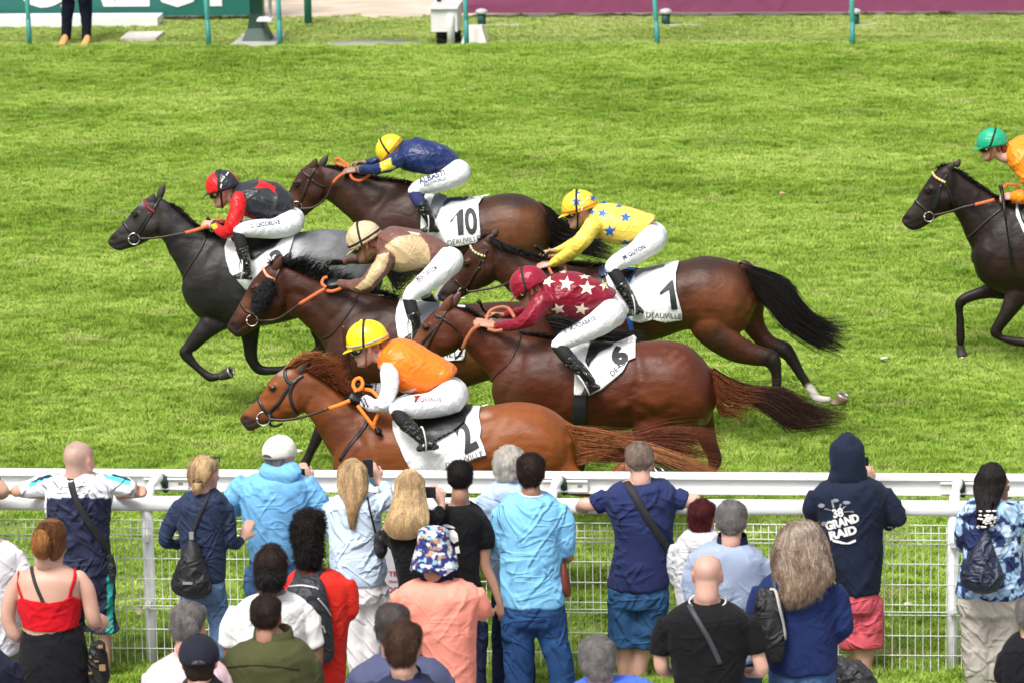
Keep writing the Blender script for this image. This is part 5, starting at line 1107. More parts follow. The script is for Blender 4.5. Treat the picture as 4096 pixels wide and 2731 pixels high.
# navy with yellow patch (cloth 10)
T = T10; NAV = (.009, .024, .105)
def silk10(me): px_region(me, [(pol(T, [(756,345),(845,302),(852,360),(890,385),(775,418)]), (.75,.66,.05)), (pol(T, [(552,370),(562,370),(566,425),(556,425)]), (.5,.22,.06)), (pol(T, [(574,370),(584,370),(590,425),(580,425)]), (.5,.22,.06))], NAV)
leg = [(1390,420,104),(1260,490,82),(1130,525,66),(1060,550,58),(1030,580,54),(1065,640,55),(1112,710,52),(1155,790,44),(1172,845,37)]
J['10'] = jockey(dict(T=T, Y=Y10, label='rider in navy silks with a yellow sleeve patch, farthest from the rail', head=(850,240,38,1.02), neck=(935,270), torso=[(965,165,890,300,.09),(1040,150,930,390,.16),(1150,168,1040,420,.185),(1260,202,1160,435,.18),(1348,258,1250,400,.15),(1392,296,1330,345,.12)],
  arm=[(900,320,64,-.17),(800,370,50,-.24),(720,395,42,-.22),(650,400,36,-.16),(575,400,28,-.1)], farm=[(900,300,55,.17),(820,315,36,.2),(760,328,32,.16),(700,335,28,.12),(640,342,22,.08)],
  leg=leg, fleg=[(q[0]+[0,6,14,30,40,50,60,70,80][i], q[1]-[10,10,12,14,10,10,10,10,10][i], q[2]*.95) for i, q in enumerate(leg)], ldy=.24, kn=5, pelvis=(1390,420,100), foot=((1088,900),(1210,902)), hand=(570,402,-.1,-.95,0,-.05,(0,-.5,.9),.95), fhand=(635,342,.08,-.95,0,-.1,(0,.5,.9),1.1,-1),
  silk=silk10, silkmat=satin('satin_navy'), sockmat=mat('navy_sock', (.02,.03,.12), .8), helm=dict(m=satin('helmet_plain_yellow', (.82,.62,.02), attr=False, wr=.1, rough=.35), band=mat('orange_band', (.8,.2,.03), .6), tilt=-12), skin='fair'))
# maroon with cream stars (cloth 6)
T = T5; MAR = (.215, .004, .02)
leg = [(1610,465,122),(1480,565,98),(1330,645,76),(1230,690,66),(1180,725,58),(1240,790,60),(1310,870,56),(1395,950,49),(1440,1005,40)]
J['5'] = jockey(dict(T=T, Y=Y5, label='rider in maroon silks with cream stars, leaning low with bare hands', head=(955,238,24,1.06), neck=(1050,290), torso=[(1095,188,1035,325,.08),(1190,142,1095,440,.16),(1310,140,1210,485,.19),(1430,172,1350,495,.18),(1530,215,1450,470,.16),(1608,272,1520,385,.13),(1640,305,1580,345,.11)],
  arm=[(1060,370,72,-.17),(970,490,60,-.25),(870,550,50,-.25),(780,568,44,-.18),(690,570,33,-.1)], farm=[(1060,350,60,.17),(950,430,42,.22),(860,465,40,.18),(800,480,36,.12),(745,485,28,.08)],
  leg=leg, fleg=far(leg, 14, -22), ldy=.24, kn=5, pelvis=(1610,465,118), foot=((1380,1140),(1500,1075)), hand=(690,570,-.1,-.9,0,.25,(0,-.6,.8),.25), fhand=(740,485,.08,-.95,0,.05,(0,.6,.8),.8,-1),
  silk=flat_col(MAR), silkmat=satin('satin_maroon'), helm=dict(m=satin('helmet_maroon', (.27,.005,.026), attr=False, wr=.3), tilt=-6), skin='tan', hairv=('auburn', (.20,.055,.02)), chinmat=mat('tan_strap', (.28,.1,.04), .6)))
# orange vest, white sleeves (cloth 2)
T = T2; ORA, WHT = (.95, .20, .012), (.80, .81, .86)
def silk2(me):
    arm = pol(T, [(1195,440),(1230,395),(1290,405),(1345,470),(1356,560),(1345,640),(1500,600),(1420,660),(1330,680),(1290,830),(1020,830),(900,700),(950,560),(1200,560)])
    bands = [(pol(T, [(1030+o,690-o*.2),(1042+o,682-o*.2),(1078+o,748-o*.0),(1066+o,758)]), (.02,.02,.04)) for o in (8, 34)]+[(pol(T, [(1136+o,560),(1150+o,560),(1142+o,640),(1128+o,640)], ymin=Y2), (.02,.02,.04)) for o in (0, 26)]
    px_region(me, [(arm, WHT)]+bands, ORA)
leg = [(1765,670,140),(1620,735,108),(1470,750,98),(1380,750,72),(1320,775,58),(1375,850,62),(1440,920,58),(1530,1000,48),(1570,1050,40)]
J['2'] = jockey(dict(T=T, Y=Y2, label='rider in an orange vest with white sleeves and a bright yellow cap, nearest the rail', head=(1105,225,14,1.12), neck=(1205,340), torso=[(1240,258,1195,400,.08),(1330,222,1245,500,.15),(1430,220,1330,600,.185),(1560,290,1430,645,.19),(1690,358,1560,650,.17),(1785,430,1680,560,.15),(1802,462,1750,520,.12)],
  arm=[(1280,480,78,-.17),(1275,610,68,-.24),(1230,735,58,-.25),(1140,735,44,-.18),(1065,705,33,-.11)], farm=[(1290,460,60,.17),(1350,590,46,.22),(1300,625,40,.18),(1210,615,34,.12),(1130,595,28,.08)],
  leg=leg, fleg=far(leg, 16, -26), ldy=.25, kn=5, pelvis=(1765,665,138), foot=((1510,1105),(1640,1088)), hand=(1060,702,-.11,-.85,.05,.45,(0,-.7,.7),1.3), fhand=(1120,595,.08,-.95,0,.1,(0,.6,.8),1.3,-1), glove=1,
  silk=silk2, silkmat=satin('satin_orange'), helm=dict(m=mat('helmet_bright_yellow', (.86,.72,.01), .28, coat=.3), band=mat('beige_band', (.62,.42,.30), .6), tilt=-2), skin='pink', hairv=('ginger', (.28,.085,.025)), chinmat=mat('tan_strap', (.28,.1,.04), .6)))
# orange silks, green cap (right edge)
T = TN
leg = [(1230,400,120),(1120,440,95),(1030,500,75),(985,530,66),(960,560,58),(985,630,56),(1000,710,52),(985,780,44),(970,810,38)]
J['N'] = jockey(dict(T=T, Y=YN, label='rider in orange silks with a green cap at the right edge of the picture', head=(712,142,8,1.0), neck=(800,225), torso=[(830,130,795,255,.08),(920,92,850,320,.16),(1020,85,960,390,.19),(1110,115,1050,420,.18),(1190,190,1130,430,.16),(1240,270,1190,400,.13)],
  arm=[(880,220,66,-.17),(930,340,56,-.22),(980,450,48,-.22),(910,470,40,-.15),(850,475,30,-.1)], farm=[(880,210,60,.17),(950,340,46,.22),(970,440,40,.2),(920,470,34,.12),(860,490,26,.08)],
  leg=leg, fleg=far(leg, 12, -20), ldy=.24, kn=5, pelvis=(1230,400,118), foot=((905,835),(1000,840)), hand=(842,473,-.1,-.95,.0,.0,(0,-.6,.8),1.1), fhand=(850,492,.08,-.95,0,-.1,(0,.6,.8),1.2,-1),
  silk=flat_col((.88,.27,.012)), silkmat=satin('satin_deep_orange'), helm=dict(m=satin('helmet_green', (.01,.36,.19), attr=False, wr=.2), tilt=0, sl=.5), skin='fair', hairv=('auburn', (.20,.055,.02)), chinmat=mat('tan_strap', (.28,.1,.04), .6)))
# ---- printed stars and names
def print_on(key, what, T, polys, m, nm, maxlen=14, off=.003):
    j = J[key]; o = decal(nm, j[what], [[T(*p) for p in q] for q in polys], m, j[{'bs': 'silks', 'bb': 'breeches', 'bh': 'helmet'}[what]], off=off, maxlen=maxlen)
def text_on(key, what, T, s, x0, y0, x1, y1, h, m, nm='lettering', off=.003, **k):
    j = J[key]; v, f = text_px(s, *T(x0, y0), *T(x1, y1), h*(T(1, 0)[0]-T(0, 0)[0]), **k)
    decal(nm, j[what], None, m, j[{'bs': 'silks', 'bb': 'breeches', 'bh': 'helmet'}[what]], off=off, maxlen=8, tris=(v, f))
CREAM = mat('cream_star', (.72, .66, .50), .5); BST = mat('blue_star', (.02, .12, .52), .45)
for st in [(1105,215,62,20,1,.8),(1252,232,66,8,1,.95),(1415,268,72,4,1,.85),(1395,178,52,0,1,.45),(1552,245,52,-20,.8,1),(1187,432,62,-22,1,.8),(1372,432,64,12,1,.8),(1225,138,34,0,1,.5)]:
    print_on('5', 'bs', T5, [star(*st)], CREAM, 'star')
for st in [(1300,270,44,18,1,.9),(1484,300,50,6,1,.85),(1358,410,52,0,1,1),(1215,258,32,10,.9,1),(1430,212,34,0,1,.45),(1308,182,34,0,1,.5),(1275,478,34,0,1,.6),(1480,500,46,0,1,.5)]:
    print_on('1', 'bs', T1, [star(*st)], BST, 'star')
for st in [(1092,172,44,0,1,1),(1105,104,26,0,1,.5),(1222,148,32,15,.8,1)]: print_on('1', 'bh', T1, [star(*st)], BST, 'star')
text_on('G', 'bb', TG, 'C. LECOEUVE', 1205,545,1442,512,32, M_NAVYPRINT, bold=.022)
text_on('1', 'bb', T1, 'M. GUYON', 1470,640,1645,545,34, M_NAVYPRINT, bold=.02)
text_on('5', 'bb', T5, 'B. MURZABAYE', 1240,630,1492,520,34, M_NAVYPRINT, bold=.018)
text_on('10', 'bb', T10, 'ALBASTI', 1075,516,1285,440,44, M_NAVYPRINT, bold=.03)
text_on('10', 'bb', T10, 'EQUIWORLD', 1115,532,1288,478,26, M_NAVYPRINT, bold=.01)
text_on('B', 'bb', T10, 'MANUTURF.COM', 1062,1294,1222,1196,38, M_NAVYPRINT, bold=.02)
text_on('B', 'bb', T10, 'C.BANZ', 1046,1316,1112,1286,22, mat('maroon_print', (.2,.02,.04), .6), bold=.01)
text_on('2', 'bb', T2, 'EQUALIS', 1490,708,1690,706,30, mat('maroon_print', (.2,.02,.04), .6), bold=0)
print_on('2', 'bb', T2, [[(1468,668),(1500,662),(1530,664),(1516,674),(1500,690),(1486,716),(1470,712),(1482,686)]], mat('maroon_print', (.2,.02,.04), .6), 'horse_emblem')
TKO = mat('white_print', (.8,.8,.8), .5)
for key, T, (x0, y0, x1, y1) in (('G', TG, (972,186,1000,140)), ('1', T1, (1138,206,1158,176))):
    text_on(key, 'bh', T, 'TKO', x0, y0, x1, y1, 15, TKO, off=.0075, bold=.03)
    print_on(key, 'bh', T, [[(x0-12,y0+38),(x0-3,y0+42),(x0+6,y0+10),(x0-3,y0+6)], [(x1+4,y1-12),(x1+13,y1-8),(x1+30,y1-34),(x1+22,y1-38)]], TKO, 'strap_mark', off=.0072)
# ------------------------------------------------------------------ saddle cloths, saddles, girths, bridles, reins
def cloth(key, T, poly, num=None, numpos=None, txt=None, girth=None, saddle=None, smat=None, pad=None, one=None):
    root, body, bv = H[key]
    c = decal('saddle_cloth', bv, [[T(*p) for p in poly]], M_CLOTH, root, off=.018, maxlen=16, thick=.006)
    me = c.data; co = vget(me); n = (vnoise(co, 6)-.5)*.014+(vnoise(co+5, 13)-.5)*.008; co[:, 1] += n; vset(me, co)
    bc = bvh_of(c); k = T(1, 0)[0]-T(0, 0)[0]
    if num == '1' or num == '10':
        decal('cloth_number', bc, [[T(*p) for p in one]], M_PRINT, c, off=.0065, maxlen=10)
    if num and num != '1':
        num = '0' if num == '10' else num
        v, f = text_px(num, *T(*numpos[:2]), *T(*numpos[2:4]), numpos[4]*k, bold=numpos[5] if len(numpos) > 5 else .03, slant=numpos[6] if len(numpos) > 6 else 0)
        decal('cloth_number', bc, None, M_PRINT, c, off=.0065, maxlen=10, tris=(v, f))
    if txt:
        s, x0, y0, x1, y1, h = txt; v, f = text_px(s, *T(x0, y0), *T(x1, y1), h*k, bold=.0)
        decal('lettering', bc, None, M_PRINT, c, off=.0065, maxlen=10, tris=(v, f))
    if girth:
        decal('girth', bv, [[T(*p) for p in girth[0]]], girth[1], root, off=.012, maxlen=14, thick=.006)
    if saddle:
        b2 = bvh_of(c, body); s = decal('saddle', b2, [[T(*p) for p in saddle]], smat or M_BLACK, root, off=.016, maxlen=14, thick=.012)
    if pad:
        b2 = bvh_of(c, body)
        for q, m in pad: decal('saddle_pad', b2, [[T(*p) for p in q]], m, root, off=.012, maxlen=14, thick=.01)
    return c
BGIRTH = mat('black_girth', (.01, .01, .012), .7); BLUEPAD = mat('blue_pad', (.01, .09, .42), .6); NAVPAD = mat('navy_pad', (.015, .03, .09), .6); GREYL = mat('grey_leather', (.17, .19, .22), .5)
cloth('G', TG, [(1025,642),(1200,625),(1560,622),(1535,690),(1505,780),(1480,880),(1400,960),(1290,1010),(1215,1045),(1165,1035),(1100,965),(1045,905),(1012,800),(998,700)], '3', (1405,850,1485,800,110,.05), None, saddle=[(1040,628),(1470,618),(1450,650),(1400,700),(1330,730),(1230,800),(1190,800),(1170,690),(1060,660)])
cloth('B', TB, [(1440,478),(1560,500),(1700,520),(1960,540),(1985,700),(1965,880),(1950,950),(1780,962),(1560,960),(1470,900),(1425,770),(1405,640),(1412,560)], None, None, ('DEAUVILLE', 1560,946,1945,928,42), saddle=[(1470,500),(1760,520),(1740,570),(1690,600),(1640,700),(1560,690),(1520,600)], smat=GREYL)
cloth('2', T2, [(1300,880),(1420,830),(1700,800),(1940,742),(2075,748),(2002,768),(1994,850),(2012,930),(2000,1005),(2030,1080),(2050,1135),(1900,1188),(1740,1240),(1660,1305),(1480,1312),(1400,1165),(1340,1030),(1308,950)], '2', (1878,1122,1990,1062,250,.04,.05), ('DEAUVILLE', 1735,1240,2030,1142,46), girth=([(1528,1120),(1645,1120),(1652,1315),(1545,1315)], BGIRTH), saddle=[(1330,800),(1600,800),(1940,745),(1935,780),(1895,830),(1880,880),(1800,950),(1650,1030),(1620,1060),(1560,1000),(1480,900)])
cloth('10', T10, [(1120,588),(1200,612),(1320,640),(1460,622),(1640,596),(1592,628),(1548,690),(1556,800),(1566,930),(1556,976),(1400,1008),(1300,1010),(1250,960),(1150,925),(1086,890),(1086,750)], '10', (1445,912,1546,904,205,.03), ('DEAUVILLE', 1305,1006,1560,966,44), saddle=[(1200,592),(1290,622),(1290,650),(1240,710),(1205,790),(1180,760),(1160,690)], smat=GREYL, one=[(1320,815),(1400,722),(1426,718),(1430,915),(1386,924),(1372,760),(1330,822)], pad=[([(1285,640),(1350,632),(1470,620),(1440,650),(1330,658),(1260,700)], NAVPAD)])
cloth('5', T5, [(1180,760),(1290,722),(1460,702),(1640,702),(1790,640),(1812,662),(1802,828),(1752,852),(1700,938),(1600,1022),(1520,1082),(1440,1116),(1315,1112),(1318,920),(1250,820)], '6', (1640,884,1760,834,130,.06,-.1), ('DEAUV', 1622,968,1760,838,44), girth=([(1310,1095),(1420,1095),(1410,1360),(1296,1360)], BGIRTH), saddle=[(1440,712),(1640,712),(1610,742),(1520,780),(1450,850),(1425,900),(1400,850)])
cloth('1', T1, [(1300,700),(1560,745),(1700,710),(1800,684),(1916,664),(1890,760),(1890,900),(1912,980),(1934,1060),(1934,1112),(1800,1134),(1700,1112),(1610,1136),(1530,1120),(1440,980),(1350,860)], '1', None, ('DEAUVILLE', 1650,1100,1928,1110,44), girth=([(1490,1095),(1545,1095),(1552,1215),(1520,1215)], BLUEPAD), saddle=[(1300,690),(1560,740),(1530,800),(1480,790),(1340,760)], one=[(1755,908),(1790,870),(1848,808),(1866,806),(1900,1032),(1852,1040),(1832,880),(1766,920)], pad=[([(1480,712),(1580,716),(1540,790),(1520,830),(1490,800)], BLUEPAD), ([(1276,662),(1330,668),(1335,770),(1290,790),(1268,760)], NAVPAD), ([(1560,745),(1640,722),(1800,684),(1790,700),(1620,745),(1560,790)], GREYL)])
cloth('N', TN, [(850,520),(1060,545),(1240,545),(1240,700),(1200,860),(1100,880),(980,800),(900,690),(860,600)], None, saddle=[(860,518),(1100,540),(1080,600),(1000,700),(940,700),(890,620)])
def cheek(T, key, Y, d, m=M_BRIDLE, w=.02):
    root, body, bv = H[key]; return bridle(root, bv, T, Y, d, m, w)
ORR = M_RUBBER; DRB = mat('dark_rein', (.03, .014, .01), .5)
# bridles: headpiece/cheekpiece, browband, noseband, throat strap; rings = bit
cheek(T2, '2', Y2, dict(head=[(585,500),(540,530),(490,570),(440,640),(400,710),(350,760),(312,800)], brow=[(450,440),(440,490),(455,540),(490,572)], nose=[(222,672),(245,730),(280,785),(312,806),(360,850),(430,862)], throat=[(540,530),(500,580),(480,650),(500,740),(545,808)], chin=[(300,850),(330,900),(370,905),(420,885)], ring=(268,840,.045,1)), mat('black_bridle', (.014,.015,.018), .38), .024)
cheek(TB, 'B', YB, dict(head=[(490,215),(450,290),(432,330)], nose=[(162,500),(200,560),(250,590),(280,600)], throat=[(440,350),(470,440),(515,525)], ring=(258,640,.042,1)), M_BRIDLE, .022)
cheek(T5, '5', Y5, dict(head=[(345,395),(290,450),(258,510),(215,590),(170,670),(135,745)], brow=[(190,445),(210,490),(262,500)], throat=[(262,510),(330,555),(390,610),(410,690),(400,760)], side=[(225,560),(150,640),(85,720)], ring=(-40,870,.04,1)), M_BRIDLE, .022)
cheek(T1, '1', Y1, dict(head=[(380,560),(345,620),(310,680),(260,780),(200,870)], side=[(345,640),(350,720),(365,800),(385,840)], nose=[(120,800),(170,850),(215,885)], cheekp=[(320,700),(270,760),(215,860)], ring=(182,900,.04,1)), M_BRIDLE, .02)
cheek(TG, 'G', YGr, dict(head=[(490,300),(450,360),(420,420),(370,500),(320,580),(285,610)], nose=[(180,495),(215,545),(255,590),(275,600)], side=[(400,420),(340,510),(290,590)], ring=(275,630,.045,1)), mat('black_bridle', (.014,.015,.018), .38), .02)
cheek(T10, '10', Y10, dict(head=[(262,355),(225,420),(200,460),(175,540),(140,620),(110,690)], brow=[(135,400),(160,435),(205,460)], throat=[(215,480),(260,515),(320,540)], side=[(190,480),(150,570),(120,660)], ring=(98,690,.04,1)), M_BRIDLE, .02)
cheek(TN, 'N', YN, dict(head=[(430,340),(400,390),(385,440),(370,510),(345,560)], nose=[(232,495),(270,530),(310,565)], throat=[(415,390),(450,460),(478,535)], side=[(395,400),(368,470),(345,550)], ring=(318,594,.04,1)), mat('black_bridle', (.014,.015,.018), .38), .02)
def beads(key, T, pts, cols, n, r=.009):
    """browband set with stones"""
    root, body, bv = H[key]; P = crom(np.array([T(*p) for p in pts], float), 8); L = [h for h in (hit(bv, q[0], q[1], .01)[0] for q in P) if h is not None]; L = np.array(L)
    d = np.concatenate([[0], np.cumsum(np.linalg.norm(np.diff(L, axis=0), axis=1))]); bb = None
    mbs = [MB() for _ in cols]
    for i in range(n):
        s = d[-1]*(i+.5)/n; p = np.array([np.interp(s, d, L[:, j]) for j in range(3)]); ball(mbs[i % len(cols)], p, (r, 0, 0), (0, r*.7, 0), (0, 0, r*1.25), 8, 6)
    for mb, c in zip(mbs, cols):
        o = mb.build('browband', c, root if bb is None else bb); bb = bb or o
BEAD = lambda nm, c: mat('bead_'+nm, c, .3)
beads('G', TG, [(352,318),(372,360),(400,395),(432,415)], [BEAD('red', (.6,.01,.03)), BEAD('dark', (.03,.01,.01))], 17)
beads('B', TB, [(350,232),(375,280),(405,305),(438,325)], [BEAD('orange', (.85,.18,.05)), BEAD('peach', (.8,.5,.35))], 19, .011)
beads('1', T1, [(250,535),(270,570),(310,595),(360,612)], [BEAD('white', (.75,.72,.5)), BEAD('blue', (.06,.07,.15)), BEAD('gold', (.7,.6,.1))], 21)
beads('N', TN, [(344,325),(360,350),(390,370),(420,385)], [BEAD('gold', (.7,.6,.1)), BEAD('white', (.75,.72,.5)), BEAD('orange2', (.7,.3,.1))], 19)
# sheepskin cheek pieces
root, body, bv = H['B']; mb = MB(); cpts = [(395,350,40),(375,400,58),(345,450,62),(318,500,60),(300,545,46)]
tube(mb, [(PY(*TB(x, y), YB-.115), r*.5/pxm(YB), .035) for x, y, r in cpts], 5, 18)
me = remesh(mb, .007, 2); co = vget(me); nr = nget(me); vset(me, co+nr*((vnoise(co, 60)-.5)*.02+(vnoise(co+4, 120)-.5)*.014)[:, None]); SHEEP = finish(me, 'sheepskin_cheekpiece', mat('black_wool', (.012,.014,.014), .95, bump=.6, bscale=160), root)
# reins: leather by the bit, orange rubber grip towards the hands
def rein(key, Y, T, leather, rubber, loop=None, m=ORR, w=.022):
    root = H[key][0]; bvv = H[key][2]; k = None
    o = None
    if leather:
        o = strap('rein', [(*T(x, y), Y-d) for x, y, d in leather], w*.8, DRB, root, th=.005)
    if rubber:
        o2 = strap('rein' if o is None else 'rubber_grip', [(*T(x, y), Y-d) for x, y, d in rubber], w*1.25, m, root if o is None else o, th=.008); o = o or o2
    for lp in (loop or []):
        strap('rein_loop', [(*T(x, y), Y-d) for x, y, d in lp], w*1.1, m, o, th=.006)
BRO = mat('bright_orange_rein', (.9, .2, .01), .55, bump=.2, bscale=150)
rein('2', Y2, T2, [(300,850,.10),(440,858,.11),(600,828,.13),(790,765,.15)], [(790,765,.15),(880,735,.155),(960,700,.15)], [[(1010,630,.17),(985,580,.12),(1000,535,.10),(1040,522,.10),(1062,560,.11),(1050,600,.14),(1020,620,.17)], [(1060,610,.1),(1130,620,.14),(1190,680,.18)], [(1020,740,.17),(1080,820,.20),(1150,910,.22),(1185,940,.23)], [(1190,805,.22),(1165,850,.22),(1150,905,.22)]], m=BRO)
mb = MB(); tube(mb, [(PY(*T2(x, y), Y2-.24), r*.5/pxm(Y2), r*.5/pxm(Y2)) for x, y, r in ((1170,925,18),(1190,955,30),(1205,975,14))], 3, 12); mb.build('rein_end', M_BLACK, H['2'][0])
rein('B', YB, TB, [(280,645,.09),(440,640,.10),(560,570,.12),(635,515,.13)], [(635,515,.13),(740,450,.14),(850,385,.14)], [[(850,380,.15),(815,350,.12),(830,308,.10),(860,300,.10)], [(850,405,.14),(900,412,.15),(975,385,.15)]])
rein('G', YGr, TG, [(310,632,.08),(430,628,.09),(560,608,.11),(680,585,.12)], [(680,585,.12),(780,558,.13),(870,525,.12)], [[(930,485,.08),(980,482,.05),(1015,500,.03)]])
rein('10', Y10, T10, [(110,712,.08),(230,700,.09),(330,620,.10),(385,505,.11)], [(385,505,.11),(420,465,.12),(465,430,.12)], [[(520,430,.12),(540,470,.13),(600,488,.12),(680,440,.08)], [(470,365,.06),(410,350,.03),(405,315,.03),(440,315,.03),(480,350,.06)], [(470,380,.08),(500,350,.05),(510,375,.08)]])
rein('5', Y5, T5, [(360,830,.08),(395,800,.09),(420,750,.11)], [(420,750,.11),(450,680,.13),(500,600,.14),(560,560,.14)], [[(610,520,.08),(640,450,.03),(720,418,.0),(790,430,.0),(835,500,.08)], [(620,590,.16),(680,608,.18),(740,600,.2)]], m=mat('brown_orange_rein', (.42,.13,.05), .6, bump=.2, bscale=150))
rein('1', Y1, T1, [(215,898,.08),(340,880,.09),(480,850,.10),(600,795,.12)], None)
strap('rein_loop', [(*T1(x, y), Y1-d) for x, y, d in ((870,620,.06),(900,608,.04),(940,615,.06))], .022, mat('brown_orange_rein', (.42,.13,.05), .6), H['1'][0], th=.006)
strap('rein_loop', [(*T1(x, y), Y1-d) for x, y, d in ((870,700,.14),(885,735,.16),(900,755,.17))], .022, mat('brown_orange_rein', (.42,.13,.05), .6), H['1'][0], th=.006)
strap('rein_loop', [(*T1(x, y), Y1-d) for x, y, d in ((985,670,.14),(1000,700,.16),(1005,730,.17))], .022, mat('brown_orange_rein', (.42,.13,.05), .6), H['1'][0], th=.006)
rein('N', YN, TN, [(340,590,.08),(440,568,.10),(530,538,.12),(602,522,.12)], [(602,522,.12),(660,508,.13),(722,492,.12)], [[(770,425,.08),(800,398,.05),(850,402,.05),(880,425,.06)]])
# neck / breast straps
def nstrap(key, T, pts, m=M_BRIDLE, w=.018):
    root, body, bv = H[key]; strap('breast_strap', [T(*p) for p in pts], w, m, root, bv, off=.006, th=.006)
nstrap('G', TG, [(845,610),(830,660),(790,740),(720,850),(660,960)]); nstrap('2', T2, [(1110,850),(1060,940),(960,1060),(880,1180)], mat('black_bridle', (.014,.015,.018), .38), .026)
nstrap('B', TB, [(1110,405),(1080,500),(1000,620),(900,750),(820,785)]); nstrap('5', T5, [(890,610),(870,700),(790,860),(710,940),(645,1010)]); nstrap('1', T1, [(650,1210),(700,1130),(760,1060)]) 
nstrap('N', TN, [(770,545),(700,600),(600,690),(550,730)])
# whips, each held in a rider's hand
def whip(label, T, Y, pts, r=.008, flap=True, hm=None):
    mb = MB(); tube(mb, [(PY(*T(x, y), Y+d), rr, rr) for x, y, d, rr in pts], 3, 10); o = mb.build('whip', hm or M_BLACK, None)
    tag(o, label, 'whip', 'whips carried by the riders'); return o
whip('long upright whip with a dark red shaft held by the rider in the orange vest', T2, Y2, [(912,122,.05,.018),(925,250,.05,.017),(935,300,.05,.008),(965,450,.06,.006),(990,535,.07,.006),(1030,600,.08,.008)], hm=mat('dark_red_shaft', (.05,.008,.008), .3))
whip('black whip handle sticking up from the hand of the rider in maroon', T5, Y5, [(550,375,0,.017),(565,390,0,.012),(585,440,.03,.011),(640,480,.05,.009),(700,505,.08,.008)])
whip('black whip with a fat grip between the hands of the rider in yellow', T1, Y1, [(765,535,-.02,.018),(800,560,0,.015),(850,605,.02,.012),(930,650,0,.008)])
whip('short black whip knob above the hand of the rider in red sleeves', TG, YGr, [(862,472,-.06,.017),(880,485,-.06,.011),(950,510,-.02,.010),(1010,520,0,.008)])
whip('long black whip hanging down beside the almost black horse', TN, YN-.30, [(762,412,0.15,.018),(772,460,0.12,.015),(785,560,0,.012),(800,680,0,.007),(812,760,0,.009),(828,884,0,.014)])
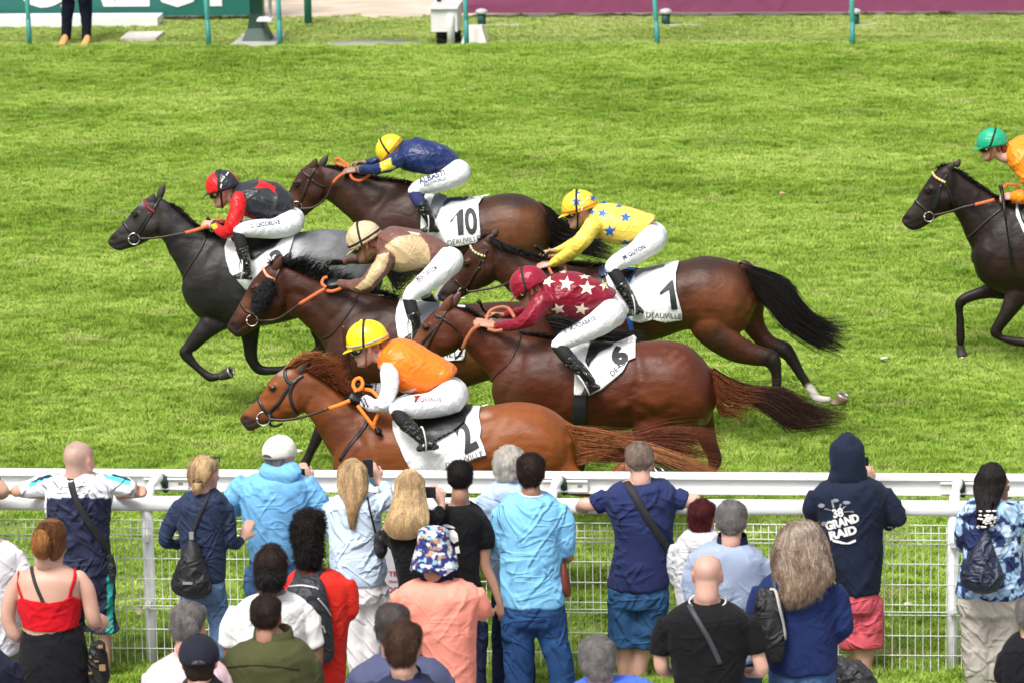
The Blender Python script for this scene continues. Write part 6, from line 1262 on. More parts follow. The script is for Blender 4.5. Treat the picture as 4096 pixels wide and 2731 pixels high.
# ------------------------------------------------------------------ the crowd
ZA, ZB, ZC, ZD = tile(0, 1700, .6577), tile(1000, 1700, .6577), tile(2000, 1700, .6577), tile(3000, 1700, .6575)
ZG = -.32
def cloth_mat(nm, c, wr=.5, wscale=6, rough=.85, attr=False, **k):
    return mat(nm, c, rough, spec=.15, wr=wr*.48, wscale=wscale*.95, attr=attr, vary=.10, vscale=4, bump=.15, bscale=260, sheen=.03, **k)
def denim(nm, c): return mat(nm, c, .85, spec=.12, wr=.35, wscale=6, vary=.30, vscale=3.5, bump=.25, bscale=160)
def spectator(label, T, t, head, torso, top, arms=(), skin='fair', hair=(.05, .03, .02), legs=None, bottom=None, hem=None, sleeve=None, collar=None, shoe=(.5, .5, .5), neckr=.058, legspan=None, topfn=None, hips=None, group='spectators watching from behind the fence', amp=.010, ears=True, deep=1.0, shorts=None, topname='top', zg=ZG):
    """standing figure seen from behind; everything traced at its own distance t"""
    k = T(1, 0)[0]-T(0, 0)[0]; hx, hy, hw, yaw = head[:4]; pitch = head[4] if len(head) > 4 else 0; roll = head[5] if len(head) > 5 else 0
    u, v = T(hx, hy); Y = PT(u, v, t)[1]; sc = pxm(Y, u, v)
    def P(x, y, dy=0.0): return PY(*T(x, y), Y+dy)
    root = thing('person', label, 'person', group)
    s = hw*k/sc/.158; s = min(1.28, max(.95, s)); ho = P(hx, hy); a = R_(yaw); b = R_(pitch); f = np.array([math.sin(a)*math.cos(b), math.cos(a)*math.cos(b), -math.sin(b)])
    side = np.cross(f, (0, 0, 1.0)); up = np.cross(unit(side), f); up = unit(up*math.cos(R_(roll))+unit(side)*math.sin(R_(roll)))
    def secs(L, g=1.0, gd=1.0, dd=0.0):
        o = []
        for q in L:
            a_, b_ = P(q[0], q[2]), P(q[1], q[2]); d = q[3] if len(q) > 3 else .13; o.append(((a_+b_)/2+np.array([0, (q[4] if len(q) > 4 else 0)+dd, 0]), (b_-a_)/2*g, np.array([0, d*1.1*gd*deep, 0])))
        return o
    def nodes(L, g=1.0): return [(P(q[0], q[1], q[3] if len(q) > 3 else 0), q[2]*k/sc*g, q[2]*k/sc*g*.95) for q in L]
    mb = MB(); p, sd = head_geo(mb, ho, f, up, s)
    n0 = torso[0]; nb = P((n0[0]+n0[1])/2, n0[2]); nb2 = P((n0[0]+n0[1])/2, n0[2]+30)
    tube(mb, [(p(-.035, .085), neckr*s*.92, neckr*s*.95), (p(-.045, .03), neckr*s*.95, neckr*s), (nb+np.array([0, .0, 0]), neckr*s*1.08, neckr*s*1.1), (nb2-np.array([0, 0, .02]), neckr*s*1.12, neckr*s*1.05)], 3, 16)
    body_t = [q for q in torso]; loft(mb, secs(body_t, .88, .82), 3, 20, cap=.25)
    for A in arms:
        nd = nodes(A['p']); sl_ = A.get('sl', len(nd)); nd = [(a_, b_*(.80 if i < sl_ else .98 if not A.get('cov', True) else .84), c_*(.80 if i < sl_ else .98 if not A.get('cov', True) else .84)) for i, (a_, b_, c_) in enumerate(nd)]
        if sl_ > 1: nd[0] = (nd[0][0]*.7+nd[1][0]*.3, nd[0][1]*.85, nd[0][2]*.85)
        tube(mb, nd, 3, 14)
        if 'hand' in A:
            q = A['p'][-1]; h = A['hand']; hand_geo(mb, P(q[0], q[1], q[3] if len(q) > 3 else 0), h[:3], h[3], h[4], s*.95, h[5] if len(h) > 5 else 1)
    last = torso[-1]; xl, xr, yl = last[0], last[1], last[2]; cx_ = (xl+xr)/2; hipz = P(cx_, yl)[2]
    if legs is None:      # legs below the picture: plain standing pose down to the ground
        w = abs(P(xr, yl)[0]-P(xl, yl)[0]); c = P(cx_, yl); legs_w = []
        for sx in (-1, 1):
            x = c[0]+sx*w*.24; legs_w.append([(np.array([c[0]+sx*w*.20, c[1], c[2]+.04]), w*.25, w*.24), (np.array([x, c[1], c[2]-.22]), w*.22, w*.22), (np.array([x, c[1]+.02, zg+(c[2]-zg)*.5]), .075, .08), (np.array([x, c[1]-.01, zg+(c[2]-zg)*.3]), .066, .07), (np.array([x, c[1], zg+.10]), .05, .052)])
    else:
        legs_w = []
        for L in legs:
            nd = nodes(L); e = nd[-1][0]; r_ = nd[-1][1]
            if e[2] > zg+.12:
                zz_ = e[2]-(zg+.1)
                if zz_ > .3: nd.append((np.array([e[0], e[1], e[2]-zz_*.5]), min(r_, .085), min(r_, .085)))
                nd.append((np.array([e[0], e[1], zg+.1]), min(r_, .06), min(r_, .06)))
            legs_w.append(nd)
    for nd in legs_w:
        tube(mb, [(q, r*.84, rs*.84) for q, r, rs in nd], 3, 12); e = nd[-1][0]; loft(mb, [(e+np.array([0, -.04, -.05]), (.032, 0, 0), (0, 0, .03)), (e+np.array([0, .06, -.06]), (.04, 0, 0), (0, 0, .026)), (e+np.array([0, .14, -.075]), (.04, 0, 0), (0, 0, .016))], 3, 10)
    me = remesh(mb, .0105, 2, .5, .28); colour_skin(me, SKINS[skin], hair, (ho, f, up, s)); body = finish(me, 'body', M_SKIN, root)
    if abs(math.sin(a)) > .4: eyes(root, p, sd, f, s)
    # bottoms
    if bottom is not None:
        mb = MB(); cut = shorts
        for nd in legs_w:
            q = list(nd)
            if cut is not None:      # shorts end at a picture height
                zc_ = P(cx_, cut)[2]; out = []
                for i, n_ in enumerate(q):
                    if n_[0][2] > zc_+.02 or i == 0: out.append((n_[0], n_[1]*1.08, n_[2]*1.08))
                    else:
                        pr = q[i-1]; f_ = (pr[0][2]-zc_)/(pr[0][2]-n_[0][2]+1e-6); out.append((pr[0]+(n_[0]-pr[0])*f_, max(.09, pr[1]+(n_[1]-pr[1])*f_)*1.14, max(.09, pr[2])*1.12)); break
                q = out
            tube(mb, [(a_, b_*1.0, c_*1.0) for a_, b_, c_ in q], 4, 18, cap=.12)
        c = P(cx_, yl+8); w = abs(P(xr, yl)[0]-P(xl, yl)[0])*.5
        hp = hips if hips else [(xl+(xr-xl)*.04, xr-(xr-xl)*.04, yl-22, .12), (xl+(xr-xl)*.01, xr-(xr-xl)*.01, yl+45, .13), (xl+(xr-xl)*.02, xr-(xr-xl)*.02, yl+110, .125)]
        loft(mb, secs(hp, 1.0, 1.0), 3, 20, cap=.2)
        me = remesh(mb, .0135, 3, .5, 1.0 if attr_mat(bottom[0]) else .55); wrinkle(me, amp*.9, 5, len(label)+3)
        if attr_mat(bottom[0]): bottom[1](me)
        bo = finish(me, 'shorts' if shorts else 'trousers', bottom[0], root)
        for nd in legs_w:
            e = nd[-1][0]; mb = MB(); loft(mb, [(e+np.array([0, -.06, -.055]), (.045, 0, 0), (0, 0, .042)), (e+np.array([0, .06, -.06]), (.052, 0, 0), (0, 0, .036)), (e+np.array([0, .19, -.075]), (.05, 0, 0), (0, 0, .022))], 3, 12); mb.build('shoe', mat('shoe_%d' % int(shoe[0]*100), shoe, .6), root)
    # top
    mb = MB(); loft(mb, secs(torso), 4, 30, cap=.16, expo=.93)
    for A in arms:
        sl = A.get('sl', len(A['p']))
        if sl <= 0: continue
        L = list(A['p'][:sl]) if sl > 1 else [A['p'][0], tuple((a+b)/2 for a, b in zip(A['p'][0][:3], A['p'][1][:3]))]; nd = nodes(L, 1.12); tube(mb, nd, 4, 18, cap=.15)
    me = remesh(mb, .0105, 3, .5, 1.0 if attr_mat(top) else .5); wrinkle(me, amp*1.05, 5, len(label))
    if topfn: topfn(me)
    to = finish(me, topname, top, root)
    bt = bvh_of(to)
    if collar:
        mb = MB(); c0 = P((n0[0]+n0[1])/2, n0[2]); w = (abs(n0[1]-n0[0])/2)*k/sc
        th = np.linspace(0, 2*math.pi, 25)[:-1]; rings = []
        for z, g in ((-.03, 1.10), (.0, 1.04), (collar[1], .96), (collar[1]+.004, .9), (.0, .93)): rings.append([c0+np.array([w*g*math.cos(q), .085*g*math.sin(q), z+.012*math.sin(q)]) for q in th])
        rings_to(mb, rings); mb.build('collar', collar[0], to)
    return dict(root=root, P=P, Y=Y, sc=sc, k=k, T=T, p=p, sd=sd, f=unit(f), up=up, s=s, top=to, bt=bt, ho=ho, body=body)
def attr_mat(m): return any(n.type == 'ATTRIBUTE' for n in m.node_tree.nodes)
def hair_short(S, m, vol=1.0, top=1.0, nz=.006, back=.085, name='hair', fuzz_=45, fz=True):
    p, sd, f, s, up = S['p'], S['sd'], S['f'], S['s'], S['up']; mb = MB()
    G = [(back, -.075, -.102, .045), (back+.02, -.04, -.108, .066), (.128, -.012, -.114, .079), (.158, .062, -.116, .083), (.186, .09, -.110, .081), (.212, .062, -.09, .069), (.234+.012*(top-1), .014, -.052, .04)]
    secs = [((p(a, z)+p(b, z))/2-f*.004*(vol-1)*10, (p(a, z)-p(b, z))/2*(1+.06*(vol-1)), sd*w*s*(1+.08*(vol-1))) for z, a, b, w in G]
    loft(mb, secs, 4, 26, cap=.3); me = remesh(mb, .009, 2, .5, .6); co = vget(me); nr = nget(me)
    vset(me, co+nr*((vnoise(co, fuzz_)-.5)*nz+(vnoise(co+3, 18)-.5)*nz*1.5)[:, None]); o = finish(me, name, m, S['root'])
    if fz: fuzz(o, m, 2200, .020+nz*1.4, .0010, .08+nz*8, .25+nz*22, seed=int(S['ho'][0]*100) % 97, top=p(-.045, .23)); return o
def hmat(nm, c, c2=None, stretch=(1, 1, .25), rough=.55, sc=120):
    m = mat('hairmat_'+nm, c, rough, spec=.16, vary=.38, vscale=26, bump=.8, bscale=sc, stretch=stretch); return m
def fuzz(o, m, n=1500, L=.035, r=.0016, lift=.25, chaos=.35, seed=1, top=None, name='hair_strands', gravity=.4):
    """short strands lying on a hair mass, flowing away from the crown"""
    rg = np.random.default_rng(seed); co = vget(o.data); nr = nget(o.data); cc = co.mean(0); crown = cc+np.array([0, -.02, co[:, 2].max()-cc[2]]) if top is None else top
    vis = np.where(((CAM-co)*nr).sum(1) > -3)[0]; idx = rg.choice(vis, n); p = co[idx]; q = nr[idx]
    fl = p-crown; fl[:, 2] -= gravity*.1; fl += rg.normal(size=(n, 3))*chaos*np.linalg.norm(fl, axis=1)[:, None]*.6+rg.normal(size=(n, 3))*chaos*.03
    fl -= q*(fl*q).sum(1)[:, None]; fl /= np.linalg.norm(fl, axis=1)[:, None]+1e-9; l = (L*(.5+rg.random(n)))[:, None]; s = np.cross(fl, q)*r*(.6+.8*rg.random((n, 1)))
    a = p-fl*l*.3+q*.001; b = p+fl*l*.35+q*(l*lift*.5+.003); c = p+fl*l+q*l*(lift-.15*gravity)
    v = np.concatenate([a-s, a+s, b+s*.8, b-s*.8, c], 0); i = np.arange(n); f = [(int(k), int(k+n), int(k+2*n), int(k+3*n)) for k in i]+[(int(k+3*n), int(k+2*n), int(k+4*n)) for k in i]
    me = bpy.data.meshes.new(name); me.from_pydata(v.tolist(), [], f); me.materials.append(m); me.update(); return link(bpy.data.objects.new(name, me), o)
def loftpx(S, L, name, m, voxel=.011, nz=.0, amp=.0, dd=0.0, smooth=3, parent=None, expo=1.0, seed=0, disp=None):
    """horizontal sections (xl, xr, y, depth, dy)"""
    P = S['P']; mb = MB(); secs = []
    for q in L:
        a, b = P(q[0], q[2], q[4] if len(q) > 4 else dd), P(q[1], q[2], q[4] if len(q) > 4 else dd); secs.append(((a+b)/2, (b-a)/2, np.array([0, q[3], 0])))
    loft(mb, secs, 4, 24, cap=.35, expo=expo); me = remesh(mb, voxel, smooth, .5, .5)
    if nz: co = vget(me); nr = nget(me); vset(me, co+nr*((vnoise(co, 38)-.5)*nz+(vnoise(co+3, 14)-.5)*nz)[:, None])
    if amp: wrinkle(me, amp, 7, seed, (1, 1, 1.4))
    return finish(me, name, m, parent or S['root'])
def lockpx(S, base, L, n, m, r=.0021, name='hair_strands', seed=1, wav=4, off=.012, top=0.0):
    """strands lying over a traced hair mass"""
    n = int(n*1.5); T = S['T']; bv = bvh_of(base); rg = np.random.default_rng(seed); mb = MB(); L = crom(np.array([q[:3] for q in L], float), 5)
    for k_ in range(n):
        g = .03+.94*rg.random(); t0 = rg.random()*.45*(rg.random() < .6); t1 = min(1.0, .7+.36*rg.random()); ph = rg.random()*6; pts = []; lastY = None
        for i in range(9):
            t = t0+(t1-t0)*i/8; x = t*(len(L)-1); j = min(int(x), len(L)-2); q = L[j]+(L[j+1]-L[j])*(x-j); xx = q[0]+(q[1]-q[0])*g+wav*math.sin(ph+t*8+g*5); yy = q[2]+top
            h, _ = hit(bv, *T(xx, yy), .004+.006*rg.random())
            if h is None:
                if lastY is None: lastY = S['Y']-.05
                h = PY(*T(xx, yy), lastY)
            lastY = h[1]; pts.append(h)
        pts = np.array(pts); pts[1:-1] = (pts[:-2]+2*pts[1:-1]+pts[2:])/4; T_ = np.gradient(pts, axis=0); rr = r*(.6+.8*rg.random()); rings = []
        for i in range(9):
            t_ = unit(T_[i]); a_ = unit(np.cross(t_, (0, 1, .2))); b_ = np.cross(t_, a_); w = rr*(1-.7*(i/8)**2); rings.append([pts[i]+a_*w, pts[i]-a_*w*.5+b_*w*.87, pts[i]-a_*w*.5-b_*w*.87])
        v = [z for R in rings for z in R]; mb.add(v, [(i*3+j, i*3+(j+1) % 3, (i+1)*3+(j+1) % 3, (i+1)*3+j) for i in range(8) for j in range(3)])
    return mb.build(name, m, base)
def strapx(S, pts, w, m, name='bag_strap', parent=None, off=.006, bv=None): return strap(name, [S['T'](*q) for q in pts], w, m, parent or S['root'], bv or S['bt'], off=off, th=.006)
def phone(S, x0, y0, x1, y1, dy, label, yaw=0, cam=False):
    P = S['P']; a, b = P(x0, y1, dy), P(x1, y0, dy); mb = MB(); c = (a+b)/2; h = (b-a)/2
    mb.box((-abs(h[0]), -.006, -abs(h[2])), (abs(h[0]), .006, abs(h[2]))); o = mb.build('phone', mat('phone_black', (.012, .012, .015), .2, coat=.4), None, False); o.location = c
    mb = MB(); mb.box((-abs(h[0])*.93, -.0075, -abs(h[2])*.93), (abs(h[0])*.93, -.0062, abs(h[2])*.93)); mb.build('screen', mat('phone_screen', (.02, .025, .035), .08), o, False); return tag(o, label, 'phone')
def tubepx(S, pts, name, m, dd=0.0, parent=None, flat=.9):
    mb = MB(); tube(mb, [(S['P'](q[0], q[1], q[3] if len(q) > 3 else dd), q[2]*S['k']/S['sc'], q[2]*S['k']/S['sc']*flat) for q in pts], 4, 12); return mb.build(name, m, parent or S['root'])
fuzz(SHEEP, hair_m := mat('black_wool', (.012,.014,.014), .95), 2600, .016, .0022, .8, 2.5, 4, gravity=0)
HD_ = dict(black=hmat('black', (.010, .008, .008)), dark=hmat('dark', (.022, .013, .010)), brown=hmat('brown', (.055, .028, .017)), grey=hmat('grey', (.16, .15, .145)), white=hmat('white', (.50, .46, .41)), blond=hmat('blond', (.42, .28, .15)), blond2=hmat('blond2', (.52, .37, .20)), auburn=hmat('auburn_c', (.15, .065, .028)), maroon=hmat('maroon', (.06, .008, .010)), greyblond=hmat('greyblond', (.27, .20, .15)), stub=hmat('stub', (.20, .15, .12)))
BAG = mat('black_bag', (.009, .009, .011), .6, wr=.4, wscale=7, bump=.2, bscale=120); STR = mat('black_strap', (.015, .015, .018), .75)
def both(T, x0, x1, ypx, c0, c1):
    yv = T(0, ypx)[1]
    def fn(me): co = vget(me); px, py = proj(co); w = (py > yv+(px-T(x0, 0)[0])*0).astype(float)[:, None]; setcol(me, np.array(c0)*(1-w)+np.array(c1)*w)
    return fn
NAVY = (.012, .017, .055)
# -- leaning man, white and navy shirt
def fA(me):
    co = vget(me); px, py = proj(co); c = np.tile(np.array((.78, .79, .84)), (len(co), 1)); b = ZA(0, 440)[1]+.00004*(px-ZA(480, 0)[0])**2*-1; w = (py > b) & (px > ZA(283, 0)[0]) & (px < ZA(680, 0)[0]); c[w] = NAVY
    for q in ([(175,352),(190,340),(330,292),(345,302),(250,340),(182,382)], [(622,282),(640,280),(800,335),(795,372),(740,352),(640,320)]): c[inpoly(px, py, [ZA(*z) for z in q])] = (.10, .62, .70)
    for q in ([(190,345),(240,312),(350,285),(360,296),(240,335)], [(650,280),(790,322),(800,340),(640,292)]): c[inpoly(px, py, [ZA(*z) for z in q])] = NAVY
    setcol(me, c)
def fAs(me):
    co = vget(me); px, py = proj(co); c = np.tile(np.array((.010, .014, .04)), (len(co), 1)); w = (px > ZA(650, 0)[0]) & (px < ZA(688, 0)[0]); c[w] = (.02, .36, .32); setcol(me, c)
CA = mat('cloth_shirt_two_tone', (1, 1, 1), .8, attr=True, wr=.5, wscale=6, bump=.1, bscale=200); CS = mat('cloth_pattern', (1, 1, 1), .85, attr=True, wr=.5, wscale=6)
S = spectator('bald man leaning on the rail in a white and navy shirt with cyan shoulder stripes', ZA, 27.75, (478,190,182,22,6), [(425,545,288,.07),(320,660,315,.12),(288,690,370,.14),(288,680,470,.145),(300,665,600,.14),(325,668,750,.135),(342,680,888,.13)], CA,
  arms=[dict(p=[(310,350,58),(215,375,52),(140,392,45),(100,400,40,.03),(150,412,34,.2),(260,418,30,.32)], sl=3, cov=False), dict(p=[(670,350,58),(770,375,50),(820,388,45),(862,402,40,.03),(820,412,34,.2),(720,418,30,.32)], sl=3, cov=False)], topfn=fA, hair=(.25,.2,.18),
  legs=[[(440,930,95),(440,1040,88),(440,1180,70),(445,1300,52),(445,1480,50)],[(600,930,92),(620,1040,78),(632,1180,66),(640,1280,46),(635,1450,46)]], bottom=(CS, fAs), shorts=1245)
strapx(S, [(425,300),(450,420),(520,560),(610,690),(660,780),(680,840)], .045, STR); tubepx(S, [(668,800,22),(682,870,26),(684,945,18)], 'crossbody_bag', BAG, -.14)
# -- elbow of the neighbour at the left edge
spectator('person at the left edge of whom only an elbow on the rail shows', ZA, 27.8, (-170,180,180,0), [(-230,-110,290,.07),(-320,-20,330,.13),(-330,-10,500,.14),(-320,-30,880,.13)], cloth_mat('cloth_grey', (.3,.3,.32)), arms=[dict(p=[(-40,350,58),(-10,372,48),(16,395,42),(10,420,34,.2),(-100,420,30,.3)], sl=1, cov=False), dict(p=[(-310,350,55),(-380,420,45),(-360,430,34,.2)], sl=2, cov=False)], bottom=(denim('denim_a', (.05,.09,.17)),))
# -- white t-shirt at left edge
S = spectator('person in a plain white T-shirt and khaki shorts cut off by the left edge', ZA, 25.9, (-110,560,185,0), [(-170,-50,690,.07),(-250,70,722,.12),(-280,130,790,.14),(-270,125,950,.14),(-260,120,1200,.14),(-250,125,1370,.13)], cloth_mat('cloth_white', (.74,.76,.82)), arms=[dict(p=[(80,790,62),(125,860,54),(140,960,46),(120,1100,34),(60,1180,28,.1)], sl=3, cov=False)], bottom=(cloth_mat('cloth_khaki', (.2,.19,.13)),), shorts=1500)
# -- woman in red camisole
def skirtfn(me): pass
S = spectator('woman with an auburn bun, red strappy top and black trousers, seen from behind', ZA, 25.6, (305,700,170,35,8), [(265,375,850,.06),(170,440,880,.09),(112,505,925,.115),(112,500,1010,.125),(105,490,1090,.125),(130,482,1170,.125),(145,478,1252,.125)], mat('skin_top', (.5,.3,.22), .5, attr=True), skin='fair', hair=(.2,.08,.03), arms=[dict(p=[(135,920,48),(85,1000,52),(55,1100,50),(52,1200,46),(95,1280,40),(150,1290,32,.1)], sl=0, cov=False), dict(p=[(478,920,48),(525,990,52),(548,1080,50),(570,1180,48),(600,1225,38,.05),(625,1215,28,.14)], sl=0, cov=False, hand=(0,.9,.3,(.7,0,.7),1.0))], bottom=(cloth_mat('cloth_black', (.009,.009,.011)),), topfn=lambda me: colour_skin(me, SKINS['fair']), hips=[(138,492,1215,.125),(118,525,1330,.14),(110,545,1450,.145),(120,550,1560,.14)], topname='back', amp=.003)
o = decal('camisole', bvh_of(S['top'], S['body']), [[ZA(*q) for q in [(92,1072),(135,1050),(200,1068),(300,1080),(380,1066),(428,1034),(492,1066),(480,1150),(470,1200),(480,1215),(420,1240),(330,1254),(220,1252),(145,1225),(135,1180),(110,1120)]]], cloth_mat('cloth_red_top', (.52,.006,.014), wr=.4), S['root'], off=.009, maxlen=12, thick=.012)
for q in ([(110,885),(108,950),(125,1010),(140,1058)], [(458,866),(452,930),(432,990),(422,1042)]): strapx(S, q, .020, cloth_mat('cloth_red_top', (.52,.006,.014)), 'shoulder_strap')
strapx(S, [(190,858),(215,960),(270,1090),(340,1220),(370,1262)], .022, STR)
h = loftpx(S, [(250,375,586,.06,-.01),(215,405,640,.085,-.0),(210,405,700,.09,-.0),(225,395,760,.07,-.02),(250,360,810,.04,-.04)], 'hair', HD_['auburn'], nz=.008); lockpx(S, h, [(250,375,590),(215,400,640),(215,395,700),(240,370,780)], 120, HD_['auburn'], seed=4, wav=6)
b = loftpx(S, [(215,270,640,.03,-.10),(190,300,690,.05,-.12),(188,305,740,.055,-.12),(205,300,785,.045,-.11),(240,290,815,.02,-.1)], 'hair_bun', hmat('amber', (.30,.13,.04)), nz=.014); lockpx(S, b, [(215,270,645),(190,300,690),(195,300,750),(230,290,805)], 70, hmat('amber', (.30,.13,.04)), seed=5, wav=8)
for i, q in enumerate(([(545,640,1330,.05,-.02),(535,650,1400,.05,-.02),(530,665,1500,.05,-.02),(535,660,1565,.05,-.02)],)):
    bg = loftpx(S, q, 'handbag', BAG, amp=.01); bg.parent = None; tag(bg, 'black handbag with gold fittings hanging beside the woman in the red top', 'handbag')
for x0, y0, x1, y1 in ((598,1335,625,1352),(605,1455,640,1490),(545,1400,556,1412),(540,1500,560,1510),(575,1430,600,1436)):
    mb = MB(); a_, b_ = S['P'](x0, y1, -.085), S['P'](x1, y0, -.085); mb.box((a_[0], a_[1]-.008, a_[2]), (b_[0], a_[1]+.008, b_[2])); mb.build('gold_buckle', mat('gold', (.55,.36,.14), .35, metal=.7), bg, False)
tubepx(S, [(570,1335,6),(560,1260,6),(610,1230,6)], 'handle', BAG, -.03, bg)
# -- dark shoulder bottom left
spectator('person in a dark navy top at the bottom left corner, mostly out of frame', ZA, 23.6, (-150,1240,190,0), [(-220,-90,1360,.07),(-320,20,1400,.13),(-350,85,1480,.15),(-350,120,1600,.15),(-340,115,1900,.14)], cloth_mat('cloth_navy_d', (.012,.014,.03)), arms=[dict(p=[(40,1460,66),(85,1560,58),(95,1700,46)], sl=3)], bottom=(denim('denim_a', (.05,.09,.17)),))
# -- blonde ponytail, navy jacket
S = spectator('blonde woman with a ponytail, navy jacket and a black sling backpack', ZA, 27.0, (1247,272,155,28,4), [(1172,1305,400,.07),(1115,1372,430,.11),(1085,1395,490,.125),(1085,1388,600,.125),(1100,1380,720,.12),(1110,1378,850,.12),(1110,1375,940,.12)], cloth_mat('cloth_navy_jacket', (.022,.035,.075), wr=.6, wscale=8, rough=.6),
  arms=[dict(p=[(1110,490,48),(1055,570,46),(1010,650,43),(1005,700,38),(1060,720,32,.12),(1120,700,28,.25)]), dict(p=[(1372,490,48),(1390,590,46),(1400,700,42),(1430,725,36,.05),(1475,690,28,.08)], hand=(.35,.3,.75,(0,-1,0),.7))], legs=[[(1170,990,74),(1160,1100,70),(1160,1250,56),(1165,1400,48)],[(1300,990,76),(1320,1120,70),(1335,1300,58),(1345,1450,50)]], bottom=(denim('denim_light', (.12,.21,.36)),))
loftpx(S, [(1150,1330,400,.06,-.02),(1120,1350,430,.075,-.04),(1115,1345,470,.06,-.06),(1160,1300,510,.03,-.08)], 'hood', cloth_mat('cloth_navy_jacket', (.022,.035,.075)), amp=.012)
h = hair_short(S, HD_['blond'], 1.2, back=.06, nz=.004); lockpx(S, h, [(1205,1290,190),(1170,1325,240),(1165,1310,300),(1185,1250,345)], 130, HD_['blond2'], seed=6, wav=3)
b = loftpx(S, [(1185,1225,340,.02,-.11),(1172,1225,370,.03,-.115),(1170,1222,395,.026,-.115),(1180,1205,425,.012,-.11)], 'ponytail', HD_['blond'], nz=.008, voxel=.008); lockpx(S, b, [(1186,1224,342),(1172,1225,370),(1178,1205,420)], 50, HD_['blond2'], seed=7, wav=3, r=.0018)
mb = MB(); torus(mb, S['P'](1202,338,-.11), ((1,0,0),(0,1,.1)), .024, .008); mb.build('hair_tie', STR, S['root'])
mb = MB(); p_ = S['p']; tube(mb, [(p_(.03,.2,-.085),.004,.004),(p_(.07,.215,-.05),.012,.006),(p_(.09,.21,0),.006,.005),(p_(.07,.215,.05),.012,.006),(p_(.03,.2,.085),.004,.004)], 3, 8); o = mb.build('sunglasses', mat('goggle_lens', (.012,.012,.014), .12, coat=.5)); tag(o, 'dark sunglasses pushed up on the blonde ponytailed woman\'s head', 'sunglasses')
bk = loftpx(S, [(1150,1180,690,.03,-.17),(1125,1210,740,.05,-.19),(1095,1240,820,.075,-.2),(1060,1268,900,.085,-.2),(1038,1290,970,.085,-.2),(1060,1285,1020,.07,-.19),(1110,1250,1042,.04,-.18)], 'sling_backpack', BAG, amp=.006, voxel=.009); bk.parent = None; tag(bk, 'black triangular sling backpack on the back of the woman in the navy jacket', 'backpack')
strapx(S, [(1162,690),(1185,620),(1225,520),(1262,440),(1275,420)], .026, STR, parent=bk); 
for q in (((1110,952),(1172,966)),((1150,650),(1178,694))):
    mb = MB(); a_, b_ = S['P'](*q[0], -.29 if q[0][1] > 900 else -.2), S['P'](*q[1], -.29 if q[0][1] > 900 else -.2); mb.box((a_[0], a_[1]-.006, b_[2]), (b_[0], a_[1]+.02, a_[2])); mb.build('metal_clasp', mat('steel_b', (.7,.7,.7), .3, metal=.8), bk, False)
# -- cream cap, light blue sweater
SKY = cloth_mat('cloth_sky', (.165,.42,.72), wr=.45)
S = spectator('man in a cream cap and light blue sweater photographing with a phone', ZB, 27.5, (180,160,158,32,-2), [(118,245,262,.075),(15,325,312,.12),(-45,375,355,.14),(-55,368,450,.15),(-40,335,580,.145),(-10,305,700,.14),(0,292,812,.135)], SKY,
  arms=[dict(p=[(-25,350,58),(-85,410,54),(-120,480,48),(-90,520,40,.12),(-20,500,32,.3)]), dict(p=[(330,350,62),(395,420,58),(432,490,54),(425,500,46,.08),(395,420,38,.18),(378,380,30,.26),(362,345,27,.28)], sl=6, hand=(-.35,.1,.9,(.5,-.8,0),.8))], skin='fair', hair=(.2,.17,.15), legs=[[(70,880,95),(60,1000,88),(55,1200,70)],[(215,880,92),(225,1000,86),(230,1200,70)]], bottom=(denim('denim_mid', (.07,.14,.28)),))
hair_short(S, HD_['grey'], .8, back=.05, nz=.003, fz=False)
p_, f_, u_, d_, s_ = S['p'], S['f'], S['up'], S['sd'], S['s']; CAPM = cloth_mat('cloth_cream', (.72,.70,.62), wr=.15)
def cap(S, m, brim=1.0, name='cap', lab=None, hole=True):
    p, f, u, d, s = S['p'], S['f'], S['up'], S['sd'], S['s']; mb = MB(); c = p(-.008, .15); rings = []
    for i in range(13):
        ph = R_(-14)+R_(103)*i/12; rings.append([c+u*.098*s*math.sin(ph)+(f*.118*s*math.cos(t)+d*.095*s*math.sin(t))*math.cos(ph) for t in np.linspace(0, 2*math.pi, 32, endpoint=False)])
    rings_to(mb, rings); o = mb.build(name, m); mb = MB(); fr = c-u*.015*s+f*.10*s
    loft(mb, [(fr-f*.02*s, d*.082*s, u*.006), (fr+f*.03*s-u*.004, d*.078*s, u*.005), (fr+f*.065*s*brim-u*.016, d*.05*s, u*.004)], 3, 16, cap=.4); mb.build('peak', m, o)
    mb = MB(); ball(mb, c+u*.098*s, f*.011, d*.011, u*.006); mb.build('button', m, o)
    if hole:
        mb = MB(); cc = c-f*.112*s-u*.012*s; rings_to(mb, [[cc-f*k_+d*.032*s*math.cos(t)+u*.02*s*abs(math.sin(t)) for t in np.linspace(0, math.pi, 9)]+[cc-f*k_+d*.0] for k_ in (-.012, .006)]); mb.build('cap_opening', mat('opening_dark', (.07,.05,.045), .8), o)
    return tag(o, lab, 'cap')
cap(S, CAPM, lab='cream baseball cap on the man in the light blue sweater')
phone(S, 236, 264, 334, 310, .20, 'black phone held sideways by the man in the cream cap')
loftpx(S, [(70,300,240,.06,-.04),(50,320,280,.08,-.06),(90,290,330,.05,-.09),(150,240,370,.02,-.11)], 'hood', SKY, amp=.006)
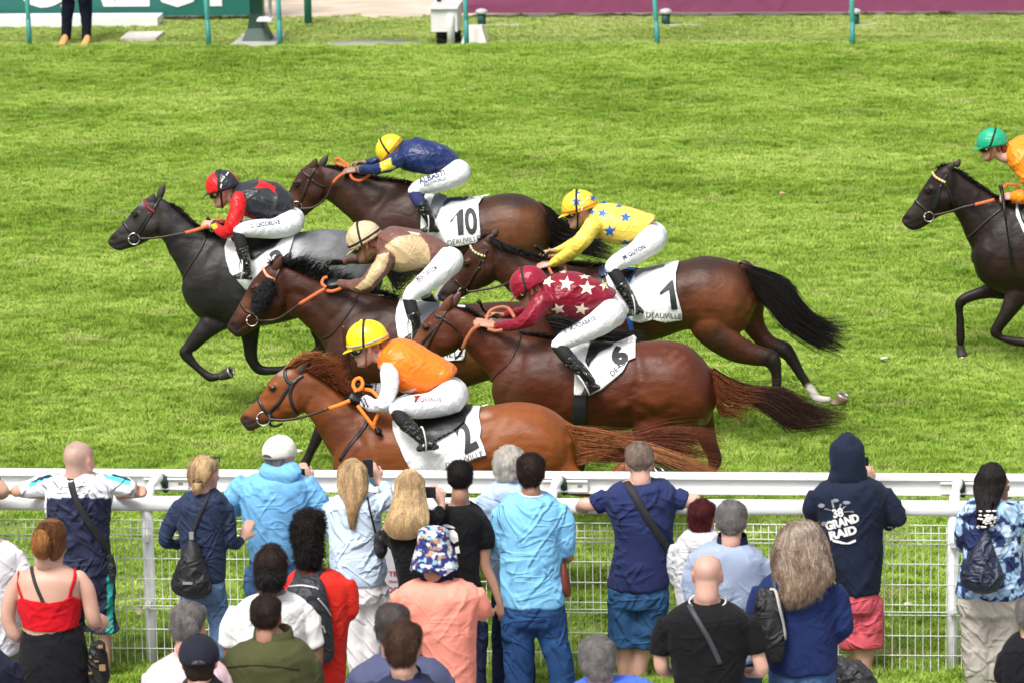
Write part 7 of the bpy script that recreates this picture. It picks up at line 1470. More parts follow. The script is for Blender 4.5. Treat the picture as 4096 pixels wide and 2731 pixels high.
# -- tall curly hair, red top, backpack
RT = cloth_mat('cloth_red', (.66,.028,.018), wr=.4)
S = spectator('person with tall dark curly hair, red top and a black backpack', ZB, 25.9, (350,760,165,20), [(285,435,868,.07),(235,540,905,.11),(215,600,960,.13),(220,612,1100,.14),(240,600,1250,.14),(260,590,1400,.14),(280,585,1560,.14)], RT, skin='dark', hair=(.01,.008,.008), arms=[dict(p=[(570,960,58),(606,1050,52),(608,1130,46),(560,1170,34,.15)]), dict(p=[(240,960,52),(225,1080,48),(250,1180,38,.15)])], bottom=(RT,), legs=None)
h = loftpx(S, [(270,450,548,.08,0),(252,455,600,.10,0),(250,450,680,.105,-.005),(262,448,760,.10,-.01),(275,440,830,.08,-.02)], 'hair', HD_['black'], nz=.02, voxel=.01, smooth=1); fuzz(h, HD_['black'], 4500, .018, .0013, .8, 2.5, 3, gravity=0)
bk = loftpx(S, [(262,430,930,.05,-.17),(225,455,985,.08,-.2),(205,480,1080,.095,-.21),(205,500,1200,.1,-.21),(235,512,1320,.095,-.2),(330,505,1420,.07,-.19),(370,470,1440,.04,-.18)], 'backpack', mat('backpack_black', (.022,.024,.03), .6, wr=.3, wscale=8), amp=.005); bk.parent = None; tag(bk, 'black backpack worn over the red top', 'backpack')
bb = bvh_of(bk)
for q in ([(238,982),(320,975),(400,990),(412,1000)], [(410,1050),(445,1090),(490,1160)], [(400,1215),(440,1220),(455,1260)]): strapx(S, q, .012, mat('zip_silver', (.5,.5,.5), .4, metal=.5), 'zip', bk, bv=bb)
for q in ([(285,940),(300,880),(330,850)], [(395,920),(420,885),(440,872)]): strapx(S, q, .05, STR, 'backpack_strap', bk)
# -- hair bun, white t-shirt
WT = cloth_mat('cloth_white_b', (.76,.77,.75), wr=.35)
S = spectator('person with dark hair in a low bun and a white T-shirt', ZB, 25.0, (120,860,180,12), [(55,240,1022,.075),(-40,310,1060,.12),(-95,350,1120,.14),(-95,350,1240,.145),(-80,345,1400,.14),(-75,340,1560,.14)], WT, skin='brown', hair=(.02,.012,.01), arms=[dict(p=[(310,1130,64),(365,1230,60),(400,1340,54),(410,1420,40),(400,1500,32)], sl=3, cov=False), dict(p=[(-60,1130,62),(-115,1230,58),(-130,1330,52),(-120,1420,40)], sl=3, cov=False)], bottom=(cloth_mat('cloth_black', (.009,.009,.011)),))
h = loftpx(S, [(75,180,745,.06,0),(35,215,790,.1,0),(25,225,860,.11,-.005),(35,220,930,.10,-.01)], 'hair', HD_['dark'], nz=.008); fuzz(h, HD_['dark'], 1800, .05, .0015, .12, .25, 5); b = loftpx(S, [(70,150,885,.04,-.13),(35,200,925,.06,-.14),(28,205,970,.06,-.14),(70,170,1008,.03,-.13)], 'hair_bun', HD_['black'], nz=.016); fuzz(b, HD_['black'], 900, .03, .0016, .5, 1.2, 6)
# -- olive jacket
OL = cloth_mat('cloth_olive', (.062,.066,.026), wr=.2)
S = spectator('man with short dark hair in an olive green fleece', ZB, 24.0, (98,1135,182,0), [(20,265,1290,.085),(-70,335,1335,.13),(-150,395,1400,.15),(-180,415,1500,.155),(-185,420,1700,.15),(-175,410,1950,.15)], OL, skin='tan', hair=(.03,.02,.015), arms=[dict(p=[(350,1440,72),(385,1560,62),(390,1700,52)]), dict(p=[(-130,1440,70),(-165,1560,62),(-165,1700,52)])], bottom=(denim('denim_a', (.05,.09,.17)),), collar=(OL,.05))
hair_short(S, HD_['dark'], 1.0, nz=.004)
strapx(S, [(-150,1470),(0,1455),(150,1460),(300,1480)], .006, mat('seam_olive', (.035,.037,.014), .9), 'seam')
# -- grey hair, pink shirt
S = spectator('grey-haired man in a pale pink collared shirt', ZA, 23.8, (1150,1190,205,10), [(1060,1245,1395,.08),(960,1330,1440,.13),(890,1390,1500,.15),(875,1400,1600,.15),(880,1400,1900,.15)], cloth_mat('cloth_pink', (.80,.56,.62), wr=.25), hair=(.2,.18,.17), arms=[dict(p=[(935,1540,68),(905,1660,60)]), dict(p=[(1340,1540,66),(1380,1660,60)])], bottom=(denim('denim_a', (.05,.09,.17)),), collar=(cloth_mat('cloth_pink2', (.76,.42,.40), wr=.1), .05))
hair_short(S, HD_['grey'], 1.0, nz=.006)
# -- navy cap in front
S = spectator('person in a black-navy cap and dark jacket right in front of the pink shirt', ZA, 22.6, (1210,1400,210,-8), [(1130,1300,1545,.08),(1100,1345,1590,.13),(1060,1400,1650,.15),(1050,1400,1900,.15)], cloth_mat('cloth_charcoal', (.03,.03,.034)), hair=(.02,.015,.012), bottom=(denim('denim_a', (.05,.09,.17)),))
cap(S, cloth_mat('cloth_capnavy', (.016,.017,.028), wr=.1), lab='black-navy cap seen from behind, lowest at left', hole=True); hair_short(S, HD_['dark'], .8, back=.05, nz=.003, fz=False)
# -- blonde, pale blue shirt, phone
PB = cloth_mat('cloth_pale_blue', (.55,.68,.83), wr=.6, wscale=8)
S = spectator('woman with long light brown hair in a pale blue shirt and white trousers, phone raised', ZB, 26.9, (625,305,165,8), [(560,700,415,.07),(505,770,440,.11),(478,800,500,.125),(482,800,620,.13),(490,800,750,.135),(500,835,880,.14),(590,820,945,.13)], PB, hair=(.3,.18,.1),
  arms=[dict(p=[(780,470,52),(835,450,46,.04),(830,400,40,.12),(805,365,34,.17),(778,345,25,.18)], sl=4, hand=(-.35,.15,.9,(.5,-.8,0),.7)), dict(p=[(500,490,50),(480,590,46),(500,650,36,.15),(560,560,30,.3)])], legs=[[(650,990,82),(640,1100,78),(645,1300,66),(660,1480,60)],[(770,980,80),(775,1100,74),(750,1300,62),(745,1450,54)]], bottom=(cloth_mat('cloth_offwhite', (.74,.74,.75), wr=.6),))
h = loftpx(S, [(575,665,218,.06,0),(535,712,260,.095,0),(528,722,330,.10,-.01),(532,722,400,.085,-.05),(565,680,460,.05,-.10),(590,655,520,.035,-.13),(598,645,580,.025,-.14),(610,635,630,.012,-.14)], 'hair', HD_['blond'], nz=.006); lockpx(S, h, [(580,660,222),(538,708,260),(532,718,330),(540,715,400),(590,660,500),(608,638,632)], 260, HD_['blond'], seed=8, wav=4); lockpx(S, h, [(600,660,222),(560,700,260),(550,710,340),(560,690,420)], 80, HD_['blond2'], seed=9, wav=4)
phone(S, 690, 206, 748, 312, .12, 'phone in a clear case held up by the woman in the pale blue shirt')
strapx(S, [(715,440),(725,500),(745,590),(760,650)], .012, STR); b = loftpx(S, [(768,815,650,.04,-.14),(756,832,690,.055,-.15),(758,836,760,.055,-.15),(775,820,796,.03,-.14)], 'shoulder_bag', BAG, amp=.006); b.parent = None; tag(b, 'small black shoulder bag between the two long-haired women', 'handbag')
mb = MB(); tube(mb, [(S['P'](x, y, .27), .012, .012) for x, y in ((722,322),(738,340),(762,362))], 3, 8); mb.build('wrist_loop', mat('cyan_loop', (.02,.35,.55), .6), S['root'])
# -- long blonde hair, black top
BK = cloth_mat('cloth_black_t', (.008,.008,.009), wr=.35)
S = spectator('woman with long straight blonde hair and a black top holding up a phone', ZB, 26.6, (975,385,165,10), [(905,1035,490,.07),(860,1085,520,.11),(838,1095,600,.125),(850,1085,700,.13),(880,1075,800,.13),(905,1070,940,.13)], BK, hair=(.4,.28,.15), arms=[dict(p=[(1075,560,48),(1120,560,42,.08),(1160,515,34,.14),(1168,475,26,.16)], sl=3, hand=(-.45,.1,.9,(.6,-.8,0),.8)), dict(p=[(860,590,46),(850,680,40),(880,740,32,.12)])], bottom=(BK,))
h = loftpx(S, [(925,1020,285,.06,0),(885,1060,330,.095,0),(872,1070,420,.10,-.01),(850,1085,500,.09,-.07),(822,1095,570,.065,-.12),(805,1085,630,.045,-.15),(860,1020,682,.02,-.16)], 'hair', HD_['blond2'], nz=.006); lockpx(S, h, [(930,1015,288),(888,1056,330),(876,1066,420),(852,1082,500),(825,1092,570),(808,1080,640),(860,1010,680)], 420, HD_['blond2'], seed=10, wav=5); lockpx(S, h, [(950,1015,288),(900,1050,340),(890,1050,450),(860,1060,560),(850,1030,660)], 120, HD_['blond'], seed=11, wav=5)
phone(S, 1060, 374, 1130, 440, .10, 'phone held up by the woman with long straight blonde hair')
# -- black t-shirt with white print
S = spectator('man with cropped black hair, thin white necklace and a black T-shirt', ZB, 26.9, (1278,300,150,-4), [(1205,1350,478,.075),(1120,1400,510,.12),(1088,1440,575,.135),(1100,1400,700,.14),(1120,1390,850,.14),(1140,1400,1000,.135),(1150,1410,1130,.13)], BK, skin='tan', hair=(.01,.008,.008), arms=[dict(p=[(1385,570,56),(1425,660,54),(1430,735,50),(1430,850,38),(1480,960,32),(1520,1080,24)], sl=3, cov=False, hand=(.15,.1,-1,(0,-1,0),.6)), dict(p=[(1120,580,52),(1090,680,48),(1100,760,38,.05)], sl=2, cov=False)], bottom=(denim('denim_navy', (.015,.022,.05)),), legs=[[(1210,1200,80),(1210,1350,66)],[(1370,1200,74),(1385,1350,62),(1385,1480,56)]])
hair_short(S, HD_['black'], 1.0, nz=.003); mb = MB(); torus(mb, S['P'](1262,492,.02), ((1,0,0),(0,.95,.25)), .088, .005, 30); mb.build('necklace', mat('white_bead', (.8,.78,.75), .4), S['root'])
WP = mat('white_print', (.8,.8,.8), .5)
for q in ([(1135,582),(1152,580),(1148,612),(1134,610)], [(1175,602),(1200,600),(1235,612),(1250,625),(1215,622),(1180,614)], [(1200,640),(1240,632),(1262,660),(1268,700),(1240,716),(1215,690),(1196,668)], [(1246,740),(1270,730),(1274,775),(1250,780)]): decal('shirt_print', S['bt'], [[ZB(*z) for z in q]], WP, S['top'], off=.006, maxlen=9)
# -- bucket hat, coral polo
CO = cloth_mat('cloth_coral', (.86,.30,.225), wr=.3)
S = spectator('man in a patterned navy bucket hat and a coral polo shirt with navy collar', ZB, 25.2, (1118,740,185,0), [(1035,1235,935,.085),(950,1330,965,.12),(895,1400,1020,.145),(900,1395,1120,.15),(985,1375,1250,.15),(1050,1370,1400,.145),(1065,1370,1560,.14)], CO, skin='tan', hair=(.1,.08,.06), arms=[dict(p=[(1360,1030,66),(1405,1100,60,.02),(1420,1140,54,.06),(1460,1135,34,.12),(1400,1140,28,.3)], sl=3, cov=False), dict(p=[(925,1040,62),(905,1120,56,.03),(940,1180,44,.12),(1000,1190,30,.3)], sl=3, cov=False)], bottom=(denim('denim_a', (.05,.09,.17)),), collar=(cloth_mat('cloth_navy_collar', (.012,.014,.045), wr=.1), .09))
def hatcol(me):
    co = vget(me); c = np.tile(np.array((.018,.028,.16)), (len(co), 1)); q = co*np.array([1, 1, 1.5]); n1 = vnoise(q+2, 34); n2 = vnoise(q+9, 38); n3 = vnoise(q+15, 42)
    c[n1 > .60] = (.72,.76,.8); c[(n2 > .66)] = (.30,.55,.70); c[n3 > .72] = (.55,.27,.15); setcol(me, c)
mb = MB(); P = S['P']; th = np.linspace(0, 2*math.pi, 48, endpoint=False); c0 = P(1118,745); ku = S['k']/S['sc']; rings = []
for r, z in ((30,115),(70,125),(92,108),(100,60),(104,20),(112,5),(135,-60),(152,-125),(148,-128),(100,-20)):
    rings.append([c0+np.array([r*ku*math.cos(q), r*ku*math.sin(q)*1.05, z*ku+(.012*math.sin(q*3+1)+.008*math.sin(q*7))*(r > 130)]) for q in th])
rings_to(mb, rings); me = remesh(mb, .0075, 1); hatcol(me); o = finish(me, 'bucket_hat', mat('hat_pattern', (1,1,1), .8, attr=True, wr=.3, wscale=10)); tag(o, 'navy bucket hat with a busy white and blue pattern', 'hat')
# -- white-grey hair, pale blue hoodie
LB = cloth_mat('cloth_hoodie_blue', (.42,.55,.76), wr=.4)
S = spectator('white-haired person in a pale blue hoodie half hidden by the light blue T-shirt', ZC, 27.3, (60,225,170,12), [(5,135,338,.075),(-70,190,380,.12),(-110,245,430,.14),(-105,235,560,.14),(-95,220,800,.14),(-60,200,1000,.13)], LB, skin='pink', hair=(.4,.37,.33), arms=[dict(p=[(-80,450,55),(-100,560,50),(-85,660,44),(-40,700,34,.15)]), dict(p=[(230,440,58),(270,500,52),(262,600,44),(230,640,34,.2)])], bottom=(denim('denim_navy', (.015,.022,.05)),))
h = hair_short(S, HD_['white'], 1.12, nz=.009, back=.065); loftpx(S, [(-30,140,340,.06,-.04),(-55,165,390,.09,-.07),(-50,150,440,.07,-.09)], 'hood', LB, amp=.012)
# -- light blue T-shirt, jeans
S = spectator('dark-haired man in a bright light blue T-shirt and blue jeans, centre of the crowd', ZC, 26.9, (188,262,162,-2), [(118,262,412,.075),(30,330,440,.12),(-20,380,510,.14),(-10,375,620,.145),(0,365,760,.145),(0,372,900,.14),(5,395,1020,.135),(15,400,1085,.13)], cloth_mat('cloth_bright_sky', (.22,.55,.86), wr=.6), skin='tan', hair=(.02,.012,.01), arms=[dict(p=[(350,500,60),(385,590,60),(395,690,58,.02),(400,770,50,.05),(420,800,34,.08),(360,830,28,.25)], sl=4, cov=False), dict(p=[(10,520,54),(-10,640,50),(0,760,44,.04),(60,830,28,.25)], sl=3, cov=False)], legs=[[(105,1170,108),(110,1300,100),(115,1450,92),(115,1568,86)],[(300,1170,112),(325,1300,92),(365,1450,86),(380,1568,80)]], bottom=(denim('denim_blue', (.022,.065,.18)),))
hair_short(S, HD_['dark'], 1.1, nz=.006, back=.065); strapx(S, [(120,412),(150,432),(190,440),(240,436),(262,425)], .010, mat('white_trim', (.8,.75,.7), .7), 'neck_trim')
b = loftpx(S, [(368,398,840,.03,.0),(365,415,900,.05,.0),(368,430,980,.055,.0),(385,434,1035,.03,.0)], 'shoulder_bag', mat('brown_red_leather', (.16,.03,.018), .5)); b.parent = None; tag(b, 'reddish brown bag at the hip of the man in the bright light blue T-shirt', 'handbag')
strapx(S, [(110,1180),(60,1200),(30,1195)], .005, mat('stitch', (.25,.2,.12), .8), 'stitching', bv=bvh_of(S['body'], S['top']))
# -- navy T-shirt leaning, denim shorts
S = spectator('man with cropped fair hair leaning on the rail in a navy T-shirt and denim shorts', ZC, 27.55, (848,200,168,-6,8,-3), [(785,918,330,.075),(690,1030,355,.12),(635,1085,420,.145),(650,1075,520,.15),(690,1055,620,.15),(690,1040,740,.145),(665,1035,870,.14),(655,1032,975,.135)], cloth_mat('cloth_navy_t', (.022,.032,.105), wr=.6), skin='pink', hair=(.3,.22,.16), arms=[dict(p=[(650,440,60),(575,480,56),(505,480,42,.0),(490,500,36,.1),(560,520,30,.3),(680,520,28,.4)], sl=2, cov=False), dict(p=[(1070,440,62),(1130,460,58),(1185,455,42,.0),(1195,480,36,.1),(1140,520,30,.3),(1020,520,28,.4)], sl=2, cov=False)], legs=[[(750,1060,92),(745,1200,86),(750,1330,60),(752,1450,50),(750,1568,46)],[(935,1060,95),(905,1200,94),(870,1350,72),(850,1450,62),(835,1568,56)]], bottom=(denim('denim_shorts', (.030,.085,.19)),), shorts=1335)
hair_short(S, HD_['stub'], .8, nz=.0015, back=.095, top=.7); strapx(S, [(770,345),(820,430),(890,550),(960,660),(1020,750),(1040,800)], .05, STR); tubepx(S, [(1042,700,14),(1050,760,20),(1046,805,14)], 'crossbody_bag', BAG, -.02)
# -- maroon hair, grey hoodie
GH = cloth_mat('cloth_grey_hoodie', (.55,.56,.58), wr=.5, wscale=9)
S = spectator('person with dark red short hair in a light grey hoodie', ZC, 26.3, (1232,535,150,12), [(1160,1300,640,.07),(1090,1330,680,.12),(1058,1330,760,.135),(1055,1320,900,.135),(1070,1310,1080,.13)], GH, hair=(.08,.01,.012), arms=[dict(p=[(1085,740,50),(1070,850,48),(1080,950,42,.05)]), dict(p=[(1310,740,50),(1320,850,46)])], bottom=(denim('denim_mid', (.07,.14,.28)),))
hair_short(S, HD_['maroon'], 1.15, nz=.008, back=.05); loftpx(S, [(1160,1300,635,.05,-.03),(1110,1325,665,.09,-.06),(1120,1310,730,.07,-.09),(1170,1260,770,.03,-.1)], 'hood', GH, amp=.014)
# -- grey-blue polo
S = spectator('grey-haired man in a pale grey-blue polo with a navy collar', ZC, 25.7, (1408,560,180,0), [(1320,1505,712,.085),(1220,1560,745,.12),(1165,1620,810,.145),(1160,1630,930,.15),(1175,1620,1100,.15),(1190,1610,1400,.145)], cloth_mat('cloth_grey_polo', (.30,.36,.50), wr=.35), skin='pink', hair=(.16,.14,.13), arms=[dict(p=[(1590,840,66),(1640,940,62),(1650,1060,54)]), dict(p=[(1195,850,60),(1175,960,56),(1180,1060,50)])], bottom=(denim('denim_a', (.05,.09,.17)),), collar=(cloth_mat('cloth_navy_collar', (.012,.014,.045), wr=.1), .045))
hair_short(S, HD_['grey'], .9, nz=.004)
# -- bald, black t-shirt
S = spectator('bald man in a black T-shirt with a white cord round his neck', ZC, 25.0, (1262,880,186,2), [(1172,1350,1072,.085),(1070,1450,1105,.13),(1005,1520,1170,.15),(1005,1525,1290,.155),(1040,1500,1420,.15),(1070,1480,1568,.145)], BK, skin='pink', hair=(.4,.25,.2), arms=[dict(p=[(1030,1190,68),(985,1290,64),(975,1380,58),(985,1480,44),(1040,1500,34,.15)], sl=3, cov=False), dict(p=[(1495,1190,70),(1545,1290,66),(1560,1375,60),(1590,1490,46),(1510,1500,34,.15)], sl=3, cov=False)], bottom=(denim('denim_navy', (.015,.022,.05)),), neckr=.066)
mb = MB(); torus(mb, S['P'](1262,1068,.0), ((1,0,0),(0,.95,.2)), .104, .005, 30); mb.build('neck_cord', mat('white_bead', (.8,.78,.75), .4), S['root']); strapx(S, [(1150,1095),(1200,1180),(1260,1280),(1300,1360),(1340,1450)], .03, mat('grey_strap', (.04,.045,.055), .6))
# -- grey hair bottom centre, blue shirt
S = spectator('grey-haired man in a bright blue shirt at the bottom edge, only head and shoulders', ZC, 23.0, (592,1400,205,-6,0,-6), [(520,700,1540,.085),(480,860,1562,.12),(400,940,1640,.15),(400,940,1900,.15)], cloth_mat('cloth_royal', (.06,.14,.60), wr=.3), hair=(.12,.12,.12), bottom=(denim('denim_a', (.05,.09,.17)),)); hair_short(S, HD_['grey'], 1.12, nz=.007, back=.06)
# -- two men at bottom: dark hair, brown hair
S = spectator('man with dark greying hair in a slate purple T-shirt, behind the brown-haired man', ZB, 24.0, (870,1190,190,8), [(790,960,1400,.08),(700,1120,1440,.12),(610,1200,1500,.15),(600,1220,1600,.15),(610,1210,1900,.15)], cloth_mat('cloth_slate', (.075,.085,.16), wr=.3), hair=(.04,.035,.03), arms=[dict(p=[(650,1560,66),(625,1680,60)]), dict(p=[(1160,1560,66),(1190,1680,60)])], bottom=(denim('denim_a', (.05,.09,.17)),)); hair_short(S, hmat('saltpepper', (.075,.065,.06)), 1.1, nz=.007, back=.06)
S = spectator('man with brown hair and a dark navy collar at the bottom edge', ZB, 22.8, (935,1310,215,4), [(850,1045,1522,.09),(800,1090,1550,.12),(730,1160,1640,.15),(720,1160,1900,.15)], cloth_mat('cloth_navy_b', (.02,.024,.06), wr=.2), hair=(.08,.04,.02), bottom=(denim('denim_a', (.05,.09,.17)),), collar=(cloth_mat('cloth_navy_b', (.02,.024,.06)), .03)); hair_short(S, HD_['brown'], 1.12, nz=.006, back=.06)
# -- wavy grey-blonde, navy sweater
S = spectator('woman with long wavy grey-blonde hair, navy sweater and a black shoulder bag', ZD, 25.4, (300,720,185,4), [(230,390,880,.08),(130,460,905,.12),(60,520,975,.14),(55,530,1100,.145),(85,525,1250,.15),(100,525,1380,.15),(105,525,1475,.145)], cloth_mat('cloth_navy_knit', (.014,.026,.10), wr=.35, rough=.95), hair=(.25,.2,.15), arms=[dict(p=[(80,1000,62),(35,1120,58),(30,1240,50),(80,1330,38,.12)]), dict(p=[(500,990,62),(545,1100,60),(560,1220,56),(500,1290,42,.15),(430,1290,32,.3)])], legs=[[(210,1540,105),(210,1700,90)],[(420,1540,105),(425,1700,90)]], bottom=(denim('denim_mid2', (.06,.12,.26)),))
h = loftpx(S, [(240,372,592,.065,0),(185,430,640,.10,0),(156,455,720,.115,-.01),(142,468,800,.12,-.03),(148,492,880,.11,-.06),(175,470,950,.09,-.09),(185,420,1020,.08,-.13),(205,340,1080,.04,-.15)], 'hair', HD_['greyblond'], nz=.012, amp=.016); lockpx(S, h, [(240,375,592),(175,445,640),(142,478,720),(125,490,800),(128,515,880),(150,510,960),(190,420,1020),(215,340,1078)], 480, HD_['greyblond'], seed=12, wav=20, r=.0024); fuzz(h, HD_['greyblond'], 2000, .06, .0011, .12, .5, 9, gravity=1.5); lockpx(S, h, [(150,490,760),(150,500,850),(170,490,930),(195,420,1010),(215,335,1078)], 260, hmat('lowbrown', (.17, .11, .07)), seed=14, wav=22, r=.0026); lockpx(S, h, [(260,370,592),(200,440,640),(170,470,720),(160,480,800),(170,500,900),(200,480,980)], 220, hmat('ashblond', (.42,.36,.30)), seed=13, wav=12, r=.0022)
bk = loftpx(S, [(60,170,1000,.03,-.15),(30,195,1060,.06,-.17),(15,215,1180,.075,-.18),(35,215,1320,.075,-.18),(60,205,1420,.05,-.17)], 'shoulder_bag', BAG, amp=.007); bk.parent = None; tag(bk, 'floppy black shoulder bag of the woman with wavy grey-blonde hair', 'handbag'); bb = bvh_of(bk); strapx(S, [(120,1000),(155,1010),(175,1100),(205,1230),(212,1300)], .02, mat('zip_grey', (.42,.4,.38), .5), 'zip', bk, bv=bb); strapx(S, [(140,900),(148,960),(150,1010)], .03, mat('grey_strap', (.04,.045,.055), .6), 'bag_strap', bk)
# -- navy hoodie, hood up
NH = cloth_mat('cloth_navy_hoodie', (.012,.018,.038), wr=.35)
S = spectator('person in a navy hoodie with the hood up and white back print, pink shorts', ZD, 27.55, (592,190,170,25,2), [(520,700,320,.09),(440,780,345,.13),(385,845,410,.15),(400,835,520,.155),(425,810,650,.155),(440,805,800,.15),(520,795,920,.15),(535,785,1000,.14)], NH, hair=(.05,.03,.02), arms=[dict(p=[(420,430,62),(385,500,58),(395,560,48,.12),(470,560,36,.3)]), dict(p=[(800,420,66),(860,500,60),(885,570,54),(850,600,46,.1),(790,470,40,.25),(730,360,30,.32)], hand=(-.2,.0,1,(.5,-.8,0),.9))], legs=[[(600,1060,88),(610,1180,88),(640,1320,76),(685,1450,62),(665,1568,60)],[(720,1060,80),(720,1180,82),(712,1320,74),(700,1440,56),(690,1568,50)]], bottom=(cloth_mat('cloth_pink_shorts', (.60,.10,.13), wr=.6),), shorts=1335)
loftpx(S, [(545,640,70,.08,0),(490,690,120,.125,0),(482,702,190,.135,-.0),(490,705,260,.13,-.005),(480,712,310,.12,-.01),(470,730,350,.10,-.01)], 'hood', NH, amp=.006)
o = phone(S, 690, 192, 722, 245, .22, 'small black camera held to the face of the person in the navy hoodie'); o.name = 'camera'; o['category'] = 'camera'
for s_, x0, y0, x1, y1, h_, b_ in (('38', 510,560,572,548,52,.05), ('GRAND', 470,636,668,580,50,.06), ('RAID', 492,694,655,652,50,.06)):
    v, f = text_px(s_, *ZD(x0, y0), *ZD(x1, y1), h_*.6575, bold=b_); decal('lettering', S['bt'], None, WP, S['top'], off=.006, maxlen=7, tris=(v, f))
decal('shirt_print', S['bt'], [[ZD(*z) for z in [(505,690),(545,700),(590,712),(642,690),(645,705),(610,720),(560,720),(505,706)]]], WP, S['top'], off=.006, maxlen=7)
GP = mat('grey_print', (.25,.26,.28), .6)
for cx_, cy_, rx_, ry_ in ((438,486,20,13),(522,455,20,10),(588,468,24,11),(622,522,12,7),(455,596,18,14)):
    decal('shirt_print', S['bt'], [[ZD(cx_+rx_*math.cos(a), cy_+ry_*math.sin(a)) for a in np.linspace(0, 6.283, 13)[:-1]]], GP, S['top'], off=.006, maxlen=9)
for q in ([(495,452),(508,452),(518,502),(505,502)], [(548,475),(560,475),(550,502),(540,502)], [(575,490),(590,486),(562,512),(552,508)], [(455,500),(500,512),(500,518),(455,508)], [(570,522),(615,518),(615,523),(570,528)]): decal('shirt_print', S['bt'], [[ZD(*z) for z in q]], GP, S['top'], off=.006, maxlen=9)
# -- braids, patterned shirt, drawstring bag
def fAB(me):
    co = vget(me); c = np.tile(np.array((.28,.45,.66)), (len(co), 1)); n = vnoise(co*np.array([1, 1, 1.5])+4, 13)*.6+vnoise(co+8, 30)*.4; n2 = vnoise(co+14, 26); c[n > .52] = (.012,.025,.11); c[(n <= .52) & (n2 > .58)] = (.48,.62,.78); setcol(me, c)
S = spectator('woman with long beaded braids, blue patterned shirt and beige trousers near the right edge', ZD, 27.2, (1475,335,165,58), [(1410,1540,440,.075),(1330,1620,465,.12),(1290,1660,530,.135),(1300,1655,650,.14),(1295,1660,780,.14),(1275,1670,900,.14),(1250,1690,1020,.135)], CS, skin='brown', hair=(.01,.008,.008), topfn=fAB, arms=[dict(p=[(1325,540,54),(1300,640,50),(1310,740,44,.1)]), dict(p=[(1630,540,58),(1690,600,54),(1710,560,44,.15),(1640,470,30,.25)])], legs=[[(1375,1120,100),(1370,1250,92),(1375,1400,84),(1380,1568,74)],[(1545,1120,98),(1545,1250,86),(1530,1400,76),(1525,1568,68)]], bottom=(cloth_mat('cloth_beige', (.44,.41,.36), wr=.6),))
h = loftpx(S, [(1420,1520,245,.07,0),(1385,1555,285,.1,0),(1375,1555,350,.105,-.01),(1372,1520,430,.09,-.06),(1375,1500,520,.07,-.12),(1395,1480,600,.04,-.15)], 'hair', HD_['black'], nz=.01)
rg = np.random.default_rng(5); bh = bvh_of(h); T = ZD
for i in range(26):
    g = i/25; x0 = 1425+90*g; xm = 1380+165*g; xe = 1385+105*rg.random(); ye = 560+60*rg.random(); pts = []
    for x, y in crom(np.array([(x0,250),(xm,330),(1380+130*g,440),((1380+120*g+xe)/2,520),(xe,ye)]), 4):
        hp, _ = hit(bh, *T(x, y), .010)
        pts.append(hp if hp is not None else PY(*T(x, y), S['Y']-.14))
    mb = MB(); tube(mb, [(q, .0085+.002*math.sin(j*2.2), .0085+.002*math.sin(j*2.2)) for j, q in enumerate(pts)], 1, 6); br = mb.build('braid', HD_['black'], h)
    mb = MB()
    for j in (-1, -3, -5)[:rg.integers(1, 4)]: ball(mb, pts[j]-np.array([0, .008, 0]), (.012, 0, 0), (0, .009, 0), (0, 0, .007), 8, 5)
    mb.build('bead', mat('white_bead', (.8,.78,.75), .4), br)
bk = loftpx(S, [(1425,1455,625,.02,-.17),(1385,1475,700,.05,-.19),(1335,1500,780,.09,-.21),(1290,1528,860,.115,-.22),(1274,1540,930,.12,-.22),(1310,1520,985,.09,-.21),(1370,1470,1010,.05,-.2)], 'drawstring_bag', mat('navy_nylon', (.016,.022,.05), .5, wr=.5, wscale=7), amp=.008); bk.parent = None; tag(bk, 'navy drawstring bag hanging on the back of the woman with braids', 'bag')
# -- right edge, black garment
S = spectator('person in black at the bottom right corner with a pale grey head at the edge', ZD, 24.3, (1712,1140,185,0), [(1640,1790,1265,.08),(1575,1880,1300,.13),(1530,1930,1370,.15),(1525,1930,1500,.15),(1540,1930,1700,.15)], cloth_mat('cloth_black_c', (.008,.008,.01)), hair=(.35,.3,.28), arms=[dict(p=[(1575,1400,62),(1550,1520,56),(1600,1600,40,.15)])], bottom=(BK,)); hair_short(S, HD_['grey'], 1.0, nz=.004)
# -- backpack on the ground between the grey-blonde woman and the pink shorts
S2 = dict(T=ZD, Y=PT(*ZD(640, 1480), 27.2)[1]); S2.update(P=lambda x, y, dy=0: PY(*ZD(x, y), S2['Y']+dy), sc=pxm(S2['Y']), k=.6575, root=None)
b = loftpx(S2, [(525,600,1425,.05,0),(515,680,1450,.10,0),(515,740,1500,.13,0),(520,770,1570,.14,0),(530,770,1660,.14,0)], 'rucksack', mat('charcoal_nylon', (.03,.031,.036), .6, wr=.5, wscale=6), amp=.02); tag(b, 'charcoal rucksack low down behind the pink shorts', 'rucksack')
# -- man standing on the far verge, cut off by the top edge
S = spectator('distant person in dark jeans and tan shoes, cut off by the top edge', TS, float((PZ(300, 184)-CAM)@_F), (300,-390,50,180), [(278,322,-345,.08),(250,350,-330,.12),(240,360,-270,.14),(250,350,-160,.13),(252,350,-80,.13)], cloth_mat('cloth_grey', (.3,.3,.32)), arms=[dict(p=[(245,-290,16),(235,-190,14),(240,-120,11)]), dict(p=[(355,-290,16),(365,-190,14),(360,-120,11)])], legs=[[(275,-60,30),(272,0,26),(266,90,21),(262,155,15)],[(328,-60,30),(340,0,27),(346,90,21),(344,160,15)]], bottom=None, group='people on the far side', zg=-.03)
mb = MB(); P = S['P']
for L in ([(275,-70,32),(273,0,28),(266,90,22),(263,158,20)], [(328,-70,32),(340,0,29),(346,90,22),(345,164,20)]): tube(mb, [(P(x, y), r/S['sc'], r/S['sc']) for x, y, r in L], 4, 14, cap=.1)
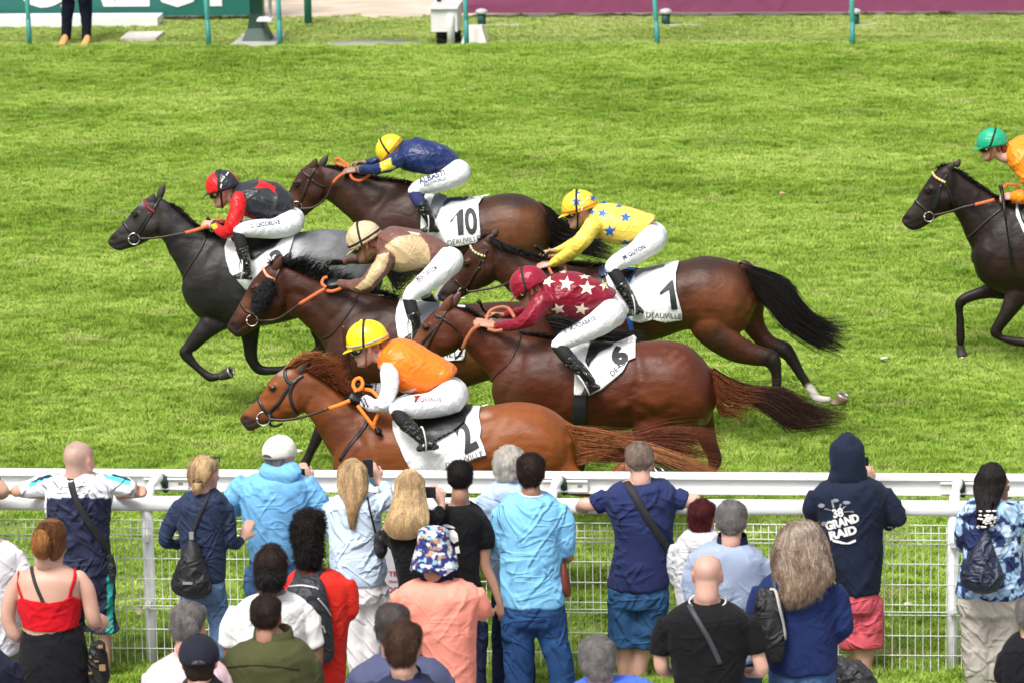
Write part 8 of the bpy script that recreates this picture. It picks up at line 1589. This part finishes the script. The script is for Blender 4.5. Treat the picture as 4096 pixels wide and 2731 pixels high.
me = remesh(mb, .015, 2); wrinkle(me, .01, 8, 2, (1, 1, 2)); finish(me, 'jeans', denim('denim_dark', (.010,.013,.028)), S['root'])
for x, y in ((252,176), (342,178)):
    c = PZ(x, y+6); mb = MB(); loft(mb, [(c+np.array([.0, .14, .06]), (.045, 0, 0), (0, 0, .06)), (c+np.array([0, .04, .04]), (.048, 0, 0), (0, 0, .04)), (c+np.array([-.01, -.04, .02]), (.045, 0, 0), (0, 0, .022))], 3, 12); mb.build('shoe', mat('tan_shoe', (.60,.30,.10), .7), S['root'])
# sign panel on the mesh behind the two long-haired women, divot in the air
a_, b_ = PY(*ZB(790, 715), ym-.03), PY(*ZB(960, 1075), ym-.03); sg = thing('sign', 'pale sign with red lettering on the fence, glimpsed between the two long-haired women', 'sign'); mb = MB(); mb.box((a_[0], ym-.045, b_[2]), (b_[0], ym-.035, a_[2])); mb.build('panel', mat('sign_grey', (.52,.50,.55), .5), sg, False)
def wtext(s, x0, x1, z, h, m, nm='lettering'):
    v, f = text_tris(s, 1.0, bold=.03); v = np.array(v); mn, mx = v.min(0), v.max(0); mesh_obj(nm, [(x0+(a-mn[0])/(mx[0]-mn[0])*(x1-x0), ym-.0475, z+(b-mn[1])/(mx[1]-mn[1])*h) for a, b in v], f, m, sg, False)
RS = mat('sign_red', (.35,.02,.04), .5); X_ = lambda x: PY(*ZB(x, 900), ym)[0]; Zz = lambda y: PY(*ZB(860, y), ym)[2]
wtext('TE', X_(848), X_(900), Zz(905), Zz(875)-Zz(905), RS); wtext('TRIAN', X_(845), X_(915), Zz(945), Zz(930)-Zz(945), RS); wtext('OG', X_(835), X_(905), Zz(1005), Zz(970)-Zz(1005), RS)
mb = MB(); c = PY(2695, 1900, Y2+.5); loft(mb, [(c+np.array([-.08, 0, .07]), (.03, 0, .03), (0, .05, 0)), (c, (.07, 0, .05), (0, .07, 0)), (c+np.array([.1, 0, -.05]), (.05, 0, .05), (0, .06, 0))], 3, 12); me = remesh(mb, .014, 0); co = vget(me); nr = nget(me); vset(me, co+nr*((vnoise(co, 30)-.5)*.07)[:, None]); o = finish(me, 'divot', grass_mat('divot_turf', ((.03, .03, .01), (.05, .06, .015), (.09, .12, .03), (.06, .04, .02)), 4)); tag(o, 'clod of turf thrown up behind the hooves of the chestnut horse', 'divot')
# ------------------------------------------------------------------ put each thing's origin at its base
dg = bpy.context.evaluated_depsgraph_get(); dg.update()
for r in [o for o in scene.objects if o.type == 'EMPTY' and o.parent is None]:
    pts = []
    def walk(o, M):
        for c in o.children:
            if c.type == 'MESH' and len(c.data.vertices):
                v = vget(c.data)[::7]+np.array(c.matrix_world.translation); pts.append(v)
            walk(c, M)
    walk(r, None)
    if not pts: continue
    p = np.vstack(pts); b = Vector(((p[:, 0].min()+p[:, 0].max())/2, (p[:, 1].min()+p[:, 1].max())/2, p[:, 2].min())); r.location = b
    for c in r.children: c.location = Vector(c.location)-b
